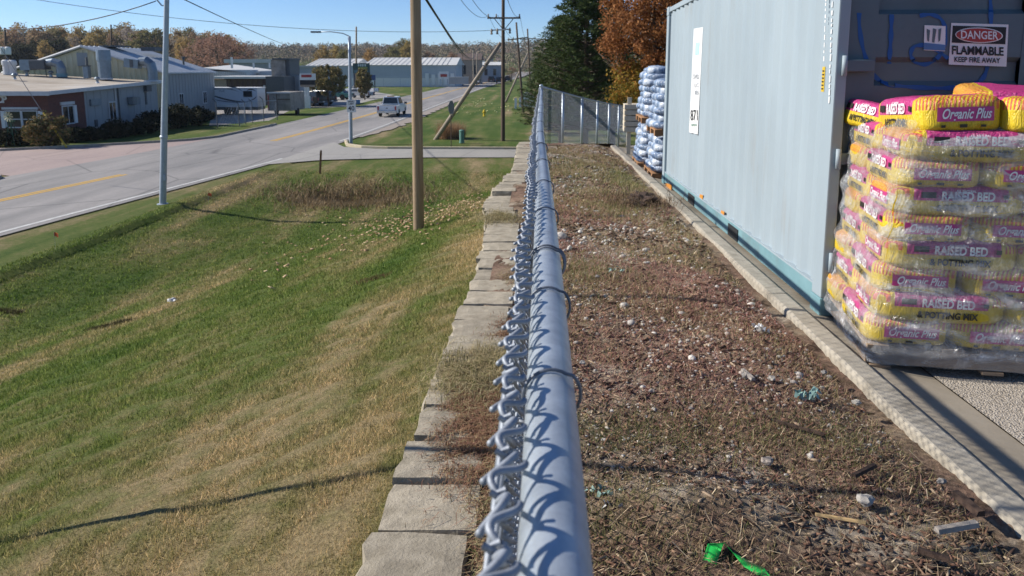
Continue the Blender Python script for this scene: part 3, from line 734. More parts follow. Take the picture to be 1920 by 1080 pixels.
# ------------------------------------------------------------------ bags of potting mix on a pallet
BA, BB, BC = 0.318, 0.203, 0.083                      # half sizes of a bag
def bag_geo(a, b, c, seed, amp=0.004, n=(20, 14, 9), p=7.0):
    r = np.random.default_rng(seed); V = []; Fc = []; key = {}
    ph = r.uniform(0, 6.28, 12)
    def vid(q):
        k = tuple(round(x, 4) for x in q)
        if k not in key:
            x, y, z = q; m = (abs(x) ** p + abs(y) ** p + abs(z) ** p) ** (-1 / p)
            x, y, z = x * m, y * m, z * m
            w = 1 + amp / c * (0.4 * math.sin(9 * x + ph[0]) * math.sin(7 * y + ph[1]) + 0.5 * math.sin(23 * x + ph[2] + 4 * z) * math.sin(19 * y + ph[3]) + 0.4 * math.sin(37 * y + ph[4] + 3 * x))
            pinch = 1 - 0.10 * abs(x) ** 6
            key[k] = len(V); V.append((a * x * (1 + amp * (w - 1)), b * y * pinch, c * z * w * (1 - 0.12 * abs(x) ** 4)))
        return key[k]
    def face(ax, s):
        u, v = [i for i in range(3) if i != ax]
        for i in range(n[u]):
            for j in range(n[v]):
                q = []
                for di, dj in ((0, 0), (1, 0), (1, 1), (0, 1)):
                    t = [0, 0, 0]; t[ax] = s; t[u] = -1 + 2 * (i + di) / n[u]; t[v] = -1 + 2 * (j + dj) / n[v]; q.append(vid(t))
                Fc.append(tuple(q))
    for ax in range(3):
        for s in (-1, 1): face(ax, s)
    me = bpy.data.meshes.new('bag'); me.from_pydata(V, [], Fc)
    bm = bmesh.new(); bm.from_mesh(me); bmesh.ops.recalc_face_normals(bm, faces=bm.faces); bm.to_mesh(me); bm.free()
    me.polygons.foreach_set('use_smooth', [True] * len(me.polygons)); return me
def bag_material():
    m, nt, b = base_mat('bag_print'); o = objco(nt)
    s = nt.nodes.new('ShaderNodeSeparateXYZ'); nt.links.new(o, s.inputs[0]); x, y, z = s.outputs
    ax = mth(nt, 'ABSOLUTE', x)
    st = mth(nt, 'GREATER_THAN', mth(nt, 'SINE', mth(nt, 'MULTIPLY', mth(nt, 'ADD', y, mth(nt, 'MULTIPLY', x, 0.6)), 330)), -0.1)
    endz = mth(nt, 'MULTIPLY', mth(nt, 'GREATER_THAN', ax, 0.235), mth(nt, 'GREATER_THAN', z, 0.020))
    side = mth(nt, 'MULTIPLY', mth(nt, 'LESS_THAN', ax, 0.215), mth(nt, 'GREATER_THAN', z, 0.004))
    yel = ramp(nt, noise(nt, o, 9, 4, 0.6), [(0.3, (0.60, 0.40, 0.015)), (0.7, (0.76, 0.56, 0.03))])
    c = mix(nt, mth(nt, 'MULTIPLY', endz, st), yel, (0.62, 0.13, 0.06))
    c = mix(nt, side, c, (0.50, 0.045, 0.20))
    nt.links.new(c, b.inputs['Base Color']); b.inputs['Roughness'].default_value = 0.33; b.inputs['Specular IOR Level'].default_value = 0.5
    h = noise(nt, mapping(nt, o, (2.2, 2.2, 0.6)), 16, 5, 0.6, 1.5); bump(nt, b, h, 0.8, 0.024); return m
MT['bag'] = bag_material()
MT['magenta'] = M('bag_magenta', (0.52, 0.045, 0.21), (0.42, 0.04, 0.17), 12, 0.35, 0.4, 30, 0.006)
MT['print_white'] = M('print_white', (0.85, 0.84, 0.82), (0.72, 0.7, 0.68), 12, 0.4)
MT['print_black'] = M('print_black', (0.03, 0.028, 0.02), None, 12, 0.4)
bag_me = [bag_geo(BA, BB, BC, i) for i in range(5)]
for me in bag_me: me.materials.append(MT['bag'])
def end_pt(y, z, off):                                 # print on the -x end
    t = max(0.02, 1 - abs(y / (BB * .93)) ** 7 - abs(z / (BC * .92)) ** 7) ** (1 / 7)
    return Vector((-(BA * t + off), -y, z))
def side_pt2(x, z, off):                               # print on the -y side
    t = max(0.02, 1 - abs(x / BA) ** 7 - abs(z / (BC * .96)) ** 7) ** (1 / 7)
    return Vector((x, -(BB * t + off), z))
def patch(name, fn, u0, u1, v0, v1, nu, nv, mat):
    me = MB().grid(lambda u, v: fn(u0 + (u1 - u0) * u, v0 + (v1 - v0) * v), nu, nv)
    m_ = bpy.data.meshes.new(name); m_.from_pydata(me.v, [], me.f); m_.materials.append(mat)
    m_.polygons.foreach_set('use_smooth', [True] * len(m_.polygons)); return m_
def tmesh(name, body, size, fn, mat, shear=0, bold=0, wid=None):
    vs, fs = text_geo(body, size, shear, bold); w = max(v[0] for v in vs) - min(v[0] for v in vs); k = (wid / w) if wid else 1
    m_ = bpy.data.meshes.new(name); m_.from_pydata([fn(v[0] * k, v[1]) for v in vs], [], fs); m_.materials.append(mat); return m_
P_end = [('printed_panel', patch('panel', lambda u, v: end_pt(u, v, .0055), -.125, .135, -.028, .030, 14, 6, MT['magenta'])),
         ('lettering', tmesh('t', 'Organic Plus', 0.058, lambda u, v: end_pt(u + .005, v + .001, .0085), MT['print_white'], 0.35, 0.0012, 0.225)),
         ('printed_mark', patch('mk', lambda u, v: end_pt(u, v, .006), -.02, .015, -.054, -.040, 3, 2, MT['print_black'])),
         ('printed_mark', patch('mk', lambda u, v: end_pt(u, v, .006), .075, .10, -.053, -.043, 3, 2, MT['print_black'])),
         ('printed_mark', patch('mk', lambda u, v: end_pt(u, v, .006), -.105, -.085, -.053, -.042, 3, 2, MT['print_black']))]
P_side = [('lettering', tmesh('t', 'RAISED BED', 0.060, lambda u, v: side_pt2(u + .03, v + .028, .0075), MT['print_white'], 0, 0.002, 0.24)),
          ('lettering', tmesh('t', '& POTTING MIX', 0.046, lambda u, v: side_pt2(u + .03, v - .032, .0075), MT['print_black'], 0, 0.002, 0.28)),
          ('lettering', tmesh('t', 'ALL NATURAL', 0.016, lambda u, v: side_pt2(u + .02, v + .055, .0075), MT['print_white'], 0, 0.0004, 0.09)),
          ('printed_emblem', patch('em', lambda u, v: side_pt2(u, v, .006), -.185, -.115, .018, .048, 5, 3, MT['print_black'])),
          ('printed_mark', patch('mk', lambda u, v: side_pt2(u, v, .006), .19, .215, .018, .040, 3, 2, MT['print_black']))]
def turned(lst):
    out = []
    for nm, me in lst:
        m2 = me.copy(); m2.transform(Matrix.Rotation(math.pi, 4, 'Z')); out.append((nm, m2))
    return out
P_side_r = turned(P_side)
PALX, PALY, PROT = 1.70, 3.70, R(-8.5)
Z0 = -1.476 - SL * 4.1
PALM = Matrix.Translation((PALX, PALY, Z0)) @ Matrix.Rotation(PROT, 4, 'Z')
MT['palletwood'] = M('pallet_wood', (0.30, 0.215, 0.14), (0.19, 0.13, 0.085), 10, 0.9, 0.4, 40, stretch=(0.3, 3, 3))
pal = thing('pallet', 'weathered wooden pallet under the wrapped stack of yellow bags', 'pallet', (PALX, PALY, Z0 + 0.004), PROT)
for i in range(3): MB().b2((0.0, 0.02 + i * 0.44, 0.018), (1.2, 0.11 + i * 0.44, 0.105)).build('stringer', MT['palletwood'], pal, bevel=.003)
for i in range(7): MB().b2((0.0 + i * 0.178, 0.0, 0.107), (0.105 + i * 0.178, 1.0, 0.124)).build('deck_board', MT['palletwood'], pal, bevel=.002)
for i in range(3): MB().b2((0.02 + i * 0.53, 0.0, 0.0), (0.12 + i * 0.53, 1.0, 0.016)).build('bottom_board', MT['palletwood'], pal, bevel=.002)
ordn = ['bottom', 'second', 'third', 'fourth', 'fifth', 'sixth', 'seventh', 'eighth']
LH = 0.1365
def put_bag(x, y, z, rz, label, group, prints, tilt=(0, 0), sc=1.0, zs=1.0):
    b = bpy.data.objects.new('soil_bag', random.choice(bag_me)); col.objects.link(b)
    b.matrix_world = PALM @ Matrix.Translation((x, y, z)) @ Matrix.Rotation(rz, 4, 'Z') @ Matrix.Rotation(tilt[0], 4, 'X') @ Matrix.Rotation(tilt[1], 4, 'Y') @ Matrix.Diagonal((sc, sc, zs, 1))
    tag(b, label, 'bag', group)
    for nm, me in prints:
        o = bpy.data.objects.new(nm, me); col.objects.link(o); o.parent = b
    return b
for L_ in range(8):
    z = 0.126 + BC * 0.93 + L_ * LH; jx = lambda: random.uniform(-.014, .014)
    grp = 'bags of potting mix stacked under plastic wrap'
    lean = 0.012 * L_
    if L_ % 2 == 0:                                    # three ends to the front, two lengthwise behind
        for i in range(3):
            put_bag(0.20 + i * 0.40 + jx() + lean, 0.315 + jx() * .7, z, R(90) + R(random.uniform(-2, 2)), 'yellow potting-mix bag lying end-on to the front under plastic wrap, %s layer of the pallet' % ordn[L_], grp, P_end + (P_side_r if i == 0 else []))
        for i in range(2):
            put_bag(0.30 + i * 0.61 + jx() + lean, 0.82 + jx(), z, R(180), 'yellow potting-mix bag lying lengthwise at the back of the wrapped pallet, %s layer' % ordn[L_], grp, [], sc=.96)
    else:
        for i in range(2):
            put_bag(0.315 + i * 0.61 + jx() + lean, 0.20 + jx() * .7, z, R(random.uniform(-2, 2)), 'potting-mix bag lying lengthwise to the front under plastic wrap, %s layer of the pallet' % ordn[L_], grp, P_side + (P_end if i == 0 else []))
        for i in range(3):
            put_bag(0.20 + i * 0.40 + jx() + lean, 0.70 + jx(), z, R(90), 'potting-mix bag lying end-on at the back of the wrapped pallet, %s layer' % ordn[L_], grp, P_side_r if i == 0 else [], sc=.96)
# left faces of the end-on bags carry the long-side print too
zt = 0.126 + BC * 0.93 + 8 * LH
top = 'loose bags of potting mix on top of the wrapped stack'
put_bag(0.33, 0.33, zt - .002, R(90 + 4), 'loose yellow potting-mix bag with its striped end forward on the stack, nearest the kerb', top, P_end + P_side_r, (R(-2), R(4)), zs=1.18)
put_bag(0.745, 0.30, zt - .012, R(90 - 3), 'loose yellow potting-mix bag with its striped end forward, in the middle of the stack top', top, P_end, (R(2), R(5)), zs=1.18)
put_bag(1.15, 0.30, zt - .01, R(90 - 5), 'loose yellow potting-mix bag on the wrapped stack top, farthest from the kerb', top, P_end, (R(1), R(3)))
put_bag(0.27, 0.80, zt - .075, R(90 + 14), 'loose potting-mix bag slumping over the back corner of the wrapped stack', top, P_side_r, (R(14), R(-4)))
put_bag(0.72, 0.84, zt - .015, R(184), 'loose yellow potting-mix bag lying across the back of the stack top', top, [], (R(-3), R(2)))
put_bag(0.86, 0.60, zt + .048, R(-5), 'potting-mix bag lying crosswise on the very top of the stack, printed side forward', top, P_side, (R(6), R(4)))
put_bag(1.36, 0.66, zt + .045, R(-30), 'crumpled potting-mix bag lying askew beside the topmost bag', top, P_side, (R(8), R(10)))
# stretch wrap: a crinkled clear film round the eight lower layers
def film_mat():
    m, nt, b = base_mat('stretch_film'); o = objco(nt); out = nt.nodes['Material Output']
    n1 = noise(nt, mapping(nt, o, (1, 1, 2.4)), 3.2, 6, 0.65, 1.2); n2 = noise(nt, mapping(nt, o, (1.5, 1.5, 0.5)), 11, 5, 0.7, 2.0)
    b.inputs['Base Color'].default_value = (0.85, 0.87, 0.9, 1); b.inputs['Roughness'].default_value = 0.12; b.inputs['Specular IOR Level'].default_value = 1.0
    bump(nt, b, n2, 1.0, 0.045)
    t = nt.nodes.new('ShaderNodeBsdfTransparent'); t.inputs[0].default_value = (0.96, 0.97, 0.98, 1)
    f = ramp(nt, n1, [(0.36, (0.15, 0.15, 0.15)), (0.52, (0.28, 0.28, 0.28)), (0.62, (0.5, 0.5, 0.5)), (0.69, (0.88, 0.88, 0.88))])
    mx = nt.nodes.new('ShaderNodeMixShader'); nt.links.new(f, mx.inputs[0]); nt.links.new(t.outputs[0], mx.inputs[1]); nt.links.new(b.outputs[0], mx.inputs[2])
    nt.links.new(mx.outputs[0], out.inputs[0]); return m
def film(u, v):
    z = 0.03 + v * (8 * LH + 0.16); q = u * 4; s = int(min(3, q)); f = q - s
    w0, d0 = 1.235, 1.035; rad = 0.07
    pull = 0.010 * math.sin(v * 51) + 0.006 * math.sin(u * 90 + v * 9) + 0.006 * math.sin(u * 37 - v * 23)
    top_in = max(0, (v - 0.93) / 0.07) ** 1.5 * 0.16 * (0.7 + 0.5 * math.sin(u * 31))
    e = 0.012 + pull - top_in - (0.015 if v < 0.05 else 0)
    pts = [(-e, -e), (w0 + e, -e), (w0 + e, d0 + e), (-e, d0 + e)]
    a, b = Vector(pts[s]), Vector(pts[(s + 1) % 4]); p = a.lerp(b, f)
    c = Vector((w0 / 2, d0 / 2)); k = 0.06 * (2 * abs(f - .5)) ** 12      # pull the corners in
    p = p.lerp(c, k * 0.8)
    return Vector((p.x - 0.015 + 0.105 * v, p.y - 0.012, z))
wr = MB().grid(film, 120, 60).xf(PALM).build('stretch_wrap', film_mat(), None, smooth=True)
tag(wr, 'crinkled clear plastic stretch wrap round the stack of yellow bags', 'plastic wrap')

# ------------------------------------------------------------------ blue-silver bags on pallets beyond the container
def silver_mat():
    m, nt, b = base_mat('silver_blue_film'); o = objco(nt)
    n1 = noise(nt, o, 5, 5, 0.6, 1.0)
    nt.links.new(ramp(nt, n1, [(0.34, (0.07, 0.12, 0.22)), (0.47, (0.25, 0.33, 0.46)), (0.62, (0.58, 0.63, 0.7))]), b.inputs['Base Color'])
    b.inputs['Roughness'].default_value = 0.22; b.inputs['Specular IOR Level'].default_value = 0.7
    bump(nt, b, noise(nt, o, 18, 4, 0.6, 1.5), 0.6, 0.03); return m
MT['silver'] = silver_mat()
sb_me = [bag_geo(0.30, 0.20, 0.068, 40 + i, 0.011, (12, 10, 6), 3.4) for i in range(5)]
for me in sb_me: me.materials.append(MT['silver'])
MT['orangewood'] = M('pallet_wood_new', (0.42, 0.22, 0.10), (0.3, 0.16, 0.08), 10, 0.85, 0.3, 40, stretch=(0.3, 3, 3))
def silver_stack(x, y, tiers, rz, who):
    zb = -1.51 - SL * (y + .5)
    for ti, (nl, dx) in enumerate(tiers):
        nm = ('lower', 'upper')[ti]
        p = thing('pallet', 'small orange-brown pallet under the %s tier of silver-blue bags, %s' % (nm, who), 'pallet', (x + dx, y, zb), rz)
        for i in range(3): MB().b2((0.0, 0.0 + i * 0.44, 0.018), (1.15, 0.10 + i * 0.44, 0.095)).build('stringer', MT['orangewood'], p)
        for i in range(6): MB().b2((0.0 + i * 0.206, -.02, 0.097), (0.11 + i * 0.206, 1.0, 0.113)).build('deck_board', MT['orangewood'], p)
        m = p.matrix_basis.copy()
        for l in range(nl):
            for (bx, by, r_) in (((0.31, 0.2, 0), (0.9, 0.2, 0), (0.2, 0.70, 90), (0.6, 0.70, 90)) if l % 2 == 0 else ((0.2, 0.3, 90), (0.6, 0.3, 90), (0.31, 0.8, 0), (1.0, 0.3, 90))):
                b = bpy.data.objects.new('silver_bag', random.choice(sb_me)); col.objects.link(b)
                b.matrix_world = m @ Matrix.Translation((bx + random.uniform(-.02, .02) + 0.01 * l, by + random.uniform(-.02, .02), 0.115 + 0.055 + l * 0.103)) @ Matrix.Rotation(R(r_ + random.uniform(-6, 6)), 4, 'Z') @ Matrix.Rotation(R(random.uniform(-5, 5)), 4, 'X') @ Matrix.Diagonal((random.uniform(.92, 1.1), random.uniform(.92, 1.12), random.uniform(.95, 1.2), 1))
                tag(b, 'glossy silver-blue plastic bag in the %s tier of the stack %s' % (nm, who), 'bag', 'silver-blue bags stacked beyond the container')
        zb += 0.115 + nl * 0.103 + 0.03
silver_stack(1.70, 11.1, [(5, 0), (7, 0.02)], R(-1), 'standing against the container end')
silver_stack(1.66, 12.5, [(6, 0), (8, 0.05)], R(-2), 'standing behind the other stack')
tc = M('black_tarp', (0.03, 0.032, 0.035), None, 9, 0.4, 0.5, 12, 0.03)
def tarp(u, v): return T(1.75 + u * 1.1, 11.15 + v * 1.0, 0.02 + 0.155 + 0.03 * math.sin(u * 9) * math.sin(v * 7) - 0.06 * (abs(u - .5) * 2) ** 6)
# cream slatted crate end and post
cr = thing('crate', 'cream slatted wooden crate standing at the end of the kerb', 'crate', T(1.66, 14.6, -1.51), R(-4))
MT['cream'] = M('cream_wood', (0.62, 0.55, 0.42), (0.5, 0.43, 0.32), 8, 0.8)
for i in range(5): MB().b2((0.0, 0, 0.48 + i * 0.11), (0.36, 0.6, 0.575 + i * 0.11)).build('slat', MT['cream'], cr, bevel=.006)
MB().b2((0.06, 0.05, 0), (0.14, 0.13, 1.15)).build('leg', MT['cream'], cr); MB().b2((0.26, 0.4, 0), (0.34, 0.5, 0.49)).build('leg', MT['cream'], cr)
MB().b2((0.24, 0.02, 0), (0.32, 0.1, 0.49)).build('leg', MT['cream'], cr)

# ------------------------------------------------------------------ what lies on the dirt strip
def blades(P, h, wd, lean, curve=0.0):
    """one triangle per blade"""
    n = len(P); a = rng.uniform(0, 2 * np.pi, n); b = rng.uniform(0, 2 * np.pi, n)
    s = np.stack([np.cos(a), np.sin(a), np.zeros(n)], 1) * (wd / 2)[:, None]
    t = np.stack([np.cos(b) * lean, np.sin(b) * lean, np.ones(n)], 1); t /= np.linalg.norm(t, axis=1)[:, None]
    tip = P + t * h[:, None]
    return np.stack([P - s, P + s, tip], 1).reshape(-1, 3)
def strands(P, length, wd, lean):
    """bent stalks: two quads each -> 2 triangles strips as quads"""
    n = len(P); b = rng.uniform(0, 2 * np.pi, n); out = []
    d = np.stack([np.cos(b), np.sin(b), np.zeros(n)], 1); s = np.stack([-np.sin(b), np.cos(b), np.zeros(n)], 1) * (wd / 2)[:, None]
    up = np.array([0, 0, 1.0])
    p1 = P + (d * (lean * .35)[:, None] + up * (1 - lean * .5)[:, None]) * (length * .5)[:, None]
    p2 = p1 + (d * (lean * 1.1)[:, None] + up * (0.55 - lean * .8)[:, None]) * (length * .5)[:, None]
    q1 = np.stack([P - s, P + s, p1 + s * .8, p1 - s * .8], 1); q2 = np.stack([p1 - s * .8, p1 + s * .8, p2 + s * .25, p2 - s * .25], 1)
    return np.concatenate([q1, q2], 0).reshape(-1, 3)
def terrace_pts(n, y0=1.25, y1=15.8, x0=-0.16, x1=1.47, pw=1.0):
    y = y0 * (y1 / y0) ** rng.uniform(0, 1, n); x = rng.uniform(x0, x1, n)
    return np.stack([x, y, dirt_h(x, y)], 1)
def clumpy(P, sc, thr, seed=0):
    r = np.sin(P[:, 0] * sc + seed) * np.sin(P[:, 1] * sc * .8 + seed * 2) + 0.6 * np.sin(P[:, 0] * sc * 2.3 + P[:, 1] * sc * 1.7 + seed)
    return P[r + rng.normal(0, .45, len(P)) > thr]
def chips(P, L, W, H):
    n = len(P); a = rng.uniform(0, 2 * np.pi, n); d = np.stack([np.cos(a), np.sin(a), rng.normal(0, .22, n)], 1); s = np.stack([-np.sin(a), np.cos(a), rng.normal(0, .3, n)], 1)
    u = np.cross(d, s); u /= np.linalg.norm(u, axis=1)[:, None]
    c = P + np.array([0, 0, 1]) * (H * .9)[:, None]
    A = lambda x, y, z: c + d * (L * x)[:, None] + s * (W * y)[:, None] + u * (H * z)[:, None]
    v = [A(-.5, -.5, .4), A(.5, -.35, .5), A(.45, .5, .5), A(-.5, .4, .4), A(-.45, -.4, -.6), A(.5, -.3, -.6), A(.5, .45, -.6), A(-.5, .5, -.6)]
    V = np.stack(v, 1).reshape(-1, 3)
    f = np.array([(0, 1, 2, 3), (0, 4, 5, 1), (1, 5, 6, 2), (2, 6, 7, 3), (3, 7, 4, 0)])
    return V, (f[None] + (np.arange(n) * 8)[:, None, None]).reshape(-1, 4)
P = terrace_pts(24000); P = P[rng.uniform(0, 1, len(P)) < np.clip(1.3 - P[:, 1] / 4.5, .14, 1)]; P = clumpy(P, 2.0, -.9, 1); n = len(P); k = np.clip(P[:, 1] / 3, .8, 2.2)
V, Fc = chips(P, rng.lognormal(-3.55, .5, n) * k, rng.uniform(.004, .012, n) * k, rng.uniform(.002, .006, n) * k)
stuff(link('mulch', ind_mesh('mulch', V, Fc), island_mat('mulch_chips', [(0.04, 0.025, 0.017), (0.12, 0.066, 0.045), (0.22, 0.12, 0.08), (0.07, 0.045, 0.033), (0.3, 0.19, 0.125), (0.1, 0.065, 0.05), (0.42, 0.32, 0.22)])), 'dark brown bark mulch and wood chips strewn on the dirt strip', 'mulch')
P = clumpy(terrace_pts(120000), 2.4, .0, 4); n = len(P); k = np.clip(P[:, 1] / 3, .8, 3)
stuff(link('dry_grass', raw_mesh('dry_grass', blades(P, rng.uniform(.012, .05, n) * np.sqrt(k), rng.uniform(.0016, .0038, n) * k, rng.normal(1.3, .6, n)), 3), island_mat('dry_grass_blades', [(0.55, 0.42, 0.25), (0.3, 0.21, 0.13), (0.17, 0.19, 0.06), (0.46, 0.35, 0.2), (0.24, 0.24, 0.09), (0.4, 0.23, 0.16), (0.7, 0.58, 0.38)], trans=0.25)), 'dry straw-coloured grass scattered on the dirt strip', 'dry grass')
P = clumpy(terrace_pts(90000, 2.3, 9), 1.7, -.05, 9); n = len(P); k = np.clip(P[:, 1] / 3, .8, 3)
stuff(link('dead_weeds', raw_mesh('dead_weeds', blades(P, rng.uniform(.01, .035, n) * np.sqrt(k), rng.uniform(.0016, .0035, n) * k, rng.normal(1.6, .7, n)), 3), island_mat('dead_weed_red', [(0.45, 0.2, 0.17), (0.28, 0.13, 0.11), (0.55, 0.31, 0.25), (0.38, 0.23, 0.18), (0.52, 0.25, 0.22)], trans=0.2)), 'reddish dead ground-cover weeds matted on the dirt strip', 'weeds')
P = terrace_pts(5200, 1.3, 12); P[:, 2] += .006; n = len(P)
stuff(link('dead_stalks', raw_mesh('dead_stalks', strands(P, rng.uniform(.04, .14, n), rng.uniform(.0015, .0035, n) * np.clip(P[:, 1] / 3, 1, 2.5), rng.uniform(1.2, 2.2, n)), 4), island_mat('dead_stalk', [(0.55, 0.42, 0.25), (0.09, 0.06, 0.045), (0.4, 0.28, 0.17), (0.05, 0.035, 0.028), (0.65, 0.52, 0.34), (0.28, 0.15, 0.11)])), 'thin dead stalks and twigs lying over the dirt strip', 'twigs')
P = np.concatenate([np.stack([rng.normal(cx, sx, k), rng.normal(cy, sy, k)], 1) for cx, cy, sx, sy, k in ((.45, 2.8, .3, .14, 3500), (1.1, 2.75, .2, .14, 1500), (.9, 8.2, .3, .5, 2500), (.5, 11.5, .5, 1.2, 3000), (1.2, 10.3, .15, .6, 1500), (.3, 5.4, .2, .3, 1200), (.2, 2.2, .15, .15, 1500))])
P = P[(P[:, 0] > -.15) & (P[:, 0] < 1.5) & (P[:, 1] > 1.4) & (P[:, 1] < 15.5)]; P = np.stack([P[:, 0], P[:, 1], dirt_h(P[:, 0], P[:, 1])], 1); n = len(P); k = np.clip(P[:, 1] / 3, .8, 3)
stuff(link('grass_tufts', raw_mesh('grass_tufts', blades(P, rng.uniform(.015, .055, n) * np.sqrt(k), rng.uniform(.0018, .0038, n) * k, rng.normal(.9, .5, n)), 3), island_mat('tuft_blades', [(0.17, 0.19, 0.06), (0.3, 0.27, 0.12), (0.1, 0.14, 0.035), (0.42, 0.36, 0.19), (0.22, 0.22, 0.08)], trans=.3)), 'sparse olive and straw grass growing in patches on the dirt strip', 'grass')
ICO = None
def pebbles(P, r):
    global ICO
    bm = bmesh.new(); bmesh.ops.create_icosphere(bm, subdivisions=1, radius=1)
    iv = np.array([v.co[:] for v in bm.verts]); fi = np.array([[v.index for v in f.verts] for f in bm.faces]); bm.free()
    n = len(P); sc = rng.uniform(.6, 1.25, (n, 1, 3)) * np.array([1, 1, .65]); j = rng.uniform(.78, 1.15, (n, len(iv), 1))
    a = rng.uniform(0, 6.28, n); ca, sa = np.cos(a), np.sin(a)
    v = iv[None] * sc * j * r[:, None, None]
    x = v[..., 0] * ca[:, None] - v[..., 1] * sa[:, None]; y = v[..., 0] * sa[:, None] + v[..., 1] * ca[:, None]
    v = np.stack([x, y, v[..., 2]], -1) + P[:, None] + np.array([0, 0, 1]) * (r * .25)[:, None, None]
    return v.reshape(-1, 3), (fi[None] + (np.arange(n) * len(iv))[:, None, None]).reshape(-1, 3)
MT['pebble'] = island_mat('pebble_stone', [(0.5, 0.47, 0.42), (0.32, 0.29, 0.26), (0.62, 0.58, 0.52), (0.25, 0.22, 0.2), (0.46, 0.4, 0.33)])
P = clumpy(terrace_pts(15000, 2.3, 15.8), 2.1, -.2, 2.5); n = len(P); k = np.clip(P[:, 1] / 3.5, .7, 1.7)
V, Fc = pebbles(P, rng.lognormal(-5.4, .55, n) * k)
stuff(link('gravel', ind_mesh('gravel', V, Fc), MT['pebble']), 'small pale pebbles scattered over the dirt strip', 'gravel')
# single stones that can be told apart
stones = [(1092, 682, .02), (1400, 708, .03), (1447, 712, .024), (1438, 868, .028), (1622, 942, .032), (1425, 622, .035), (1290, 640, .016), (1222, 735, .018), (1342, 575, .02), (1180, 560, .02), (1205, 610, .016), (1135, 555, .016), (1255, 690, .014), (1545, 700, .02), (1150, 470, .024), (1240, 455, .022), (1300, 520, .022), (1765, 905, .02), (1606, 757, .022), (1330, 485, .02), (1095, 470, .026), (1120, 520, .022), (1190, 405, .03), (1100, 395, .03), (1275, 560, .02)]
def on_dirt(px, py):
    r = ray(px, py); t = -1.405 / (r.z + SL * r.y); return r * t
bm_st = []
for i in range(4):
    V, Fc = pebbles(np.zeros((1, 3)), np.ones(1)); 
    bm = bmesh.new(); bmesh.ops.create_icosphere(bm, subdivisions=2, radius=1); rr = random.Random(i)
    for v in bm.verts:
        q = v.co.normalized(); v.co = q * (1 + .16 * math.sin(q.x * 5 + i) + .12 * math.sin(q.y * 7 + 2 * i) + rr.uniform(-.06, .06)); v.co.z *= .62
    me = bpy.data.meshes.new('stone'); bm.to_mesh(me); bm.free(); me.materials.append(M('stone_%d' % i, [(0.42, 0.39, 0.35), (0.27, 0.25, 0.23), (0.46, 0.42, 0.36), (0.34, 0.29, 0.25)][i], None, 3, 0.9, 0.4, 14)); bm_st.append(me)
for i, (px, py, r_) in enumerate(stones):
    q = on_dirt(px, py); o = bpy.data.objects.new('stone', bm_st[i % 4]); col.objects.link(o)
    o.location = q + Vector((0, 0, r_ * .3)); r_ *= .8; o.scale = (r_ * random.uniform(.8, 1.3), r_, r_); o.rotation_euler = (0, 0, random.uniform(0, 6))
    tag(o, 'loose pale stone lying on the dirt strip between fence and kerb', 'stone', 'loose stones on the dirt strip')
# splinters of wood
def splinter(px, py, px2, py2, wd, mat, label):
    a, b = on_dirt(px, py), on_dirt(px2, py2); d = (b - a); m = d.to_track_quat('X', 'Z').to_matrix()
    L_ = d.length; mb = MB().prism([(-wd / 2, 0), (-wd * .3, wd * .35), (wd * .35, wd * .4), (wd / 2, 0)], -L_ / 2, L_ / 2, 'x')
    mb.v = [(x, y * (1 - .55 * max(0, abs(x) / (L_ / 2) - .3)), z) for x, y, z in mb.v]
    o = mb.build('wood_splinter', mat); o.location = (a + b) / 2 + Vector((0, 0, .012)); o.rotation_euler = m.to_euler()
    tag(o, label, 'wood')
MT['straw'] = M('pale_wood', (0.55, 0.38, 0.18), (0.42, 0.28, 0.13), 12, 0.8, 0.4, 40, stretch=(.2, 3, 3)); MT['bark'] = M('dark_bark', (0.07, 0.042, 0.03), (0.035, 0.022, 0.016), 14, 0.95, 0.6, 40); MT['greywood'] = M('grey_wood', (0.36, 0.32, 0.28), (0.25, 0.22, 0.19), 14, 0.9, 0.5, 40)
splinter(1528, 972, 1622, 988, .018, MT['straw'], 'pale straw-coloured wood splinter lying in the mulch')
splinter(1452, 795, 1545, 822, .022, MT['bark'], 'long dark bark strip lying below the matted grass')
splinter(1755, 1005, 1830, 992, .04, MT['greywood'], 'split grey piece of wood in the mulch by the kerb')
splinter(1790, 935, 1838, 975, .05, MT['bark'], 'dark lump of bark pressed against the kerb')
splinter(1392, 700, 1412, 718, .035, MT['greywood'], 'short grey slab of wood among the dead weeds')
splinter(1720, 1040, 1780, 1060, .03, MT['bark'], 'dark bark piece in the mulch near the grey split wood')
splinter(1600, 900, 1640, 880, .03, MT['bark'], 'small bark piece lying beside a grey stone')
# green ribbon, teal net scraps, plastic litter
def ribbon(name, pts, wd, mat, label, cat, lift=.012):
    P_ = [on_dirt(a, b) + Vector((0, 0, lift + c)) for a, b, c in pts]; n = len(P_); V = []
    for i, q in enumerate(P_):
        t = (P_[min(i + 1, n - 1)] - P_[max(i - 1, 0)]).normalized(); s = t.cross(Vector((0.1, .5, 1))).normalized() * wd / 2
        tw = Matrix.Rotation(0.5 * math.sin(i * 1.7), 3, t); s = tw @ s
        V += [q - s, q + s, q + s + Vector((0, 0, .0015)), q - s + Vector((0, 0, .0015))]
    fs = []
    for i in range(n - 1): fs += [(4 * i + a, 4 * i + (a + 1) % 4, 4 * i + 4 + (a + 1) % 4, 4 * i + 4 + a) for a in range(4)]
    return tag(MB().add(V, fs).build(name, mat, smooth=True), label, cat)
MT['green_plastic'] = M('green_plastic', (0.02, 0.42, 0.07), (0.015, 0.3, 0.05), 9, 0.35); MT['teal_net'] = M('teal_net', (0.26, 0.40, 0.36), (0.16, 0.27, 0.25), 14, 0.6); MT['litter'] = M('white_litter', (0.7, 0.7, 0.7), (0.5, 0.5, 0.5), 9, 0.5)
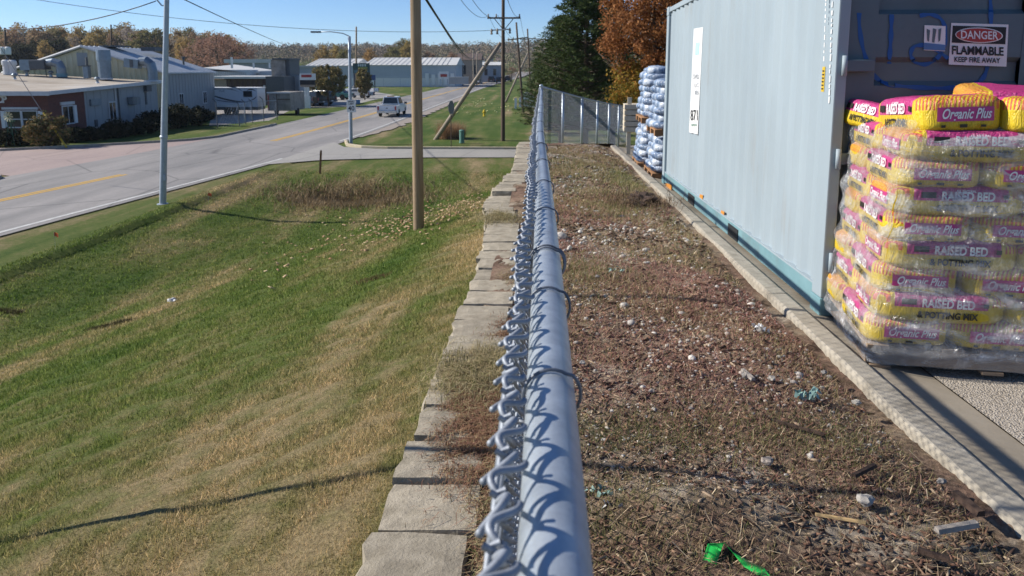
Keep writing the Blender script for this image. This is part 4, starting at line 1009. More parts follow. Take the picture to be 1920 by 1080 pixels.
ribbon('green_ribbon', [(1330, 1062, .0), (1338, 1046, .02), (1356, 1042, .03), (1375, 1054, .012), (1400, 1068, .004), (1425, 1078, .0), (1445, 1092, 0)], .042, MT['green_plastic'], 'bright green plastic ribbon curled on the dirt strip', 'ribbon')
def scrap(name, cx, cy, rx, ry, n, mat, label, cat):
    mb = MB(); r = random.Random(cx)
    for i in range(n):
        a = r.uniform(0, 6.28); L_ = r.uniform(.4, 1); q = on_dirt(cx + r.uniform(-rx, rx) * .7, cy + r.uniform(-ry, ry) * .7); e = q + Vector((math.cos(a) * .05 * L_, math.sin(a) * .02 * L_, .012 * r.random()))
        mid = (q + e) / 2 + Vector((0, 0, .025 * r.random() + .008)); s = Vector((-math.sin(a), math.cos(a), .4)) * .006
        mb.add([q - s, q + s, mid + s * 1.4, mid - s * 1.4, e + s * .4, e - s * .4], [(0, 1, 2, 3), (3, 2, 4, 5)])
    return tag(mb.build(name, mat), label, cat)
scrap('net_scrap', 1132, 932, 40, 9, 16, MT['teal_net'], 'torn scrap of teal netting in the mulch beside the fence', 'netting')
scrap('net_scrap', 1508, 742, 28, 12, 22, MT['teal_net'], 'bunched scrap of teal netting on the dirt near the kerb', 'netting')
scrap('paper_scrap', 1150, 958, 22, 6, 10, MT['litter'], 'white scrap of plastic beside the teal netting by the fence', 'litter')
scrap('paper_scrap', 1425, 620, 20, 6, 14, MT['litter'], 'crumpled clear plastic scrap among the pebbles near the kerb', 'litter')
scrap('paper_scrap', 1160, 508, 30, 5, 14, MT['teal_net'], 'pale strand of netting on the reddish weeds', 'litter')
# old stump with dry stalks by the kerb
stp = thing('tree_stump', 'dark rotten stump with dry stalks against the kerb by the container end', 'stump', on_dirt(1205, 378))
bm = bmesh.new(); bmesh.ops.create_icosphere(bm, subdivisions=4, radius=.17); rr = random.Random(5)
for v in bm.verts: q = v.co.normalized(); v.co *= 1 + .22 * math.sin(q.x * 7) * math.sin(q.y * 9 + 1) + .14 * math.sin(q.z * 13 + q.x * 11) + rr.uniform(-.05, .05); v.co.z *= .55; v.co.y *= 1.7
me = bpy.data.meshes.new('stump'); bm.to_mesh(me); bm.free(); link('stump', me, MT['bark'], stp)
V = strands(np.stack([rng.normal(-.05, .2, 700), rng.normal(0, .26, 700), np.zeros(700)], 1), rng.uniform(.1, .32, 700), rng.uniform(.004, .009, 700), rng.uniform(.5, 1.8, 700))
link('dry_stalks', raw_mesh('dry_stalks', V, 4), island_mat('stalk_brown', [(0.12, 0.075, 0.05), (0.25, 0.17, 0.1), (0.07, 0.045, 0.03)]), stp)

# ------------------------------------------------------------------ weeds over the wall blocks
def weed_clump(y0, y1, x0, x1, n, cols, hmax, label, zb=-1.385):
    n = int(n * 2.2)
    x = rng.normal((x0 + x1) / 2, (x1 - x0) * .27, n); y = rng.normal((y0 + y1) / 2, (y1 - y0) * .27, n); rag = np.sin(x * 23 + y * 9) + np.sin(y * 31 - x * 11) + rng.normal(0, .7, n) > -.7; rag &= (x > x0 - .06) & (x < x1 + .05); x, y = x[rag], y[rag]; n = len(x); P_ = np.stack([x, y, zb - SL * y + 0 * x], 1)
    c = np.array([(x0 + x1) / 2, (y0 + y1) / 2, zb])
    L_ = rng.uniform(.3, 1, n) * hmax
    o = link('weed_clump', raw_mesh('weed_clump', strands(P_ - c, L_, rng.uniform(.0016, .0036, n), rng.uniform(.6, 1.7, n)), 4), island_mat('weed', cols, trans=.2)); o.location = c
    return tag(o, label, 'weeds')
RED = [(0.27, 0.14, 0.085), (0.16, 0.09, 0.058), (0.38, 0.23, 0.13), (0.2, 0.13, 0.07), (0.3, 0.15, 0.11)]
DRYG = [(0.45, 0.36, 0.2), (0.3, 0.24, 0.12), (0.14, 0.15, 0.05), (0.52, 0.42, 0.25), (0.2, 0.17, 0.08)]
weed_clump(2.42, 3.30, -0.37, -0.04, 8500, RED + RED + DRYG[:2], .085, 'matted rusty-red dead weeds overgrowing the wall blocks')
weed_clump(3.0, 3.62, -0.48, -0.08, 2300, DRYG, .18, 'tuft of long dry grass sprouting across the wall blocks beyond the red weeds')
weed_clump(1.6, 3.2, -0.19, -0.06, 2200, RED + DRYG, .09, 'thin dead weeds in the gap between the wall blocks and the fence')
weed_clump(3.75, 4.1, -0.28, -0.08, 700, RED, .06, 'small reddish weed mat on a wall block beside the fence, past the dry grass')
weed_clump(7.0, 7.6, -0.62, -0.2, 1200, DRYG, .16, 'dry grass clump hanging over the wall where it bulges')
weed_clump(4.9, 5.4, -0.25, -0.08, 500, RED + DRYG, .08, 'sparse dry weeds on the wall blocks midway along the fence')

# ------------------------------------------------------------------ grass of the lawn
n = 420000
yy = 1.3 * (34 / 1.3) ** rng.uniform(0, 1, n); xx = -0.49 - rng.uniform(0, 1, n) ** 1.15 * np.minimum(13.2, 0.9 + 0.80 * yy)
keep = (xx > -12.9 - np.maximum(0, 20 - yy) * .0) & (yy < 36); xx, yy = xx[keep], yy[keep]
zz = gz(xx, yy) + 0.014 * np.sin(xx * 2.1 + np.sin(yy * 1.3)) * np.sin(yy * 1.7 + xx)
P = np.stack([xx, yy, zz - .004], 1); k = np.clip(np.hypot(xx, yy) / 3.0, .8, 7)
hh = rng.uniform(.014, .036, len(P)) * k ** .5; 
stuff(link('lawn_grass', raw_mesh('lawn_grass', blades(P, hh, rng.uniform(.0026, .005, len(P)) * k ** .95, rng.normal(.7, .45, len(P))), 3), MT['blade']), 'short mown grass on the slope, green with dry tan patches', 'grass')
# fallen leaves round the utility pole
n = 900; q = np.stack([rng.normal(-3.2, 1.9, n), rng.normal(22.5, 3.6, n)], 1); q = q[(q[:, 0] < -.7) & (q[:, 1] < 34)]
z = gz(q[:, 0], q[:, 1]); V, Fc = chips(np.stack([q[:, 0], q[:, 1], z + .03], 1), rng.uniform(.05, .11, len(q)), rng.uniform(.04, .08, len(q)), rng.uniform(.004, .012, len(q)))
stuff(link('fallen_leaves', ind_mesh('fallen_leaves', V, Fc), island_mat('leaf_litter', [(0.42, 0.28, 0.15), (0.28, 0.16, 0.08), (0.55, 0.42, 0.26), (0.35, 0.2, 0.12)])), 'tan fallen leaves lying on the slope around the utility pole', 'leaves')
def on_lawn(px, py):
    r = ray(px, py); lo, hi = .5, 60.0
    for _ in range(60):
        m_ = (lo + hi) / 2; p_ = r * m_
        if p_.z > float(gz(p_.x, p_.y)): lo = m_
        else: hi = m_
    return r * lo
# torn sod, molehill, dry hollow grass
def sod(px, py, rx, ry, n, cols, h, name, label, cat):
    c = on_lawn(px, py); mb = MB(); 
    base = MB().grid(lambda u, v: Vector(((u - .5) * 2 * rx, (v - .5) * 2 * ry, h * max(0, 1 - (2 * u - 1) ** 2) * max(0, 1 - (2 * v - 1) ** 2) * (.7 + .5 * math.sin(u * 17 + v * 9)) - .02)), 14, 8)
    base.v = [(x, y, z + float(gz(c.x + x, c.y + y)) - float(gz(c.x, c.y))) for x, y, z in base.v]
    t = thing(name, label, cat, c)
    base.build('soil', MT['soil'], t)
    x = rng.uniform(-rx, rx, n); y = rng.uniform(-ry, ry, n); z = gz(c.x + x, c.y + y) - c.z
    link('tufts', raw_mesh('tufts', blades(np.stack([x, y, z], 1), rng.uniform(.3, 1, n) * h * 1.6 + .02, np.full(n, max(.003, c.y * .0012)), rng.normal(.9, .5, n)), 3), island_mat(name + '_blades', cols, trans=.2), t)
MT['soil'] = M('bare_soil', (0.11, 0.075, 0.045), (0.05, 0.034, 0.02), 20, 0.95, 0.9, 60, .02)
SODC = [(0.06, 0.07, 0.02), (0.11, 0.09, 0.04), (0.045, 0.035, 0.02), (0.18, 0.14, 0.07)]
sod(205, 612, .40, .10, 900, SODC, .05, 'sod_clump', 'long dark clump of torn sod lying on the lawn', 'sod')
sod(15, 585, .30, .10, 500, SODC, .05, 'sod_clump', 'small torn sod lump beside the longer sod clump', 'sod')
sod(700, 525, .22, .14, 300, [(0.2, 0.11, 0.06), (0.12, 0.07, 0.04)], .04, 'molehill', 'small bare reddish dirt mound on the slope', 'dirt mound')
n = 9000; x = rng.normal(-7.6, 1.5, n); y = rng.normal(29.4, 1.25, n); z = gz(x, y)
o = stuff(link('hollow_grass', raw_mesh('hollow_grass', blades(np.stack([x, y, z], 1), rng.uniform(.08, .4, n), rng.uniform(.02, .05, n), rng.normal(.8, .4, n)), 3), island_mat('hollow_dry', [(0.34, 0.26, 0.14), (0.17, 0.11, 0.06), (0.44, 0.34, 0.2), (0.1, 0.07, 0.045)], trans=.2)), 'tall dry brown grass in the ditch hollow', 'dry grass')
# survey flags, litter on the lawn
def flag(px, py, label):
    c = on_lawn(px, py); t = thing('survey_flag', label, 'flag', c, random.uniform(-.6, .6))
    MB().tube([(0, 0, -.05), (0.01, 0, .45)], .003, 5).build('wire_stem', MT['galv'], t)
    MB().grid(lambda u, v: Vector((u * .13, .015 * math.sin(u * 5), .33 + v * .11 - u * .03)), 5, 3).build('flag', M('flag_orange', (0.75, 0.13, 0.03), None, 5, .6), t)
flag(104, 466, 'small orange survey flag in the grass below the road edge'); flag(391, 384, 'small orange survey flag beside the tall grey lamp post')
o = scrap('litter_bag', 322, 566, 6, 4, 1, MT['litter'], 'crumpled white litter lying in the green grass near the torn sod', 'litter'); bpy.data.objects.remove(o)
c = on_lawn(324, 566); bm = bmesh.new(); bmesh.ops.create_icosphere(bm, subdivisions=3, radius=.075)
for v in bm.verts: v.co *= 1 + .35 * math.sin(v.co.x * 70) * math.sin(v.co.y * 60 + 1) + random.uniform(-.12, .12); v.co.z *= .6; v.co.x *= 1.2
me = bpy.data.meshes.new('litter'); bm.to_mesh(me); bm.free(); o = link('litter', me, MT['litter']); o.location = c + Vector((0, 0, .03)); tag(o, 'crumpled white litter lying in the green grass near the torn sod', 'litter')
# slender pole added out of view to throw the long shadow over lawn and dirt
px_, py_ = -2.95, 2.53 + .111 * 2.95; zb = float(gz(px_, py_))
sp = thing('shadow_pole', 'slender grey steel pole added out of view on the lawn to cast a shadow', 'pole', (px_, py_, zb))
MB().tube([(0, 0, -.2), (0, 0, 3.75)], .019, 12).build('shaft', MT['galv'], sp, smooth=True); MB().lathe([(.024, 3.75), (.024, 3.78), (0.01, 3.8)], 10).build('pole_cap', MT['galv'], sp)

# ------------------------------------------------------------------ poles, wires, street furniture
def pole(name, base, top, r0, r1, mat, label, extra=None):
    b = Vector(base); t = thing(name, label, 'pole', b)
    MB().tube([Vector((0, 0, -.3))] + [(Vector(top) - b) * k for k in (0, .25, .5, .75, 1)], [r0, r0, r0 * .9 + r1 * .1, (r0 + r1) / 2, r0 * .2 + r1 * .8, r1], 20).build('shaft', mat, t, smooth=True)
    return t
wp_b = atY(785, 425, 17.0); wp_b.z = float(gz(wp_b.x, wp_b.y)); wp_t = atY(779, 0, 17.0); wp_t = wp_b + (wp_t - wp_b) * 2.3
wp = pole('utility_pole', wp_b, wp_t, .128, .112, MT['pole_wood'], 'pale brown wooden utility pole standing on the grassy slope below the wall')
lp_b = onz(305, 381); lp_b.z = float(gz(lp_b.x, lp_b.y)); lp_t = atY(312.5, 0, lp_b.y); lp_t = lp_b + (lp_t - lp_b) * 1.32
lp = pole('lamp_post', lp_b, lp_t, .115, .075, MT['lamp_steel'], 'tall grey steel street lamp post beside the road edge')
d_ = lp_t - lp_b
MB().tube([d_ * .97, d_ * .97 + Vector((-.6, -.1, .35)), d_ * .97 + Vector((-1.7, -.1, .5)), d_ * .97 + Vector((-2.3, -.1, .5))], .035, 8).build('lamp_arm', MT['lamp_steel'], lp, smooth=True)
MB().box(d_ * .97 + Vector((-2.6, -.1, .5)), (.7, .3, .12)).build('lamp_head', MT['lamp_steel'], lp, bevel=.03)
MB().box(d_ * (.95 / d_.z) + Vector((0.09, -.05, 0)), (.08, .12, .22)).build('hand_hole_cover', MT['lamp_steel'], lp, bevel=.01)
MB().lathe([(.19, -.05), (.19, .02), (.13, .03)], 16).build('base_plate', MT['lamp_steel'], lp)
MB().lathe([(.122, 0), (.13, .02), (.13, .08), (.115, .1)], 16, d_ * (2.3 / d_.z)).build('strap', MT['galv'], lp)
a_ = atY(303, 10, lp_b.y) - lp_b
MB().tube([atY(313, 12, lp_b.y) - lp_b, a_, atY(291, -4, lp_b.y) - lp_b], .025, 6).build('wire_bracket', MT['lamp_steel'], lp)
# road sign pole with far lamp
sp_b = onz(658, 268); sp_t = atY(655, 68, sp_b.y)
sg_ = pole('sign_lamp_post', sp_b, sp_t, .115, .085, MT['lamp_steel'], 'grey lamp post carrying the speed limit sign at the driveway corner')
e_ = atY(597, 60, sp_b.y) - sp_b; s_ = sp_t - sp_b
MB().tube([s_, s_.lerp(e_, .2) + Vector((0, 0, .12)), s_.lerp(e_, .6) + Vector((0, 0, .12)), e_], .03, 8).build('lamp_arm', MT['lamp_steel'], sg_, smooth=True)
MB().box(e_ + Vector((-.15, 0, 0)), (.6, .28, .1)).build('lamp_head', M('lamp_head_dark', (0.1, 0.12, 0.14), None, 5, .5), sg_, bevel=.02)
q0, q1 = atY(650.5, 210.5, sp_b.y - .15) - sp_b, atY(666.8, 187.5, sp_b.y - .15) - sp_b
ss = MB().b2((q0.x, -.16, q0.z), (q1.x, -.15, q1.z)).build('speed_sign', MT['white'], sg_, bevel=.004); ss['label'] = 'white speed limit sign reading 40'
cx_ = (q0.x + q1.x) / 2; hz = q1.z - q0.z
text('lettering', '40', .40, lambda u, v: (cx_ + u, -.164, q0.z + hz * .30 + v), MT['black'], ss, bold=.006)
text('lettering', 'SPEED', .14, lambda u, v: (cx_ + u, -.164, q0.z + hz * .86 + v), MT['black'], ss, bold=.003)
text('lettering', 'LIMIT', .14, lambda u, v: (cx_ + u, -.164, q0.z + hz * .68 + v), MT['black'], ss, bold=.003)
# utility poles down the road
def line_pole(base, top, r0, arm_px, Y, label, mat=MT['pole_dark']):
    t = pole('utility_pole', base, top, r0, r0 * .7, mat, label)
    (xa, ya), (xb, yb) = arm_px
    A_, B_ = atY(xa, ya, Y) - Vector(base), atY(xb, yb, Y) - Vector(base)
    arm = MB().tube([A_ + Vector((0, -.14, 0)), B_ + Vector((0, -.14, 0))], .06, 6).build('cross_arm', mat, t)
    m = (A_ + B_) / 2
    for s in (-1, 1): MB().tube([m + (B_ - A_) * .28 * s + Vector((0, -.14, -.06)), m + Vector((0, -.12, -.75))], .025, 5).build('arm_brace', mat, t)
    for k in (.03, .27, .97): MB().lathe([(.045, 0), (.05, .06), (.03, .1), (.05, .14), (.02, .2)], 8, A_ + (B_ - A_) * k + Vector((0, -.14, .05))).build('insulator', MT['pole_grey'], arm)
    return t
u1b = onz(943, 263); u1 = line_pole(u1b, u1b + (atY(943.5, 0, u1b.y) - u1b) * 1.22, .135, ((914, 34), (976, 34)), u1b.y, 'dark wooden utility pole with a cross-arm and a leaning prop pole')
base = Vector(u1b)
A_, B_ = atY(922, 57, u1b.y) - base, atY(958, 55, u1b.y) - base
ar = MB().tube([A_ + Vector((0, -.16, 0)), B_ + Vector((0, -.16, 0))], .045, 6).build('equipment_arm', MT['galv'], u1)
for k in (.0, .3, .95): MB().lathe([(.05, -.25), (.08, -.2), (.05, -.1), (.08, -.05), (.05, .05), (.03, .12)], 8, A_ + (B_ - A_) * k + Vector((0, -.2, -.02))).build('fuse', MT['pole_grey'], ar)
def prop(px0, py0, px1, py1, Y0, label, Y1=None):
    b = atY(px0, py0, Y0); b.z = -4.75; e = atY(px1, py1, Y1 or Y0)
    t = thing('prop_pole', label, 'pole', b); d = e - b
    MB().tube([d * -.02, d * .5, d], [.15, .135, .115], 14).build('shaft', MT['pole_grey'], t, smooth=True)
    MB().tube([d * .78, d * .785], [.132, .132], 14).build('band', MT['black'], t)
prop(817, 260, 939, 80, 48.6, 'pale weathered prop pole leaning against the cross-armed utility pole', 48.2)
u2b = onz(981, 210); line_pole(u2b, atY(968, 42, u2b.y), .13, ((952, 75), (991, 70)), u2b.y, 'dark leaning utility pole behind the yellow hydrant, with a cross-arm')
u3b = onz(996, 193); u3b.z = -4.7; line_pole(u3b, atY(989, 54, u3b.y), .13, ((975, 74), (1004, 72)), u3b.y, 'farther dark utility pole partly hidden by the pine')
prop(948, 186, 990, 99, 100, 'distant pale prop pole leaning against the farther utility pole', 99)
f0 = atY(888, 150, 170); f0.z = -4.7; t = pole('utility_pole', f0, atY(887, 94, 170), .15, .12, MT['pole_grey'], 'thin far utility pole beside the brown house')
f0 = atY(894, 150, 180); f0.z = -4.7; pole('utility_pole', f0, atY(894, 97, 180), .15, .12, MT['pole_grey'], 'thin far pole with a lamp next to the brown house gable')
f0 = atY(868, 150, 190); f0.z = -4.7; pole('utility_pole', f0, atY(867, 100, 190), .14, .1, MT['pole_dark'], 'thin far pole standing in front of the brown house wall')
f0 = onz(668, 178); pole('utility_pole', f0, atY(668, 50, f0.y), .17, .13, MT['pole_wood'], 'tall wooden utility pole beside the dark green sign')
f0 = atY(10, 140, 95); f0.z = -4.7; t = pole('utility_pole', f0, atY(9, 52, 95), .16, .12, MT['pole_dark'], 'dark utility pole with a white transformer behind the brick shop')
MB().lathe([(.3, -.5), (.34, -.4), (.34, .4), (.2, .5)], 12, atY(5, 95, 94.6) - f0).build('transformer', MT['white'], t); MB().lathe([(.3, -.5), (.34, -.4), (.34, .4), (.2, .5)], 12, atY(15, 95, 94.6) - f0).build('transformer', MT['white'], t)
f0 = atY(208, 140, 120); f0.z = -4.7; pole('utility_pole', f0, atY(208, 46, 120), .16, .12, MT['pole_dark'], 'dark utility pole rising behind the metal barn roof')
MT['cable'] = M('cable_black', (0.02, 0.02, 0.022), None, 8, .6); MT['cable_grey'] = M('cable_grey', (0.14, 0.15, 0.17), None, 8, .6)
def wire(a, b, sag, r, label, mat=None, n=26):
    a, b = Vector(a), Vector(b); pts = [a.lerp(b, i / n) - Vector((0, 0, sag * 4 * (i / n) * (1 - i / n))) for i in range(n + 1)]
    r_ = [r * (1 if not hasattr(r, '__len__') else 1)] * (n + 1)
    tag(MB().tube(pts, r_, 5).build('overhead_wire', mat or MT['cable'], smooth=True), label, 'wire')
wire(atY(786, -22, 17), atY(893, 96, 170), 1.6, .035, 'thick black overhead cable running from the near wooden pole down the road')
wire(atY(782, -32, 17), atY(886, 98, 170), 1.5, .022, 'thinner black overhead cable below the thick one, running down the road')
for k, (p0, p1, l) in enumerate((((845, -30), (916, 29), 'arm end'), ((868, -30), (934, 29), 'inner insulator'), ((940, -40), (975, 29), 'outer insulator'))):
    wire(atY(*p0, 26), atY(*p1, u1b.y), .5, .012, 'thin wire rising from the cross-armed pole, %s' % l, MT['cable_grey'])
    a = atY(*p1, u1b.y); b = atY(952 + k * 18, 74, u2b.y); wire(a, b, .5, .012, 'thin wire between the cross-armed pole and the leaning pole, %s' % l, MT['cable_grey'])
wire(atY(922, 57, u1b.y), atY(-160, -40, 36), .9, .014, 'long thin wire crossing the sky from the cross-armed pole over the road', MT['cable_grey'])
wire(atY(292, 2, lp_b.y), atY(-330, -20, 30), 1.25, .018, 'sagging black cable strung from the tall grey lamp post to the left')
wire(atY(322, -12, lp_b.y), atY(600, 92, 230), 1.2, .02, 'black cable running from the lamp post towards the distant woods')
# hydrant, pedestal, sign seen from behind, stake, white box sign
hb = onz(908, 218); hy = thing('fire_hydrant', 'yellow fire hydrant standing in the roadside grass', 'hydrant', hb)
MT['hyd'] = M('hydrant_yellow', (0.65, 0.47, 0.02), (0.5, 0.36, 0.02), 5, .5)
MB().lathe([(.16, 0), (.16, .05), (.11, .06), (.11, .42), (.15, .43), (.15, .47), (.12, .5), (.10, .58), (.03, .64), (.03, .68)], 14).build('barrel', MT['hyd'], hy, smooth=False)
for s in (-1, 1): MB().tube([(0, 0, .35), (.19 * s, 0, .35)], .055, 10).build('outlet', MT['hyd'], hy)
MB().tube([(0, 0, .33), (0, -.2, .33)], .075, 10).build('outlet', MT['hyd'], hy)
pb = onz(866, 268); pd = thing('utility_pedestal', 'green plastic utility pedestal beside the dry grass clump', 'pedestal', pb)
MT['ped'] = M('pedestal_green', (0.13, 0.27, 0.22), (0.1, 0.21, 0.17), 4, .6)
MB().lathe([(.15, 0), (.15, .70), (.165, .71), (.165, .78), (.12, .82)], 16).build('housing', MT['ped'], pd, smooth=False); MB().lathe([(.172, .0), (.172, .08)], 16).build('collar', MT['ped'], pd)
sb = onz(846, 273); sn = thing('road_sign', 'small grey sign on a thin post seen from its back', 'sign', sb)
MB().tube([(0, 0, -.2), (0, 0, 2.5)], .03, 6).build('post', MT['pole_dark'], sn)
oc = [(.33 * math.cos(R(22.5 + 45 * i)), 2.3 + .42 * math.sin(R(22.5 + 45 * i))) for i in range(8)]
MB().prism(oc, -.05, -.035, 'y').xf(Matrix.Rotation(R(62), 4, 'Z')).build('sign_plate', M('sign_back', (0.2, 0.22, 0.24), None, 5, .5), sn)
sk = on_lawn(600, 326); st_ = MB().prism([(-.045, 0), (.045, 0), (.045, 1.05), (0, 1.12), (-.045, 1.05)], -.02, .02, 'y').build('wooden_stake', M('stake_brown', (0.26, 0.13, 0.06), None, 6, .9)); st_.location = sk; st_.rotation_euler = (0, R(5), 0); tag(st_, 'brown wooden stake standing in the lawn by the driveway mouth', 'stake')
wb = onz(988, 204); wh = thing('yard_sign', 'white house-shaped roadside sign beside the leaning utility pole', 'sign', wb)
MB().prism([(-.9, .2), (.9, .2), (.9, 1.2), (0, 2.0), (-.9, 1.2)], -.05, .05, 'y').build('board', MT['white'], wh); MB().b2((-1.4, -.05, 0), (-1.15, .05, 1.2)).build('post', MT['white'], wh); MB().b2((-.3, -.06, .4), (.3, -.05, .9)).build('panel', MT['pole_grey'], wh); MB().b2((.75, -.04, 0), (.88, .04, .21)).build('post', MT['white'], wh)
# tall dry grass at the prop pole's foot
n = 3000; c = onz(846, 258); a = rng.uniform(0, 6.28, n); rr_ = np.sqrt(rng.uniform(0, 1, n)) * .75
P = np.stack([c.x + rr_ * np.cos(a) * 1.2, c.y + rr_ * np.sin(a), np.full(n, -4.75)], 1)
o = link('dry_grass_clump', raw_mesh('dry_grass_clump', blades(P - np.array(c), rng.uniform(.5, 1.35, n), rng.uniform(.012, .03, n), rng.normal(.35, .25, n)), 3), island_mat('clump_dry', [(0.42, 0.27, 0.15), (0.26, 0.15, 0.08), (0.52, 0.36, 0.22), (0.18, 0.1, 0.06)], trans=.2)); o.location = c
tag(o, 'tan clump of tall dry grass around the foot of the prop pole', 'grass clump')
# little yellow flowers / leaves in the far verge
n = 60; x = rng.uniform(-9.5, -3, n); y = rng.uniform(74, 118, n)
V, Fc = pebbles(np.stack([x, y, np.full(n, -4.7)], 1), rng.uniform(.05, .13, n)); stuff(link('yellow_leaves', ind_mesh('yellow_leaves', V, Fc), island_mat('yellow_leaf', [(0.6, 0.55, 0.2), (0.7, 0.68, 0.4)])), 'yellow leaves dotted over the far roadside grass', 'leaves')

# ------------------------------------------------------------------ trees
def crown_geo(shape, n_cl, n_leaf, leaf, seed, cl_r=.16, flat=1.0):
    """leaf quads in clumps; shape(rng) -> clump centre in unit crown space"""
    r = np.random.default_rng(seed); C = np.array([shape(r) for _ in range(n_cl)])
    cc = np.repeat(C[:, :3], n_leaf, 0); sz = np.repeat(C[:, 3], n_leaf)
    d = r.normal(0, 1, (len(cc), 3)); d /= np.linalg.norm(d, axis=1)[:, None]
    p = cc + d * (r.uniform(0, 1, len(cc)) ** .5 * sz)[:, None] * np.array([1, 1, flat])
    a = r.normal(0, 1, (len(p), 3)); a /= np.linalg.norm(a, axis=1)[:, None]
    b = np.cross(a, r.normal(0, 1, (len(p), 3))); b /= np.linalg.norm(b, axis=1)[:, None]
    L_ = r.uniform(.6, 1.3, len(p))[:, None] * leaf; 
    return np.stack([p - a * L_, p + b * L_ * .55, p + a * L_, p - b * L_ * .55], 1).reshape(-1, 3)
def broad(rx, rz, zc, hollow=.55, clr=.5):
    def f(r):
        while True:
            q = r.uniform(-1, 1, 3); m = np.linalg.norm(q)
            if m < 1 and m > hollow * r.uniform(0, 1): break
        s = 1 - .25 * max(0, q[2])
        return (q[0] * rx * s, q[1] * rx * s, zc + q[2] * rz, clr * r.uniform(.55, 1.2))
    return f
def limbs(mb, h, r0, spread, n, seed, z0=.35):
    r = random.Random(seed); mb.tube([(0, 0, -.4), (0.02 * h, 0, h * .35), (-.02 * h, .02 * h, h * .65), (0, 0, h * .92)], [r0 * 1.25, r0, r0 * .6, r0 * .12], 8)
    for i in range(n):
        z = h * (z0 + (.8 - z0) * i / n); a = r.uniform(0, 6.28); L_ = spread * (1 - .5 * i / n) * r.uniform(.7, 1.1)
        p = Vector((0, 0, z)); e = p + Vector((math.cos(a) * L_, math.sin(a) * L_, L_ * .75)); m_ = p.lerp(e, .5) + Vector((0, 0, -.06 * L_))
        mb.tube([p, m_, e], [r0 * .45, r0 * .28, r0 * .06], 5)
        for j in range(3):
            e2 = m_.lerp(e, .3 + .3 * j) ; a2 = a + r.uniform(-1.2, 1.2); mb.tube([e2, e2 + Vector((math.cos(a2), math.sin(a2), .7)) * L_ * .45], [r0 * .16, r0 * .03], 4)
    return mb
MT['bark_grey'] = M('tree_bark', (0.14, 0.105, 0.075), (0.07, 0.05, 0.036), 9, .95, .6, 30, .02, stretch=(1, 1, .2))
def tree(name, label, cat, base, h, r0, spread, nl, crown, mat, seed, group=None, z0=.35):
    t = thing(name, label, cat, base, random.uniform(0, 6), group)
    limbs(MB(), h, r0, spread, nl, seed, z0).build('trunk', MT['bark_grey'], t, smooth=True)
    if crown is not None: link('crown', raw_mesh('crown', crown, 4), mat, t)
    return t
# pine on the right: whorls of up-swept boughs carrying needle tufts
MT['needle'] = island_mat('pine_needles', [(0.028, 0.05, 0.016), (0.048, 0.082, 0.022), (0.075, 0.105, 0.03), (0.036, 0.06, 0.02), (0.11, 0.125, 0.04)], trans=.12)
def pine(label, base, h, rad, seed, nb=150, tuft=150):
    t = thing('pine_tree', label, 'tree', base); r = random.Random(seed); mb = MB(); mb.tube([(0, 0, -.4), (0, 0, h * .5), (0.05, 0, h * .98)], [h * .022, h * .015, h * .003], 9)
    cen = []
    for i in range(nb):
        f = (i + .5) / nb; z = h * (.10 + .88 * f); a = i * 2.4 + r.uniform(-.3, .3)
        L_ = rad * (1 - f) ** .62 * r.uniform(.72, 1.12) * (1 if f > .12 else .8) + .12
        e = Vector((math.cos(a) * L_, math.sin(a) * L_, z + L_ * (.12 + .35 * f))); p = Vector((0, 0, z))
        mb.tube([p, p.lerp(e, .5) + Vector((0, 0, -.05 * L_)), e], [.05 * (1 - f) + .012, .03 * (1 - f) + .008, .005], 4)
        for j in range(4):
            k = .42 + .19 * j; q = p.lerp(e, k); side = Vector((-math.sin(a), math.cos(a), 0)) * r.uniform(-.3, .3) * L_ * k
            cen.append((*(q + side + Vector((0, 0, .1))), r.uniform(.2, .36) * (h / 8)))
    mb.build('trunk', MT['bark_grey'], t, smooth=True)
    C = np.array(cen); it = iter(C); rg = np.random.default_rng(seed)
    n = tuft * 4; c = np.repeat(C, n // 8, 0); d = rg.normal(0, 1, (len(c), 3)); d /= np.linalg.norm(d, axis=1)[:, None]
    d[:, 2] = np.abs(d[:, 2]) * .8 - .15
    p = c[:, :3] + d * (rg.uniform(.1, 1, len(c)) * c[:, 3])[:, None]; L_ = rg.uniform(.05, .13, len(c))[:, None] * (h / 8)
    s = np.cross(d, rg.normal(0, 1, d.shape)); s /= np.linalg.norm(s, axis=1)[:, None]
    link('crown', raw_mesh('crown', np.stack([p - s * L_ * .22, p + s * L_ * .22, p + d * L_ * 1.5], 1).reshape(-1, 3), 3), MT['needle'], t)
pb_ = atY(1098, 200, 40); pb_.z = float(gz(pb_.x, pb_.y)); pine('tall dark green pine standing beyond the turned fence', pb_, 8.9, 3.0, 3, 190, 200)
pb_ = atY(1150, 200, 44); pb_.z = float(gz(pb_.x, pb_.y)); pine('dark pine growing between the tall pine and the orange tree', pb_, 8.2, 2.6, 8, 130, 150)
pb_ = atY(1052, 200, 43); pb_.z = float(gz(pb_.x, pb_.y)); pine('shorter dark pine on the road side of the tall pine', pb_, 7.3, 2.6, 5, 130, 150)
pb_ = atY(1010, 200, 52); pb_.z = float(gz(pb_.x, pb_.y)); pine('low bushy pine beside the utility poles, at the foot of the taller pines', pb_, 5.2, 1.7, 6, 90, 90)
MT['maple'] = island_mat('maple_leaves', [(0.25, 0.10, 0.035), (0.34, 0.145, 0.05), (0.16, 0.06, 0.025), (0.42, 0.2, 0.075), (0.28, 0.115, 0.045)], trans=.35)
MT['maple_low'] = island_mat('maple_leaves_yellow', [(0.34, 0.22, 0.035), (0.2, 0.17, 0.03), (0.42, 0.2, 0.04), (0.15, 0.16, 0.03)], trans=.35)
mb_ = atY(1225, 200, 29); mb_.z = float(gz(mb_.x, mb_.y))
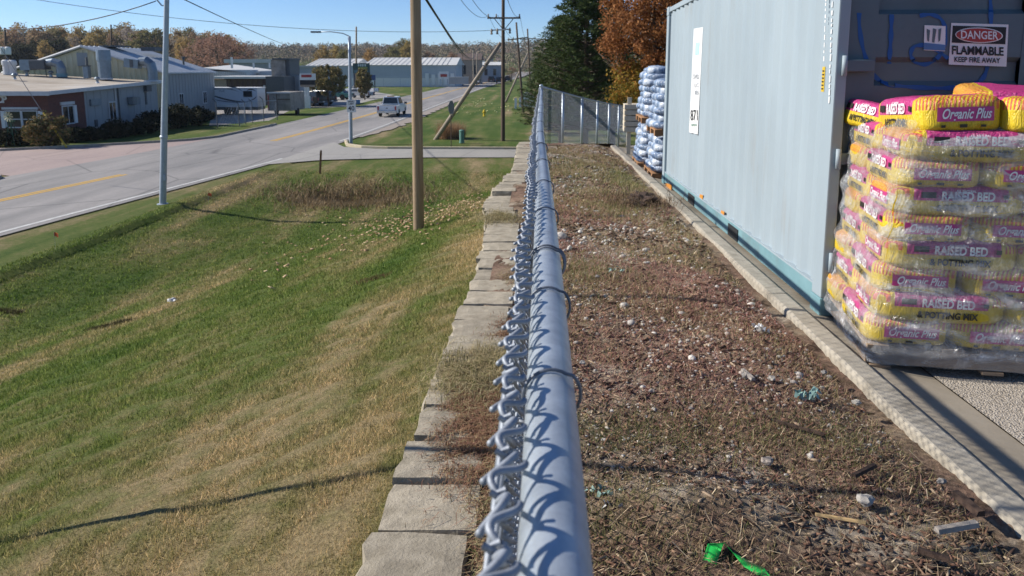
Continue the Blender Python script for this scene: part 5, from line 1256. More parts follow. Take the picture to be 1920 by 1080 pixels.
mp = tree('maple_tree', 'orange-brown autumn maple rising behind the container and silver bags', 'tree', mb_, 7.5, .16, 2.2, 16, crown_geo(broad(2.15, 2.9, 5.3, .5, .5), 230, 170, .062, 21), MT['maple'], 4, z0=.18)
link('lower_crown', raw_mesh('lower_crown', crown_geo(broad(1.85, 1.0, 2.5, .4, .42), 70, 150, .06, 22), 4), MT['maple_low'], mp, label='yellow-green lower leaves of the maple')
mb_ = atY(1330, 200, 31); mb_.z = float(gz(mb_.x, mb_.y))
tree('maple_tree', 'second rust-coloured maple mostly hidden by the container', 'tree', mb_, 7.8, .16, 2.2, 14, crown_geo(broad(2.2, 3.2, 4.8, .5, .5), 170, 150, .064, 25), MT['maple'], 9, z0=.18)

# roadside trees and shrubs on the far side
MT['olive_leaf'] = island_mat('olive_leaves', [(0.11, 0.11, 0.045), (0.18, 0.165, 0.065), (0.26, 0.18, 0.075), (0.08, 0.09, 0.038), (0.32, 0.24, 0.1)], trans=.25)
MT['shrub_leaf'] = island_mat('shrub_leaves', [(0.06, 0.08, 0.03), (0.11, 0.115, 0.045), (0.18, 0.14, 0.055), (0.25, 0.16, 0.07), (0.04, 0.055, 0.022)], trans=.2)
MT['dark_leaf'] = island_mat('dark_shrub_leaves', [(0.015, 0.02, 0.012), (0.03, 0.035, 0.018), (0.05, 0.045, 0.022)], trans=.15)
MT['blond_leaf'] = island_mat('ornamental_grass_leaves', [(0.3, 0.26, 0.17), (0.16, 0.13, 0.07), (0.42, 0.36, 0.25)], trans=.2)
tb = onz(617, 199); tree('small_tree', 'round olive-leaved tree beside the parked dark cars', 'tree', tb, 4.6, .10, 1.4, 9, crown_geo(broad(2.35, 1.9, 3.2, .5, .42), 120, 70, .12, 31), MT['olive_leaf'], 3, z0=.3)
tb = onz(684, 187); tree('small_tree', 'slim leafy tree under the blue sign', 'tree', tb, 4.2, .08, 1.0, 6, crown_geo(broad(1.2, 1.9, 2.7, .4, .4), 60, 60, .14, 32), MT['olive_leaf'], 5)
def shrub(px, py, rx, h, mat, label, seed, n=60, leaf=.09, name='shrub'):
    b = onz(px, py); t = thing(name, label, 'shrub', b)
    mb = MB(); r = random.Random(seed)
    for i in range(9):
        a = r.uniform(0, 6.28); mb.tube([(0, 0, -.1), (math.cos(a) * rx * .3, math.sin(a) * rx * .3, h * .4), (math.cos(a) * rx * .7, math.sin(a) * rx * .7, h * .85)], [.03, .02, .006], 4)
    mb.build('stem', MT['bark_grey'], t)
    link('foliage', raw_mesh('foliage', crown_geo(broad(rx, h * .5, h * .52, .35, min(rx, h) * .26), n, 50, leaf, seed), 4), mat, t)
shrub(92, 275, 1.3, 1.85, MT['shrub_leaf'], 'big loose brownish-green shrub below the shop window', 1, 90, .085)
shrub(12, 272, 1.4, .9, MT['dark_leaf'], 'clipped dark hedge below the shutters, beside the garden windmill', 2, 70)
shrub(48, 270, 1.0, .9, MT['dark_leaf'], 'dark hedge piece behind the garden windmill', 3, 60)
shrub(140, 266, .8, .8, MT['dark_leaf'], 'low dark shrub at the brick corner by the guy wire', 4, 50)
shrub(172, 262, 1.0, .75, MT['dark_leaf'], 'low dark shrub below the wall-mounted meter', 5, 50)
shrub(222, 257, 1.1, 1.05, MT['dark_leaf'], 'dark shrub under the grey wall vent hood', 6, 60)
shrub(262, 251, 1.3, .95, MT['dark_leaf'], 'dark shrub beneath the narrow wall window', 7, 60)
shrub(285, 243, 1.1, 1.3, MT['dark_leaf'], 'taller dark shrub just behind the lamp post', 8, 70)
shrub(335, 240, 1.6, 1.75, MT['dark_leaf'], 'large dark shrub against the barn side wall', 9, 90)
shrub(376, 234, 1.2, 1.5, MT['dark_leaf'], 'dark shrub between the barn corner and the caravan', 10, 70)
shrub(545, 201, 1.0, .8, MT['shrub_leaf'], 'low brown shrub by the sign foot', 11, 30)

# ------------------------------------------------------------------ buildings across the road
MT['brick'] = None
def brick_mat():
    m, nt, b = base_mat('dark_red_brick'); o = objco(nt)
    s = nt.nodes.new('ShaderNodeSeparateXYZ'); nt.links.new(o, s.inputs[0])
    cb = nt.nodes.new('ShaderNodeCombineXYZ'); nt.links.new(mth(nt, 'ADD', s.outputs[0], s.outputs[1]), cb.inputs[0]); nt.links.new(s.outputs[2], cb.inputs[1])
    t = nt.nodes.new('ShaderNodeTexBrick'); nt.links.new(cb.outputs[0], t.inputs[0]); t.inputs['Scale'].default_value = 1.0
    t.inputs['Brick Width'].default_value = .21; t.inputs['Row Height'].default_value = .075; t.inputs['Mortar Size'].default_value = .008
    t.inputs['Color1'].default_value = (0.17, 0.042, 0.03, 1); t.inputs['Color2'].default_value = (0.11, 0.03, 0.025, 1); t.inputs['Mortar'].default_value = (0.16, 0.12, 0.1, 1)
    nt.links.new(t.outputs[0], b.inputs['Base Color']); b.inputs['Roughness'].default_value = .9; return m
MT['brick'] = brick_mat()
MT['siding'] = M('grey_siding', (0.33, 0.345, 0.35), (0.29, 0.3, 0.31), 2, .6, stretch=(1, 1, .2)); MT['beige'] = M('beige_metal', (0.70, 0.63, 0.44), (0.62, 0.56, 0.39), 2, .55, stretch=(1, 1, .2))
MT['roofmetal'] = M('roof_metal', (0.52, 0.56, 0.6), (0.44, 0.48, 0.52), .6, .45, metal=.2); MT['roofpale'] = M('pale_roof', (0.62, 0.62, 0.60), (0.5, 0.5, 0.48), .4, .6)
MT['flatroof'] = M('flat_roof', (0.46, 0.41, 0.34), (0.26, 0.21, 0.16), .45, .9, .2, dirt=(0.5, 0.49, 0.47), stretch=(.4, 1, 1)); MT['trim'] = M('white_trim', (0.62, 0.63, 0.64), (0.52, 0.53, 0.54), 3, .5)
MT['duct'] = M('duct_metal', (0.22, 0.27, 0.32), (0.16, 0.2, 0.24), 4, .4, metal=.5); MT['darkmetal'] = M('dark_metal', (0.09, 0.1, 0.11), None, 4, .5)
MT['stone'] = M('stone_facing', (0.34, 0.31, 0.28), (0.16, 0.14, 0.12), 2.2, .9, .6, 5, .05); MT['warehouse'] = M('warehouse_wall', (0.46, 0.50, 0.54), (0.4, 0.44, 0.48), .5, .6); MT['brown_wall'] = M('brown_wall', (0.10, 0.065, 0.06), (0.07, 0.045, 0.042), 1, .8)
MT['tan_wall'] = M('tan_wall', (0.36, 0.28, 0.22), (0.28, 0.22, 0.17), 1, .8); MT['curtain'] = M('window_blind', (0.4, 0.4, 0.38), None, 3, .8)
def window(parent, x0, x1, z0, z1, y, trim=MT['trim'], muntin=True, glass=None):
    w_ = MB()
    for a, b in (((x0 - .07, z0 - .07), (x1 + .07, z0)), ((x0 - .07, z1), (x1 + .07, z1 + .07)), ((x0 - .07, z0), (x0, z1)), ((x1, z0), (x1 + .07, z1))): w_.b2((a[0], y - .06, a[1]), (b[0], y + .04, b[1]))
    f = w_.build('window', trim, parent)
    MB().b2((x0, y - .012, z0), (x1, y + .03, z1)).build('pane', glass or MT['glass'], f)
    if muntin: MB().b2((x0, y - .03, (z0 + z1) / 2 - .03), (x1, y - .013, (z0 + z1) / 2 + .03)).build('muntin', trim, f)
    return f
G = -4.72
c0 = atY(88, 172, 46.5)                                # front right eave corner of the shop
SX, SY = c0.x, c0.y; he = c0.z - G
shop = thing('brick_shop', 'low dark brick shop with a flat roof of vents and white-framed windows', 'building', (SX, SY, G), R(1.5))
W_, BLEN = 16.0, 14.5; hr = he + .42                    # the roof climbs gently to the rear
fr = MB().b2((-W_, 0, 0), (0, .3, he - .12)).build('front_wall', MT['brick'], shop)
# side: brick part then siding, stepped up with the roof
L1, L2 = 4.0, 14.5
MB().b2((-.3, .302, 0), (0, L1, he - .1)).build('side_wall', MT['brick'], shop)
sw = MB().add([(-.3, L1 + .002, 0), (-.02, L1 + .002, 0), (-.02, L2, 0), (-.3, L2, 0), (-.3, L1 + .002, he - .05), (-.02, L1 + .002, he - .05), (-.02, L2, hr - .1), (-.3, L2, hr - .1)], [(0, 1, 2, 3), (4, 5, 6, 7), (0, 1, 5, 4), (1, 2, 6, 5), (2, 3, 7, 6), (3, 0, 4, 7)]).build('side_wall', MT['siding'], shop)
y = L1 + .3
while y < L2: MB().b2((-.022, y, .1), (-.004, y + .05, he - .1)).build('batten', MT['siding'], sw); y += .9
rf = MB().add([(-W_, -.35, he), (.32, -.35, he), (.32, L2, hr), (-W_, L2, hr + .8), (-W_, -.35, he - .04), (.32, -.35, he - .04), (.32, L2, hr - .04), (-W_, L2, hr + .76)], [(0, 1, 2, 3), (4, 5, 6, 7), (0, 1, 5, 4), (1, 2, 6, 5), (2, 3, 7, 6), (3, 0, 4, 7)]).build('roof', MT['flatroof'], shop)
MB().b2((-W_, -.42, he - .24), (.36, -.352, he + .04)).build('fascia', MT['trim'], rf)
MB().add([(.323, -.36, he - .2), (.40, -.36, he - .2), (.40, L2, hr - .2), (.323, L2, hr - .2), (.323, -.36, he + .05), (.40, -.36, he + .05), (.40, L2, hr + .05), (.323, L2, hr + .05)], [(0, 1, 2, 3), (4, 5, 6, 7), (0, 1, 5, 4), (1, 2, 6, 5), (2, 3, 7, 6), (3, 0, 4, 7)]).build('fascia', MT['trim'], rf)
def lx(px, Y=SY): return atY(px, 200, Y).x - SX
def lz(py, Y=SY): return atY(88, py, Y).z - G
window(shop, lx(12), lx(38), lz(238), lz(209), 0); window(shop, lx(42), lx(68), lz(238), lz(209), 0)
MB().b2((lx(6), -.1, lz(208) + .09), (lx(72), -.004, lz(201))).build('lintel', MT['trim'], shop)
for a, b in ((2, 9), (71, 79)): MB().b2((lx(a), -.06, lz(240)), (lx(b), -.004, lz(208))).build('shutter', MT['white'], shop)
for sx_, body in ((lx(12), 'P'), (lx(4), 'O')):
    text('lettering', body, .62, lambda u, v: (sx_ + u, -.07, lz(187) + v), MT['white'], fr, bold=.02)
    text('lettering', body, .62, lambda u, v: (sx_ + u, -.03, lz(187) + v), MT['white'], fr, bold=.02)
for k, body in enumerate('HS'): text('lettering', body, .62, lambda u, v: (lx(12) - .50 * (k + 2) + u, -.07, lz(187) + v), MT['white'], fr, bold=.02)
def side_win(parent, y0, y1, z0, z1, fr_=MT['trim']):
    f = MB().b2((.0, y0 - .08, z0 - .08), (.05, y1 + .08, z1 + .08)).build('window', fr_, parent); MB().b2((.051, y0, z0), (.056, y1, z1)).build('pane', MT['glass'], f)
    MB().b2((.057, (y0 + y1) / 2 - .03, z0), (.064, (y0 + y1) / 2 + .03, z1)).build('muntin', fr_, f)
side_win(shop, 1.4, 2.5, 1.0, 2.1); MB().b2((.0, 1.2, 2.22), (.1, 2.7, 2.42)).build('lintel', MT['trim'], shop); MB().b2((.0, 2.64, .95), (.05, 2.95, 2.15)).build('shutter', MT['white'], shop)
side_win(shop, 7.0, 7.8, .9, 2.1); MB().b2((-.018, 4.6, 2.0), (.12, 5.9, 2.45)).build('wall_unit', MT['duct'], shop); MB().b2((-.018, 5.0, .5), (.06, 5.3, 1.0)).build('meter', MT['darkmetal'], shop)
MB().tube([(.03, 8.35, .1), (.03, 8.35, he)], .06, 6).build('downpipe', MT['darkmetal'], shop); MB().tube([(.03, 7.95, .1), (.03, 7.95, he)], .05, 6).build('downpipe', MT['trim'], shop)
MB().lathe([(.02, -.6), (.55, -.55), (.6, 0), (.02, .02)], 12, (.1, 10.2, 2.4)).build('vent_hood', MT['duct'], shop); MB().b2((-.018, 12.4, 1.7), (.03, 12.65, 2.7)).build('slot_window', MT['darkmetal'], shop); MB().b2((-.018, 12.3, 2.75), (.25, 13.1, 3.2)).build('wall_unit', MT['darkmetal'], shop)
# things on the flat roof
def roof_at(px, py): # pixel on the sloping roof -> shop local
    r = ray(px, py); best = None
    zr_ = 0
    for k in np.linspace(44, 59.8, 400):
        p = r * (k / r.y); ly = (p.y - SY) ; zr_ = G + he + (hr - he + .05 * max(0, SX - p.x)) * (ly + .35) / (L2 + .35)
        if p.z <= zr_: return Vector((p.x, p.y, zr_))
    return Vector((r.x * 59.8 / r.y, 59.8, zr_))
def rooftop(name, px, py, label, build):
    b = roof_at(px, py); t = thing(name, label, 'roof vent', b); build(t); return t
PXM = 58 / 1387
def stack(t):
    h = 2.35; MB().lathe([(.5, 0), (.5, h * .66)], 18).build('pipe', MT['duct'], t, smooth=False); MB().lathe([(.56, h * .64), (.56, h * .70), (.53, h), (.45, h)], 18).build('hood', MT['duct'], t); MB().lathe([(.54, 0), (.54, .12)], 18).build('base_collar', MT['trim'], t)
rooftop('vent_stack', 198, 149, 'tall round blue-grey vent stack on the shop roof', stack)
def goose(t):
    MB().tube([(0, 0, 0), (0, 0, .9), (-.1, 0, 1.35), (-.45, 0, 1.62), (-.95, 0, 1.6)], [.38, .38, .4, .4, .36], 12).build('duct', MT['duct'], t)
    MB().box((-1.5, -.1, 1.45), (1.15, .7, .7), Matrix.Rotation(R(8), 3, 'Y')).build('box_hood', MT['duct'], t); MB().box((-1.45, -.47, 1.45), (.25, .05, .6)).build('louvre', MT['darkmetal'], t); MB().box((0, 0, .05), (1, 1, .12)).build('curb', MT['trim'], t)
rooftop('gooseneck_vent', 287, 149, 'angular gooseneck duct with a box hood at the rear of the shop roof', goose)
def goose2(t):
    MB().tube([(0, 0, 0), (0, 0, .7), (-.15, 0, 1.05), (-.6, 0, 1.2), (-1.1, 0, 1.15)], [.36, .36, .36, .34, .3], 12).build('duct', MT['duct'], t); MB().lathe([(.40, 0), (.40, .3)], 14).build('base_collar', M('teal_collar', (0.12, 0.26, 0.32), None, 4, .5), t)
    MB().box((-1.75, 0, 1.0), (1.3, .9, .8)).build('dark_hood', MT['darkmetal'], t, bevel=.1); MB().box((-2.75, 0, .98), (.85, .85, .85)).build('box_hood', MT['duct'], t)
    for x in (-2.9, -1.3): MB().tube([(x, 0, -.1), (x, 0, .65)], .03, 5).build('leg', MT['darkmetal'], t)
rooftop('gooseneck_vent', 116, 141, 'gooseneck vent with teal base feeding a dark box hood on the shop roof', goose2)
def cab(t): MB().box((0, 0, .48), (.42, .42, .95)).build('cabinet', MT['duct'], t, bevel=.02); MB().box((0, 0, 1.0), (.48, .48, .08)).build('lid', MT['darkmetal'], t); MB().tube([(0.05, 0, 1.0), (.05, 0, 1.7)], .1, 6).build('pipe', MT['darkmetal'], t)
rooftop('roof_cabinet', 164, 145, 'small grey box with a pipe on the shop roof beside the tall stack', cab)
def mush(t): MB().lathe([(.09, 0), (.09, .22), (.2, .26), (.22, .36), (.12, .46), (.02, .48)], 12).build('cap', MT['duct'], t); MB().lathe([(.14, 0), (.11, .1)], 12).build('flashing', MT['trim'], t)
for px, py, l in ((183, 156, 'mushroom roof vent in front of the tall stack'), (50, 135, 'mushroom roof vent below the grey box hood'), (95, 136, 'mushroom roof vent beside the teal-based gooseneck'), (28, 149, 'tiny roof vent pipe near the shop front')): rooftop('mushroom_vent', px, py, l, mush)
def wp2(t): MB().lathe([(.28, 0), (.28, .75), (.34, .78), (.34, 1.1), (.2, 1.2)], 12).build('pipe', MT['trim'], t); MB().lathe([(.33, 0), (.33, .1)], 12).build('base_collar', MT['trim'], t)
rooftop('white_vent', 14, 140, 'short white vent pipe at the left rear of the shop roof', wp2); rooftop('white_vent', 25, 140, 'second short pale vent pipe next to the white one', wp2)
# metal barn behind the shop
bc = atY(306, 135, 62.5); pk = atY(157, 86, 62.5)
barn = thing('metal_barn', 'beige and grey metal barn with a low gabled roof behind the brick shop', 'building', (bc.x, bc.y, G), R(1.5))
hb_ = bc.z - G; hp = pk.z - G; wx = pk.x - bc.x; BL = 10.5
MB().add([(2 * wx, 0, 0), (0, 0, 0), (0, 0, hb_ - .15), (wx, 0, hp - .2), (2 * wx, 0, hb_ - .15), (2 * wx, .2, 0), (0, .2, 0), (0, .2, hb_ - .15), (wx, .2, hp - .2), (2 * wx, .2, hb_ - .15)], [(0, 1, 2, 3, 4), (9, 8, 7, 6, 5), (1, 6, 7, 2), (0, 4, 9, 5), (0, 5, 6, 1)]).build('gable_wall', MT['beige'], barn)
x = 2 * wx + .2
while x < -.1:
    zt = hb_ + (hp - hb_) * (1 - abs(x - wx) / abs(wx)) - .3
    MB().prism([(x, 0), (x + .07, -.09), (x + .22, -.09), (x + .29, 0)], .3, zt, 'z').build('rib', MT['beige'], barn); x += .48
MB().b2((-.2, .21, 0), (0, BL, hb_ - .14)).build('side_wall', MT['siding'], barn); MB().b2((2 * wx, .21, 0), (2 * wx + .2, BL, hb_ - .14)).build('side_wall', MT['siding'], barn)
y = .4
while y < BL: MB().b2((.001, y, .1), (.03, y + .06, hb_ - .2)).build('rib', MT['siding'], barn); y += .6
for s in (0, 1):
    xe = .25 if s == 0 else 2 * wx - .25; ze = hb_ - .04
    p = MB().add([(wx, -.25, hp), (xe, -.25, ze), (xe, BL, ze), (wx, BL, hp), (wx, -.25, hp - .12), (xe, -.25, ze - .12), (xe, BL, ze - .12), (wx, BL, hp - .12)], [(0, 1, 2, 3), (4, 5, 6, 7), (0, 1, 5, 4), (1, 2, 6, 5), (2, 3, 7, 6), (3, 0, 4, 7)]).build('roof', MT['roofmetal'], barn)
    for y in np.arange(.3, BL, .75):
        a_ = Vector((wx, y, hp + .015)); b_ = Vector((xe, y, ze + .015)); MB().tube([a_, b_], .03, 4).build('roof_seam', MT['roofmetal'], p)
    MB().tube([(wx, -.27, hp - .04), (xe, -.27, ze - .04)], .11, 6).build('barge_board', MT['trim'], p)
MB().b2((wx - .3, 3, hp + .0), (wx + 1.4, 5.2, hp + .12)).build('ridge_unit', MT['darkmetal'], barn); MB().b2((wx + 1.9, 6, hp - .3), (wx + 3.2, 8, hp + .05)).build('ridge_unit', MT['darkmetal'], barn); MB().lathe([(.1, 0), (.1, .9), (.18, .95), (.18, 1.1)], 8, (-1.9, 8.2, hb_ + .3)).build('flue', MT['darkmetal'], barn)
for y in (2.6, 7.6): side_win(barn, y, y + .7, 1.3, 2.3)
MB().b2((wx - .5, -.14, hb_ + .5), (wx + .4, -.09, hb_ + 1.6)).build('gable_vent', MT['siding'], barn)
# second row: commercial block with pale roofs, brown wall and a stone tower
def px_box(parent, name, mat, x0, y0, x1, y1, Y, depth):
    a = atY(x0, y1, Y); b = atY(x1, y0, Y); o = parent.location
    return MB().b2((a.x - o.x, a.y - o.y, a.z - o.z), (b.x - o.x, a.y - o.y + depth, b.z - o.z)).build(name, mat, parent)
cb_ = atY(470, 200, 92); cb_.z = G
com = thing('commercial_building', 'commercial block with pale flat roofs, a brown wall and a stone tower', 'building', cb_)
px_box(com, 'brown_wall', MT['brown_wall'], 424, 146, 516, 205, 92, 9)
px_box(com, 'wall', MT['tan_wall'], 385, 149, 424, 205, 91.9, 9)
r1 = px_box(com, 'roof', MT['roofpale'], 384, 143.5, 516, 147.5, 91.4, 9.5)
for i in range(9): px_box(com, 'pilaster', MT['pole_dark'], 430 + i * 10, 150, 431.5 + i * 10, 190, 91.9, .1)
px_box(com, 'wall', MT['roofmetal'], 384, 131, 470, 146, 104, 8)
for i in range(20): px_box(com, 'panel_rib', MT['trim'], 388 + i * 3.6, 134, 389.6 + i * 3.6, 143, 103.9, .09)
a, b, c, d = atY(380, 127, 104), atY(455, 134.5, 104), atY(518, 132, 108), atY(440, 121, 125)
MB().add([Vector(q) - cb_ for q in (a, b, c, d)] + [Vector(q) - cb_ - Vector((0, 0, .3)) for q in (a, b, c, d)], [(0, 1, 2, 3), (4, 5, 6, 7), (0, 1, 5, 4), (1, 2, 6, 5), (2, 3, 7, 6), (3, 0, 4, 7)]).build('roof', MT['roofpale'], com)
px_box(com, 'roof', MT['roofpale'], 420, 111, 512, 118, 128, 10); px_box(com, 'wall', MT['siding'], 430, 118.2, 510, 140, 128.3, 9)
px_box(com, 'wall', MT['roofmetal'], 470, 134.5, 512, 150, 106, 4); px_box(com, 'dark_front', MT['darkmetal'], 500, 143, 532, 185, 91, 6)
tw = px_box(com, 'stone_tower', MT['stone'], 512, 112, 534, 190, 94, 4); px_box(com, 'tower_side', MT['darkmetal'], 534.2, 110, 542, 190, 94.2, 4); px_box(com, 'tower_cap', MT['darkmetal'], 510, 109, 543, 112, 93.8, 4.4); px_box(com, 'side_wing', MT['siding'], 542.5, 142, 560, 190, 95, 6); px_box(com, 'wing_door', MT['glass'], 545, 160, 551, 185, 94.9, .08)
for px in (433, 474, 504): px_box(com, 'roof_pipe', MT['white'], px, 107 if px == 433 else 118, px + 2, 128, 104, .2)
for px, py in ((494, 163), (500, 163)): px_box(com, 'wall_lamp', MT['white'], px, py - 3, px + 2.6, py + 5, 91.7, .2)
# warehouses
def warehouse(x0, x1, ytop, yeave, ybase, Y, label, hip=6):
    a = atY(x0, ybase, Y); o = Vector((a.x, Y, G)); t = thing('warehouse', label, 'building', o)
    w_ = atY(x1, ybase, Y).x - a.x; ze = atY(x0, yeave, Y).z - G; zr_ = atY(x0, ytop, Y + 9).z - G; s = hip * Y / 1387
    MB().b2((.3, 0, 0), (w_ - .3, 18, ze)).build('wall', MT['warehouse'], t)
    MB().add([(0, -.4, ze + .01), (w_, -.4, ze + .01), (w_ - s * .2, 9, zr_), (s, 9, zr_), (0, 18.4, ze + .01), (w_, 18.4, ze + .01)], [(0, 1, 2, 3), (3, 2, 5, 4), (0, 3, 4), (1, 5, 2)]).build('roof', MT['roofpale'], t)
    n = int(w_ / 4)
    for i in range(n): MB().b2((.6 + i * 4, -.06, .2), (.68 + i * 4, -.001, ze - .3)).build('wall_seam', MT['roofmetal'], t)
    for i in range(int(w_ / 1.2)):
        x = .6 + i * 1.2
        if x < w_ - 1.5: MB().tube([(x, -.4, ze + .05), (x + s * (1 - x / w_) , 9, zr_ + .03)], .06, 3).build('roof_seam', MT['roofpale'], t)
    MB().b2((.4, -.08, ze * .42), (w_ - .4, -.02, ze * .42 + .35)).build('wall_band', MT['roofmetal'], t); MB().b2((.5, -.045, .1), (w_ - .5, -.012, ze * .41)).build('lower_wall', MT['white'], t)
    return t
warehouse(575, 668, 110, 123, 160, 178, 'pale-roofed long grey warehouse behind the round olive tree', 6)
wh2 = warehouse(683, 857, 108, 122, 161, 176, 'long grey metal warehouse with a pale ribbed roof beyond the white pickup', 5)
for i in range(5): MB().b2((14.6 + i * 1.5, -.3, .4), (15.5 + i * 1.5, -.1, 3.2 - .3 * (i % 2))).build('loading_door', MT['white'], wh2)
lw = atY(546, 150, 150); lw.z = G; t = thing('warehouse', 'low flat grey shed with a pale roof beside the stone tower', 'building', lw)
px_box(t, 'wall', MT['warehouse'], 545, 126, 600, 165, 150, 12); px_box(t, 'roof', MT['roofpale'], 543, 123, 602, 126.2, 149.6, 13)
# brown gabled house and white bungalow far down the road, small far houses
def house(x0, x1, ytop, yeave, ybase, Y, label, wall, roof, win=2):
    a = atY(x0, ybase, Y); zb_ = min(G, a.z); o = Vector((a.x, Y, max(G, a.z) if Y > 300 else G)); t = thing('house', label, 'building', o, 0)
    w_ = atY(x1, ybase, Y).x - a.x; ze = atY(x0, yeave, Y).z - o.z; zr_ = atY(x0, ytop, Y + 4).z - o.z
    MB().b2((.2, 0, -1), (w_ - .2, 8, ze)).build('wall', wall, t)
    MB().add([(-.2, -.4, ze), (w_ + .2, -.4, ze), (w_ + .2, 4, zr_), (-.2, 4, zr_), (-.2, 8.4, ze), (w_ + .2, 8.4, ze)], [(0, 1, 2, 3), (3, 2, 5, 4), (0, 3, 4), (1, 5, 2)]).build('roof', roof, t)
    for i in range(win):
        x = w_ * (i + .7) / (win + .4); MB().b2((x - .45, -.05, ze * .4), (x + .45, -.002, ze * .78)).build('window', MT['glass'], t)
MT['brownroof'] = M('brown_roof', (0.13, 0.095, 0.08), None, 1, .9); MT['bluegrey'] = M('bluegrey_wall', (0.3, 0.34, 0.4), None, 1, .8)
house(858, 902, 100, 112, 155, 205, 'tan gabled building with a brown roof beside the road', MT['tan_wall'], MT['brownroof'], 2)
house(900, 939, 116, 122, 150, 230, 'white-roofed grey building at the far end of the road', MT['bluegrey'], MT['roofpale'], 2)
house(893, 908, 108, 113, 124, 420, 'small white far house behind the tan gabled building', MT['white'], MT['brownroof'], 1)
house(930, 944, 108, 113, 122, 430, 'small pale far house above the end of the road', MT['white'], MT['brownroof'], 1)
house(912, 924, 105, 109, 118, 460, 'tiny pale blue far house on the wooded rise', MT['bluegrey'], MT['brownroof'], 1)
# fence-side clutter along warehouse: low white wall and sign
wb2 = atY(840, 160, 165); wb2.z = G; t = thing('banner_sign', 'white roadside banner with a red band in front of the warehouse', 'sign', wb2)
px_box(t, 'board', MT['white'], 823, 134, 841, 148, 165, .2); px_box(t, 'red_band', MT['red'], 826, 139, 838, 144, 164.9, .08); px_box(t, 'post', MT['galv'], 825, 148.2, 826.5, 162, 165, .15); px_box(t, 'post', MT['galv'], 838, 148.2, 839.5, 162, 165, .15)
t = thing('low_wall', 'low pale wall beside the road before the tan gabled building', 'wall', wb2 + Vector((2, -5, 0))); px_box(t, 'wall', MT['siding'], 842, 145, 878, 158, 160, .3); px_box(t, 'coping', MT['trim'], 841.5, 144, 878.5, 145, 159.9, .5)
# ------------------------------------------------------------------ roadside business signs
def sign_panel(t, mat, x0, y0, x1, y1, Y, d=.3, name='panel'): return px_box(t, name, mat, x0, y0, x1, y1, Y, d)
b_ = onz(575, 203); t = thing('pole_sign', 'white and red business sign with a black message board on two posts', 'sign', b_); Y = b_.y
p = sign_panel(t, MT['white'], 562, 138, 590, 150, Y, .35, 'sign_panel'); sign_panel(t, MT['red'], 565, 140, 584, 145, Y - .03, .02, 'red_lettering'); sign_panel(t, MT['black'], 562.5, 150.3, 589, 159, Y, .35, 'message_board'); sign_panel(t, MT['tan_wall'], 563, 159.2, 588.5, 163, Y, .35, 'lower_panel')
for x in (571.6, 576.4): sign_panel(t, MT['white'], x, 163, x + 2.4, 202, Y + .1, .15, 'post')
sign_panel(t, MT['white'], 570.5, 180, 580, 203, Y + .02, .3, 'base')
b_ = onz(674, 180); t = thing('pole_sign', 'dark green business sign with pale lettering beside the wooden utility pole', 'sign', b_); Y = b_.y
MT['signgreen'] = M('sign_green', (0.03, 0.075, 0.07), None, 3, .5); MT['signtext'] = M('sign_pale_text', (0.5, 0.6, 0.55), None, 3, .6)
p = sign_panel(t, MT['signgreen'], 662, 118.5, 692.5, 137.5, Y, .4, 'sign_panel')
for i, x in enumerate((671, 675, 679, 683.5)): sign_panel(t, MT['signtext'], x, 120, x + 2.6, 124.5, Y - .04, .03, 'pale_letter')
sign_panel(t, M('sign_yellow_green', (0.2, 0.25, 0.06), None, 3, .6), 671, 125.5, 689, 128.5, Y - .04, .03, 'lower_lettering'); sign_panel(t, M('sign_teal', (0.1, 0.2, 0.22), None, 3, .6), 664, 131, 690.5, 136.5, Y - .04, .03, 'lower_panel')
sign_panel(t, MT['darkmetal'], 664, 137.7, 666, 180, Y + .1, .2, 'post'); sign_panel(t, MT['darkmetal'], 689, 137.7, 691, 180, Y + .1, .2, 'post')
b_ = onz(696, 172); t = thing('pole_sign', 'small blue business sign on two posts next to the dark green sign', 'sign', b_); Y = b_.y
sign_panel(t, M('sign_blue', (0.03, 0.08, 0.22), None, 3, .5), 691.5, 140.5, 703.5, 150.5, Y, .3, 'sign_panel'); sign_panel(t, MT['darkmetal'], 692, 150.7, 693.2, 172, Y, .2, 'post'); sign_panel(t, MT['darkmetal'], 702, 150.7, 703.2, 172, Y, .2, 'post')
b_ = onz(673, 195); t = thing('yard_sign', 'tiny blue yard sign behind the speed limit post', 'sign', b_); sign_panel(t, M('yard_blue', (0.2, 0.4, 0.65), None, 3, .6), 667.5, 187, 675, 194, b_.y, .05, 'board'); sign_panel(t, MT['galv'], 670.5, 194.1, 671.2, 197, b_.y, .04, 'stem')
# windmill ornament
b_ = onz(25, 273); wm = thing('garden_windmill', 'small green garden windmill ornament on the grass before the shop', 'windmill', b_)
MT['wmgreen'] = M('windmill_green', (0.05, 0.14, 0.08), None, 4, .6)
for sx_, sy_ in ((-1, -1), (1, -1), (1, 1), (-1, 1)): MB().tube([(.26 * sx_, .26 * sy_, 0), (.06 * sx_, .06 * sy_, 1.45)], .022, 5).build('leg', MT['wmgreen'], wm)
for z in (.45, .9): MB().tube([(-.2 + .1 * z, -.2 + .1 * z, z), (.2 - .1 * z, -.2 + .1 * z, z - .25)], .015, 4).build('brace', MT['wmgreen'], wm)
MB().b2((-.22, -.1, 1.45), (.22, .1, 1.5)).build('platform', MT['wmgreen'], wm)
wl = MB().lathe([(.05, -.05), (.05, .05)], 10, (0, -.15, 1.75), Matrix.Rotation(R(90), 3, 'X')).build('hub', MT['wmgreen'], wm)
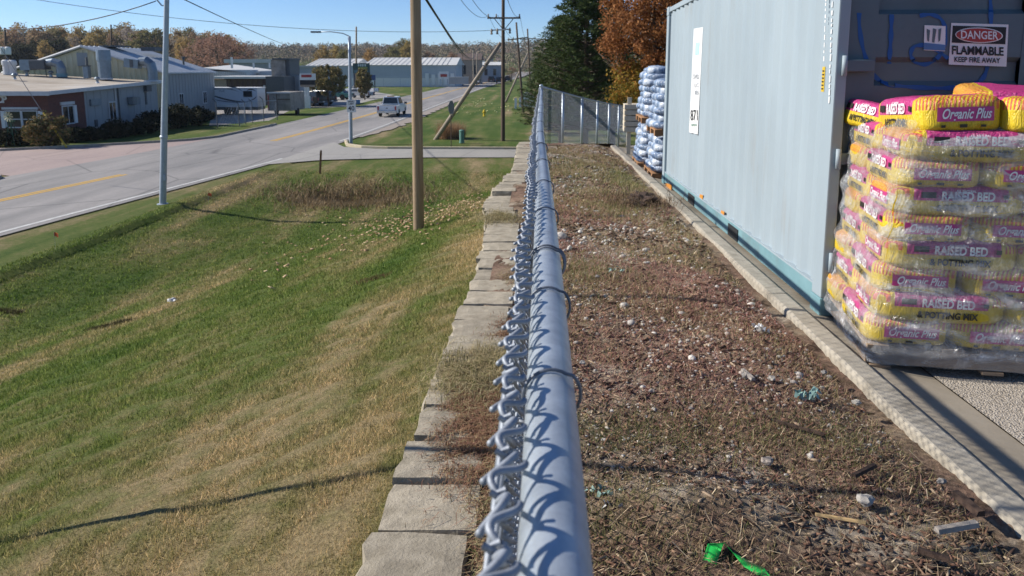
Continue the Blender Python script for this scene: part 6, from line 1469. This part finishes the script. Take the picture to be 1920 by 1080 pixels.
for i in range(10):
    a = R(36 * i); d = Vector((math.cos(a), 0, math.sin(a))); s = Vector((-d.z, -.3, d.x)) * .05
    MB().add([Vector((0, -.17, 1.75)) + d * .06 - s * .4, Vector((0, -.17, 1.75)) + d * .06 + s * .4, Vector((0, -.17, 1.75)) + d * .3 + s, Vector((0, -.17, 1.75)) + d * .3 - s], [(0, 1, 2, 3)]).build('blade', M('windmill_blade', (0.6, 0.58, 0.35), None, 4, .6) if i == 0 else bpy.data.materials['windmill_blade'], wl)
gb = onz(125, 277); gw = thing('guy_wire', 'slanting guy wire with a yellow guard at the kerb before the shop', 'wire', gb); e = atY(-30, 42, gb.y + 3) - gb
MB().tube([(0, 0, -.1), e], .02, 5).build('wire', MT['cable_grey'], gw); MB().tube([(0, 0, 0), e * .27], .055, 8).build('guard', MT['yellow_plate'], gw)
# ------------------------------------------------------------------ vehicles
def wheel(parent, x, y, r=.36, w=.24):
    m = Matrix.Rotation(R(90), 3, 'Y')
    t = MB().lathe([(r * .62, -w / 2), (r * .93, -w / 2), (r, -w * .35), (r, w * .35), (r * .93, w / 2), (r * .62, w / 2)], 20, (x, y, r), m).build('wheel', MT['rubber'], parent)
    MB().lathe([(0.02, -w * .4), (r * .6, -w * .42), (r * .6, w * .42), (.02, w * .4)], 14, (x, y, r), m).build('rim', MT['chrome'], t)
def car(name, label, cat, loc, rz, kind, paint, group=None):
    t = thing(name, label, cat, loc, rz, group); W = {'pickup': 1.95, 'suv': 1.9, 'sedan': 1.8}[kind]; L_ = {'pickup': 5.6, 'suv': 4.7, 'sedan': 4.5}[kind]
    hb2 = {'pickup': 1.08, 'suv': 1.1, 'sedan': .95}[kind]; hc = {'pickup': 1.85, 'suv': 1.78, 'sedan': 1.42}[kind]
    body = bpy.data.materials.get(paint) ; z0 = .38
    # local: y = 0 rear bumper .. L front
    bd = [(0.02, .5), (.0, .8), (.02, hb2), (L_ - 1.25, hb2), (L_ - .25, hb2 - .12), (L_ - .02, hb2 - .35), (L_, .5), (L_ - .1, z0), (L_ - .5, z0)]
    for yc in (L_ - .95,): bd += [(yc + .42, z0), (yc + .36, z0 + .28), (yc, z0 + .42), (yc - .36, z0 + .28), (yc - .42, z0)]
    for yc in (1.1,): bd += [(yc + .42, z0), (yc + .36, z0 + .28), (yc, z0 + .42), (yc - .36, z0 + .28), (yc - .42, z0)]
    bd += [(.1, z0)]
    B = MB().prism(bd, -W / 2, W / 2, 'x').build('body', body, t, bevel=.035)
    y0, y1 = {'pickup': (1.95, 4.35), 'suv': (.15, 3.6), 'sedan': (.75, 3.6)}[kind]
    cb2 = [(y0, hb2 - .02), (y0 + (.12 if kind != 'sedan' else .55), hc), (y1 - .85, hc), (y1, hb2 - .02)]
    cw = .13 if kind == 'pickup' else .04; mb = MB().prism(cb2, -W / 2 + cw, W / 2 - cw, 'x'); mb.v = [(x * (.80 if z > hb2 + .1 else 1), y, z) for x, y, z in mb.v]
    C_ = mb.build('cabin', body, t, bevel=.04)
    yr = y0 - .004
    k = .12 if kind != 'sedan' else .55
    def on(f, g): return (y0 + k * f - .012)
    MB().add([(-W * .36, y0 + k * .16 - .03, hb2 + (hc - hb2) * .16), (W * .36, y0 + k * .16 - .03, hb2 + (hc - hb2) * .16), (W * .31, y0 + k * .86 - .03, hb2 + (hc - hb2) * .86), (-W * .31, y0 + k * .86 - .03, hb2 + (hc - hb2) * .86)], [(0, 1, 2, 3)]).build('rear_window', MT['glass'], C_)
    f = lambda u: (y1 - .85 * u + .03)
    MB().add([(-W * .41, f(.12), hb2 + (hc - hb2) * .12), (W * .41, f(.12), hb2 + (hc - hb2) * .12), (W * .355, f(.88), hb2 + (hc - hb2) * .88), (-W * .355, f(.88), hb2 + (hc - hb2) * .88)], [(0, 1, 2, 3)]).build('windscreen', MT['glass'], C_)
    for s in (-1, 1):
        xo = lambda z: s * ((W / 2 - cw) * (1 - .20 * max(0, (z - hb2) / (hc - hb2))) + .022)
        za, zb2 = hb2 + (hc - hb2) * .12, hb2 + (hc - hb2) * .85; m_ = (y0 + y1 - .5) / 2
        for (a, b, c, d) in ((y0 + .14 + (k - .12), m_ - .05, m_ - .05, y0 + .2 + (k - .12)), (m_ + .05, y1 - .22, y1 - .8, m_ + .05)):
            MB().add([(xo(za), a, za), (xo(za), b, za), (xo(zb2), c, zb2), (xo(zb2), d, zb2)], [(0, 1, 2, 3)]).build('side_window', MT['glass'], C_)
        wheel(t, s * (W / 2 - .13), 1.1); wheel(t, s * (W / 2 - .13), L_ - .95)
        MB().b2((s * (W / 2 - .16) - .07, -.03, hb2 - .42), (s * (W / 2 - .16) + .07, .012, hb2 - .06)).build('tail_light', MT['red'], t)
        MB().box((s * (W / 2 + .14), y1 - .35, hb2 + .1), (.26, .1, .2)).build('mirror', MT['darkmetal'], t, bevel=.02)
        MB().b2((s * (W / 2 - .25) - .16, L_ - .06, hb2 - .42), (s * (W / 2 - .25) + .16, L_ + .012, hb2 - .24)).build('headlight', MT['white'], t)
    MB().b2((-W / 2 + .05, -.14, .42), (W / 2 - .05, .02, .62)).build('bumper', MT['chrome'] if kind == 'pickup' else MT['darkmetal'], t, bevel=.02)
    MB().b2((-.16, -.15, .47), (.16, -.142, .60)).build('number_plate', MT['white'], t)
    if kind == 'pickup':
        MB().b2((-W / 2 + .12, .12, hb2 - .02), (W / 2 - .12, 1.9, hb2 + .004)).build('bed', MT['darkmetal'], t)
        MB().b2((-.55, .0 - .006, hb2 - .36), (.55, .012, hb2 - .10)).build('tailgate', body, t, bevel=.004); MB().b2((-.08, -.012, hb2 - .27), (.08, -.005, hb2 - .19)).build('badge', MT['darkmetal'], t)
        MB().tube([(-.35, y0 + .14, hc + .02), (.35, y0 + .14, hc + .02)], .03, 6).build('roof_light', MT['orange'], t)
    return t
M('paint_white', (0.74, 0.75, 0.76), (0.7, 0.71, 0.72), 2, .3); M('paint_black', (0.02, 0.021, 0.024), None, 2, .25); M('paint_silver', (0.34, 0.37, 0.41), None, 2, .3); M('paint_dark', (0.05, 0.06, 0.08), None, 2, .25); M('paint_teal', (0.05, 0.17, 0.17), None, 2, .35)
a = onz(703, 220); b = onz(747, 220); car('pickup_truck', 'white pickup truck driving away along the road', 'truck', ((a.x + b.x) / 2 + .05, a.y, -4.695), R(1), 'pickup', 'paint_white')
q = onz(895, 157); car('car', 'pale car coming along the road by the tan gabled building', 'car', (q.x, q.y, -4.695), R(180), 'sedan', 'paint_silver')
q = onz(921, 150); q = q * (225 / q.y); car('car', 'dark car with lit-looking red tail lights far down the road', 'car', (q.x, q.y, -4.695), 0, 'suv', 'paint_black')
q = onz(934, 152); q = q * (212 / q.y); car('car', 'black sport utility car just behind the cross-armed pole, far down the road', 'car', (q.x + .3, q.y, -4.695), 0, 'suv', 'paint_black')
q = onz(952, 150); q = q * (235 / q.y); car('car', 'dark blue car at the far end of the road, right of the cross-armed pole', 'car', (q.x, q.y, -4.695), 0, 'suv', 'paint_dark')
for px, py, kd, pt, rz, l in ((578, 201, 'suv', 'paint_silver', 72, 'grey sport utility car parked beside the box trailer'), (606, 199, 'suv', 'paint_black', 62, 'dark sport utility car parked behind the business sign post'), (622, 197, 'suv', 'paint_black', 60, 'black car parked under the round olive tree')):
    q = onz(px, py); car('car', l, 'car', (q.x, q.y, -4.695), R(rz), kd, pt, 'cars parked by the business sign')
q = onz(706, 177); car('pickup_truck', 'white pickup truck parked by the blue sign', 'truck', (q.x, q.y, -4.695), R(75), 'pickup', 'paint_white')
q = onz(684, 184); car('car', 'silver car parked in front of the white pickup, behind the slim tree', 'car', (q.x + 1, q.y, -4.695), R(70), 'sedan', 'paint_silver')
q = onz(660, 187); car('car', 'teal car parked behind the speed limit post', 'car', (q.x, q.y, -4.695), R(80), 'sedan', 'paint_teal')
# caravan and box trailer
q = onz(487, 222); rvY = 73; a = atY(389, 215, rvY); b = atY(482, 166, rvY)
rv = thing('travel_trailer', 'white travel trailer with dark swoosh graphics parked by the barn', 'trailer', (b.x, rvY, G), R(2)); w_ = b.x - a.x; h_ = b.z - G
MT['rvwhite'] = M('caravan_white', (0.62, 0.66, 0.7), (0.56, 0.6, 0.64), 1, .4); MT['swoosh'] = M('swoosh_dark', (0.04, 0.05, 0.07), None, 2, .5); MT['swoosh2'] = M('swoosh_grey', (0.2, 0.24, 0.3), None, 2, .5)
MB().prism([(-w_, .75), (0, .75), (0, h_), (-w_ + .2, h_), (-w_ - .5, h_ - .6), (-w_ - .6, 1.2)], 0, 2.4, 'y').build('body', MT['rvwhite'], rv, bevel=.05)
MB().b2((-w_ - .1, -.06, h_ + .003), (.08, 2.45, h_ + .09)).build('roof', MT['white'], rv)
def swo(p, th, mat):
    n = 22; P_ = []
    for i in range(n + 1):
        s = i / n; x = (1 - s) ** 2 * p[0][0] + 2 * s * (1 - s) * p[1][0] + s * s * p[2][0]; z = (1 - s) ** 2 * p[0][1] + 2 * s * (1 - s) * p[1][1] + s * s * p[2][1]; P_.append((x, z, th * math.sin(math.pi * min(1, s + .1)) + .015))
    V = [(x, -.012, z - t_ / 2) for x, z, t_ in P_] + [(x, -.012, z + t_ / 2) for x, z, t_ in P_]
    MB().add(V, [(i, i + 1, n + 2 + i, n + 1 + i) for i in range(n)]).build('swoosh', mat, rv)
k = w_
swo([(-k * .97, 2.3), (-k * .6, 3.0), (-k * .30, 2.1)], .13, MT['swoosh2']); swo([(-k * .55, 2.75), (-k * .35, 2.75), (-k * .28, 2.25)], .12, MT['swoosh']); swo([(-k * .95, 2.1), (-k * .55, 1.2), (-k * .1, 1.25)], .14, MT['swoosh']); swo([(-k * .9, 1.6), (-k * .5, 1.0), (-k * .03, 1.4)], .1, MT['swoosh2']); swo([(-k * .2, h_ - .2), (-k * .08, 2.7), (-k * .01, 2.2)], .1, MT['swoosh']); swo([(-k * .02, 1.9), (-k * .03, 1.5), (-k * .2, 1.35)], .08, MT['swoosh'])
fw = MB().b2((-k * .27, -.03, 1.75), (-k * .10, -.002, 2.35)).build('window', MT['darkmetal'], rv); MB().b2((-k * .26, -.036, 1.79), (-k * .11, -.031, 2.31)).build('pane', MT['glass'], fw)
text('lettering', 'VUE', .34, lambda u, v: (-k * .68 + u, -.014, 2.35 + v), MT['swoosh2'], rv)
for x in (-k * .45, -k * .6): wheel(rv, 0, 0); 
for i, ch in enumerate([c for c in rv.children if c.name.startswith('wheel')]): ch.location = ((-k * .45, -k * .6)[i], .12, 0); ch.rotation_euler = (0, 0, R(90))
MB().b2((-k * .98, .02, .45), (-.05, 2.3, .748)).build('skirt', MT['darkmetal'], rv)
a = atY(503, 219, 72); b = atY(545, 173, 72); bt = thing('box_trailer', 'weathered grey box trailer parked beside the travel trailer', 'trailer', (a.x, 72, G), R(-4)); w_ = b.x - a.x; h_ = b.z - G
MT['weathered'] = M('weathered_trailer', (0.34, 0.31, 0.27), (0.16, 0.14, 0.12), 1.5, .8, dirt=(0.12, 0.10, 0.09)); MB().prism([(0, .45), (w_, .45), (w_, h_), (.25, h_), (0, h_ - .3)], 0, 3.6, 'y').build('box', MT['weathered'], bt, bevel=.03)
MB().b2((-.02, -.03, h_ - .1), (w_, -.002, h_ + .02)).build('top_trim', MT['white'], bt); MB().b2((w_ * .40, -.03, .5), (w_ * .43, -.002, h_ - .15)).build('door_edge', MT['pole_dark'], bt); MB().b2((.05, -.02, .5), (.16, -.002, h_ - .3)).build('corner_trim', MT['red'], bt); MB().b2((w_ * .45, -.025, h_ * .68), (w_ * .98, -.002, h_ * .72)).build('seam', MT['pole_dark'], bt)
for i in (0, 1): wheel(bt, (.1, w_ - .1)[i], 1.8, .33)
# gate posts and chain-link yard fence by the trailers
yf = thing('yard_fence', 'chain-link yard fence with thin posts before the travel trailer', 'fence', onz(440, 236)); o_ = yf.location.copy(); prev = None
for px, py, h in ((408, 240, 2.0), (449, 237, 1.8), (461, 233, 1.8), (474, 231, 1.8), (495, 228, 1.9), (520, 225, 1.8)):
    q = onz(px, py) - o_; MB().tube([q, q + Vector((0, 0, h)), q + Vector((-.25, 0, h + .25))], .035, 6).build('post', MT['darkmetal'], yf)
    if prev is not None:
        MB().tube([prev + Vector((0, 0, 1.75)), q + Vector((0, 0, 1.75))], .025, 5).build('top_rail', MT['galv'], yf); mb = MB(); n = max(4, int((q - prev).length / .22))
        for i in range(n):
            for s in (0, 1):
                a_ = prev.lerp(q, i / n); b_ = prev.lerp(q, min(1, (i + 4) / n)); z0_, z1_ = (.05, 1.7) if s else (1.7, .05); mb.tube([a_ + Vector((0, 0, z0_)), b_ + Vector((0, 0, z1_))], .006, 3, False)
        mb.build('chain_mesh', MT['galv'], yf)
    prev = q
struct(MB().add([onz(392, 236, -4.735), onz(505, 226, -4.735), onz(552, 203, -4.735), onz(400, 203, -4.735)], [(0, 1, 2, 3)]).build('gravel_lot', M('lot_gravel', (0.33, 0.3, 0.27), (0.24, 0.22, 0.2), 1, .95, world=True)))
struct(MB().add([onz(548, 204, -4.732), onz(648, 200, -4.732), onz(740, 178, -4.732), onz(700, 172, -4.732), onz(560, 180, -4.732)], [(0, 1, 2, 3, 4)]).build('parking_lot', MT['drive']))

# ------------------------------------------------------------------ woods
WC = {'gold': [(0.36, 0.25, 0.08), (0.46, 0.33, 0.13), (0.27, 0.2, 0.08), (0.4, 0.26, 0.1)], 'olive': [(0.16, 0.16, 0.06), (0.24, 0.21, 0.09), (0.12, 0.12, 0.05), (0.3, 0.25, 0.11)],
      'brown': [(0.32, 0.21, 0.12), (0.24, 0.16, 0.1), (0.4, 0.28, 0.17), (0.2, 0.145, 0.1)], 'grey': [(0.3, 0.25, 0.21), (0.4, 0.34, 0.29), (0.22, 0.18, 0.15)], 'rust': [(0.3, 0.17, 0.12), (0.38, 0.23, 0.17), (0.22, 0.13, 0.1)], 'dark': [(0.03, 0.035, 0.018), (0.05, 0.05, 0.025), (0.02, 0.025, 0.014)]}
WM = {k_: island_mat('wood_' + k_, v, trans=.4, objrand=.25) for k_, v in WC.items()}
protos = {}
for i, (k_, h, rx, hol, ncl, nlf, lf) in enumerate((('gold', 17, 3.4, .4, 70, 34, .34), ('olive', 17, 3.8, .4, 80, 36, .34), ('brown', 16, 3.4, .3, 70, 30, .30), ('grey', 18, 3.0, .2, 60, 24, .22), ('rust', 12, 4.6, .3, 80, 40, .17), ('dark', 12, 3.8, .5, 70, 34, .36))):
    me_c = raw_mesh('crown', crown_geo(broad(rx, h * .36, h * .60, hol, 1.25), ncl, nlf, lf, 60 + i), 4); me_c.materials.append(WM[k_])
    mb = limbs(MB(), h, .24, rx * 1.0, 11, i, .25); me_t = bpy.data.meshes.new('trunk'); me_t.from_pydata(mb.v, [], mb.f); me_t.materials.append(MT['bark_grey']); protos[k_] = (me_t, me_c, h)
WL = {'gold': 'golden-leaved tree in the woods behind the barn and shop', 'olive': 'olive-green tree in the woods behind the barn and shop', 'brown': 'brown-leaved tree in the woods behind the barn and shop', 'grey': 'nearly bare grey tree in the woods behind the barn and shop', 'dark': 'dark green tree at the foot of the woods behind the shop'}
def wood_tree(k_, base, h, label, group=None, sx=1.0):
    me_t, me_c, h0 = protos[k_]; t = thing('woodland_tree', label, 'tree', base, random.uniform(0, 6), group); s = h / h0; t.scale = (s * sx, s * sx, s)
    for nm, me in (('trunk', me_t), ('crown', me_c)):
        o = bpy.data.objects.new(nm, me); col.objects.link(o); o.parent = t
rw = random.Random(3)
for i in range(112):
    px = -40 + i * 4.6 + rw.uniform(-4, 4); Y = rw.uniform(215, 300); ty = 52 + rw.uniform(-12, 16) + max(0, px - 250) * .06 + max(0, px - 400) * .25
    q = atY(px, ty, Y); k_ = rw.choices(['gold', 'olive', 'brown', 'grey', 'dark'], [4, 4, 2.5, 2, .5])[0]
    if k_ == 'dark': q = atY(px, 88, Y)
    wood_tree(k_, (q.x, q.y, G), q.z - G, WL[k_], 'trees of the woods behind the barn and shop', rw.uniform(.8, 1.25))
for px, ty, Y, k_, l in ((70, 72, 190, 'dark', 'dark evergreen-looking tree behind the shop roof'), (82, 74, 185, 'gold', 'bright yellow bushy tree behind the shop roof'), (100, 70, 195, 'dark', 'dark grey-green tree beside the yellow bushy tree'), (30, 78, 180, 'dark', 'dark tree near the utility pole with transformers'), (346, 68, 175, 'gold', 'small bright orange tree beside the big russet bare tree')):
    q = atY(px, ty, Y); wood_tree(k_, (q.x, q.y, G), q.z - G, l, None, 1.3 if k_ == 'dark' else 1.0)
for px, ty, Y, sx in ((405, 58, 140, 1.35), (432, 66, 150, 1.2), (378, 66, 150, 1.1)):
    q = atY(px, ty, Y); wood_tree('rust', (q.x, q.y, G), q.z - G, {405: 'biggest russet nearly bare tree, behind the commercial block', 432: 'russet bare tree beside the biggest one, above the pale flat roof', 378: 'russet bare tree between the orange tree and the biggest russet tree'}[px], 'russet trees behind the commercial block', sx)
for px, ty, Y, k_, l in ((605, 84, 230, 'gold', 'yellow-brown tree behind the pale warehouse roof'), (630, 82, 235, 'gold', 'golden tree behind the gap between the warehouses'), (645, 88, 215, 'olive', 'olive tree behind the lamp arm'), (694, 88, 230, 'gold', 'yellow-green tree behind the dark green sign'), (735, 84, 240, 'olive', 'olive tree behind the ribbed warehouse roof'), (755, 68, 260, 'olive', 'tall olive tree just left of the near wooden pole'), (766, 72, 255, 'gold', 'yellowish tree behind the near wooden pole'), (805, 92, 260, 'brown', 'brown tree above the warehouse end'), (850, 94, 260, 'brown', 'brown tree above the tan building'), (908, 118, 240, 'dark', 'dark tree beside the road end'), (960, 124, 230, 'rust', 'orange-brown tree at the road end')):
    q = atY(px, ty, Y); wood_tree(k_, (q.x, q.y, G), q.z - G, l, None, 1.25)
# wooded hills beyond, one mass
n = 7800; Y = rng.uniform(360, 1250, n) ; X = rng.uniform(-1, 1, n) * (0.85 * Y) - 0.12 * Y; keep = (X > -1.05 * Y) & (X < .35 * Y); X, Y = X[keep], Y[keep]
Z = gz(X, Y); H = rng.uniform(7, 13, len(X)); n = len(X); mcl = 56
c = np.stack([X, Y, Z + H * .55], 1); d = rng.normal(0, 1, (n, mcl, 3)); d /= np.linalg.norm(d, axis=2)[..., None]
p = c[:, None] + d * rng.uniform(.55, 1, (n, mcl, 1)) * np.stack([H * .42, H * .42, H * .5], 1)[:, None]
a = rng.normal(0, 1, p.shape); a /= np.linalg.norm(a, axis=2)[..., None]; b = np.cross(a, rng.normal(0, 1, p.shape)); b /= np.linalg.norm(b, axis=2)[..., None]; s = rng.uniform(.4, .85, (n, mcl, 1)) * (Y / 700)[:, None, None]
V = np.stack([p - a * s, p + b * s * .7, p + a * s, p - b * s * .7], 2).reshape(-1, 3)
def hill_mat():
    m, nt, b = base_mat('hill_woods'); po = pos(nt)
    c = ramp(nt, noise(nt, po, .03, 3, .6), [(.3, (0.16, 0.12, 0.09)), (.45, (0.24, 0.17, 0.12)), (.56, (0.19, 0.17, 0.09)), (.7, (0.3, 0.21, 0.13))])
    r = nt.nodes.new('ShaderNodeNewGeometry').outputs['Random Per Island']
    c = mix(nt, 1.0, c, ramp(nt, r, [(0, (.75, .75, .75)), (1, (1.2, 1.2, 1.2))]), 'MULTIPLY'); nt.links.new(c, b.inputs['Base Color']); b.inputs['Roughness'].default_value = .9; return m
stuff(link('hill_woods', raw_mesh('hill_woods', V, 4), hill_mat()), 'brown autumn woods covering the distant hills', 'woods')

# ------------------------------------------------------------------ thin autumn haze over the valley
hz_ = MB().b2((-3300, -480, -7.5), (3300, 4300, 75)).build('haze', None)
m = bpy.data.materials.new('haze'); m.use_nodes = True; nt = m.node_tree; nt.nodes.clear()
o = nt.nodes.new('ShaderNodeOutputMaterial'); v = nt.nodes.new('ShaderNodeVolumePrincipled')
v.inputs['Color'].default_value = (0.78, 0.86, 1.0, 1); v.inputs['Density'].default_value = 0.00013; v.inputs['Anisotropy'].default_value = 0.2
nt.links.new(v.outputs[0], o.inputs['Volume']); hz_.data.materials.append(m)
stuff(hz_, 'faint bluish haze over the distant hills', 'haze')
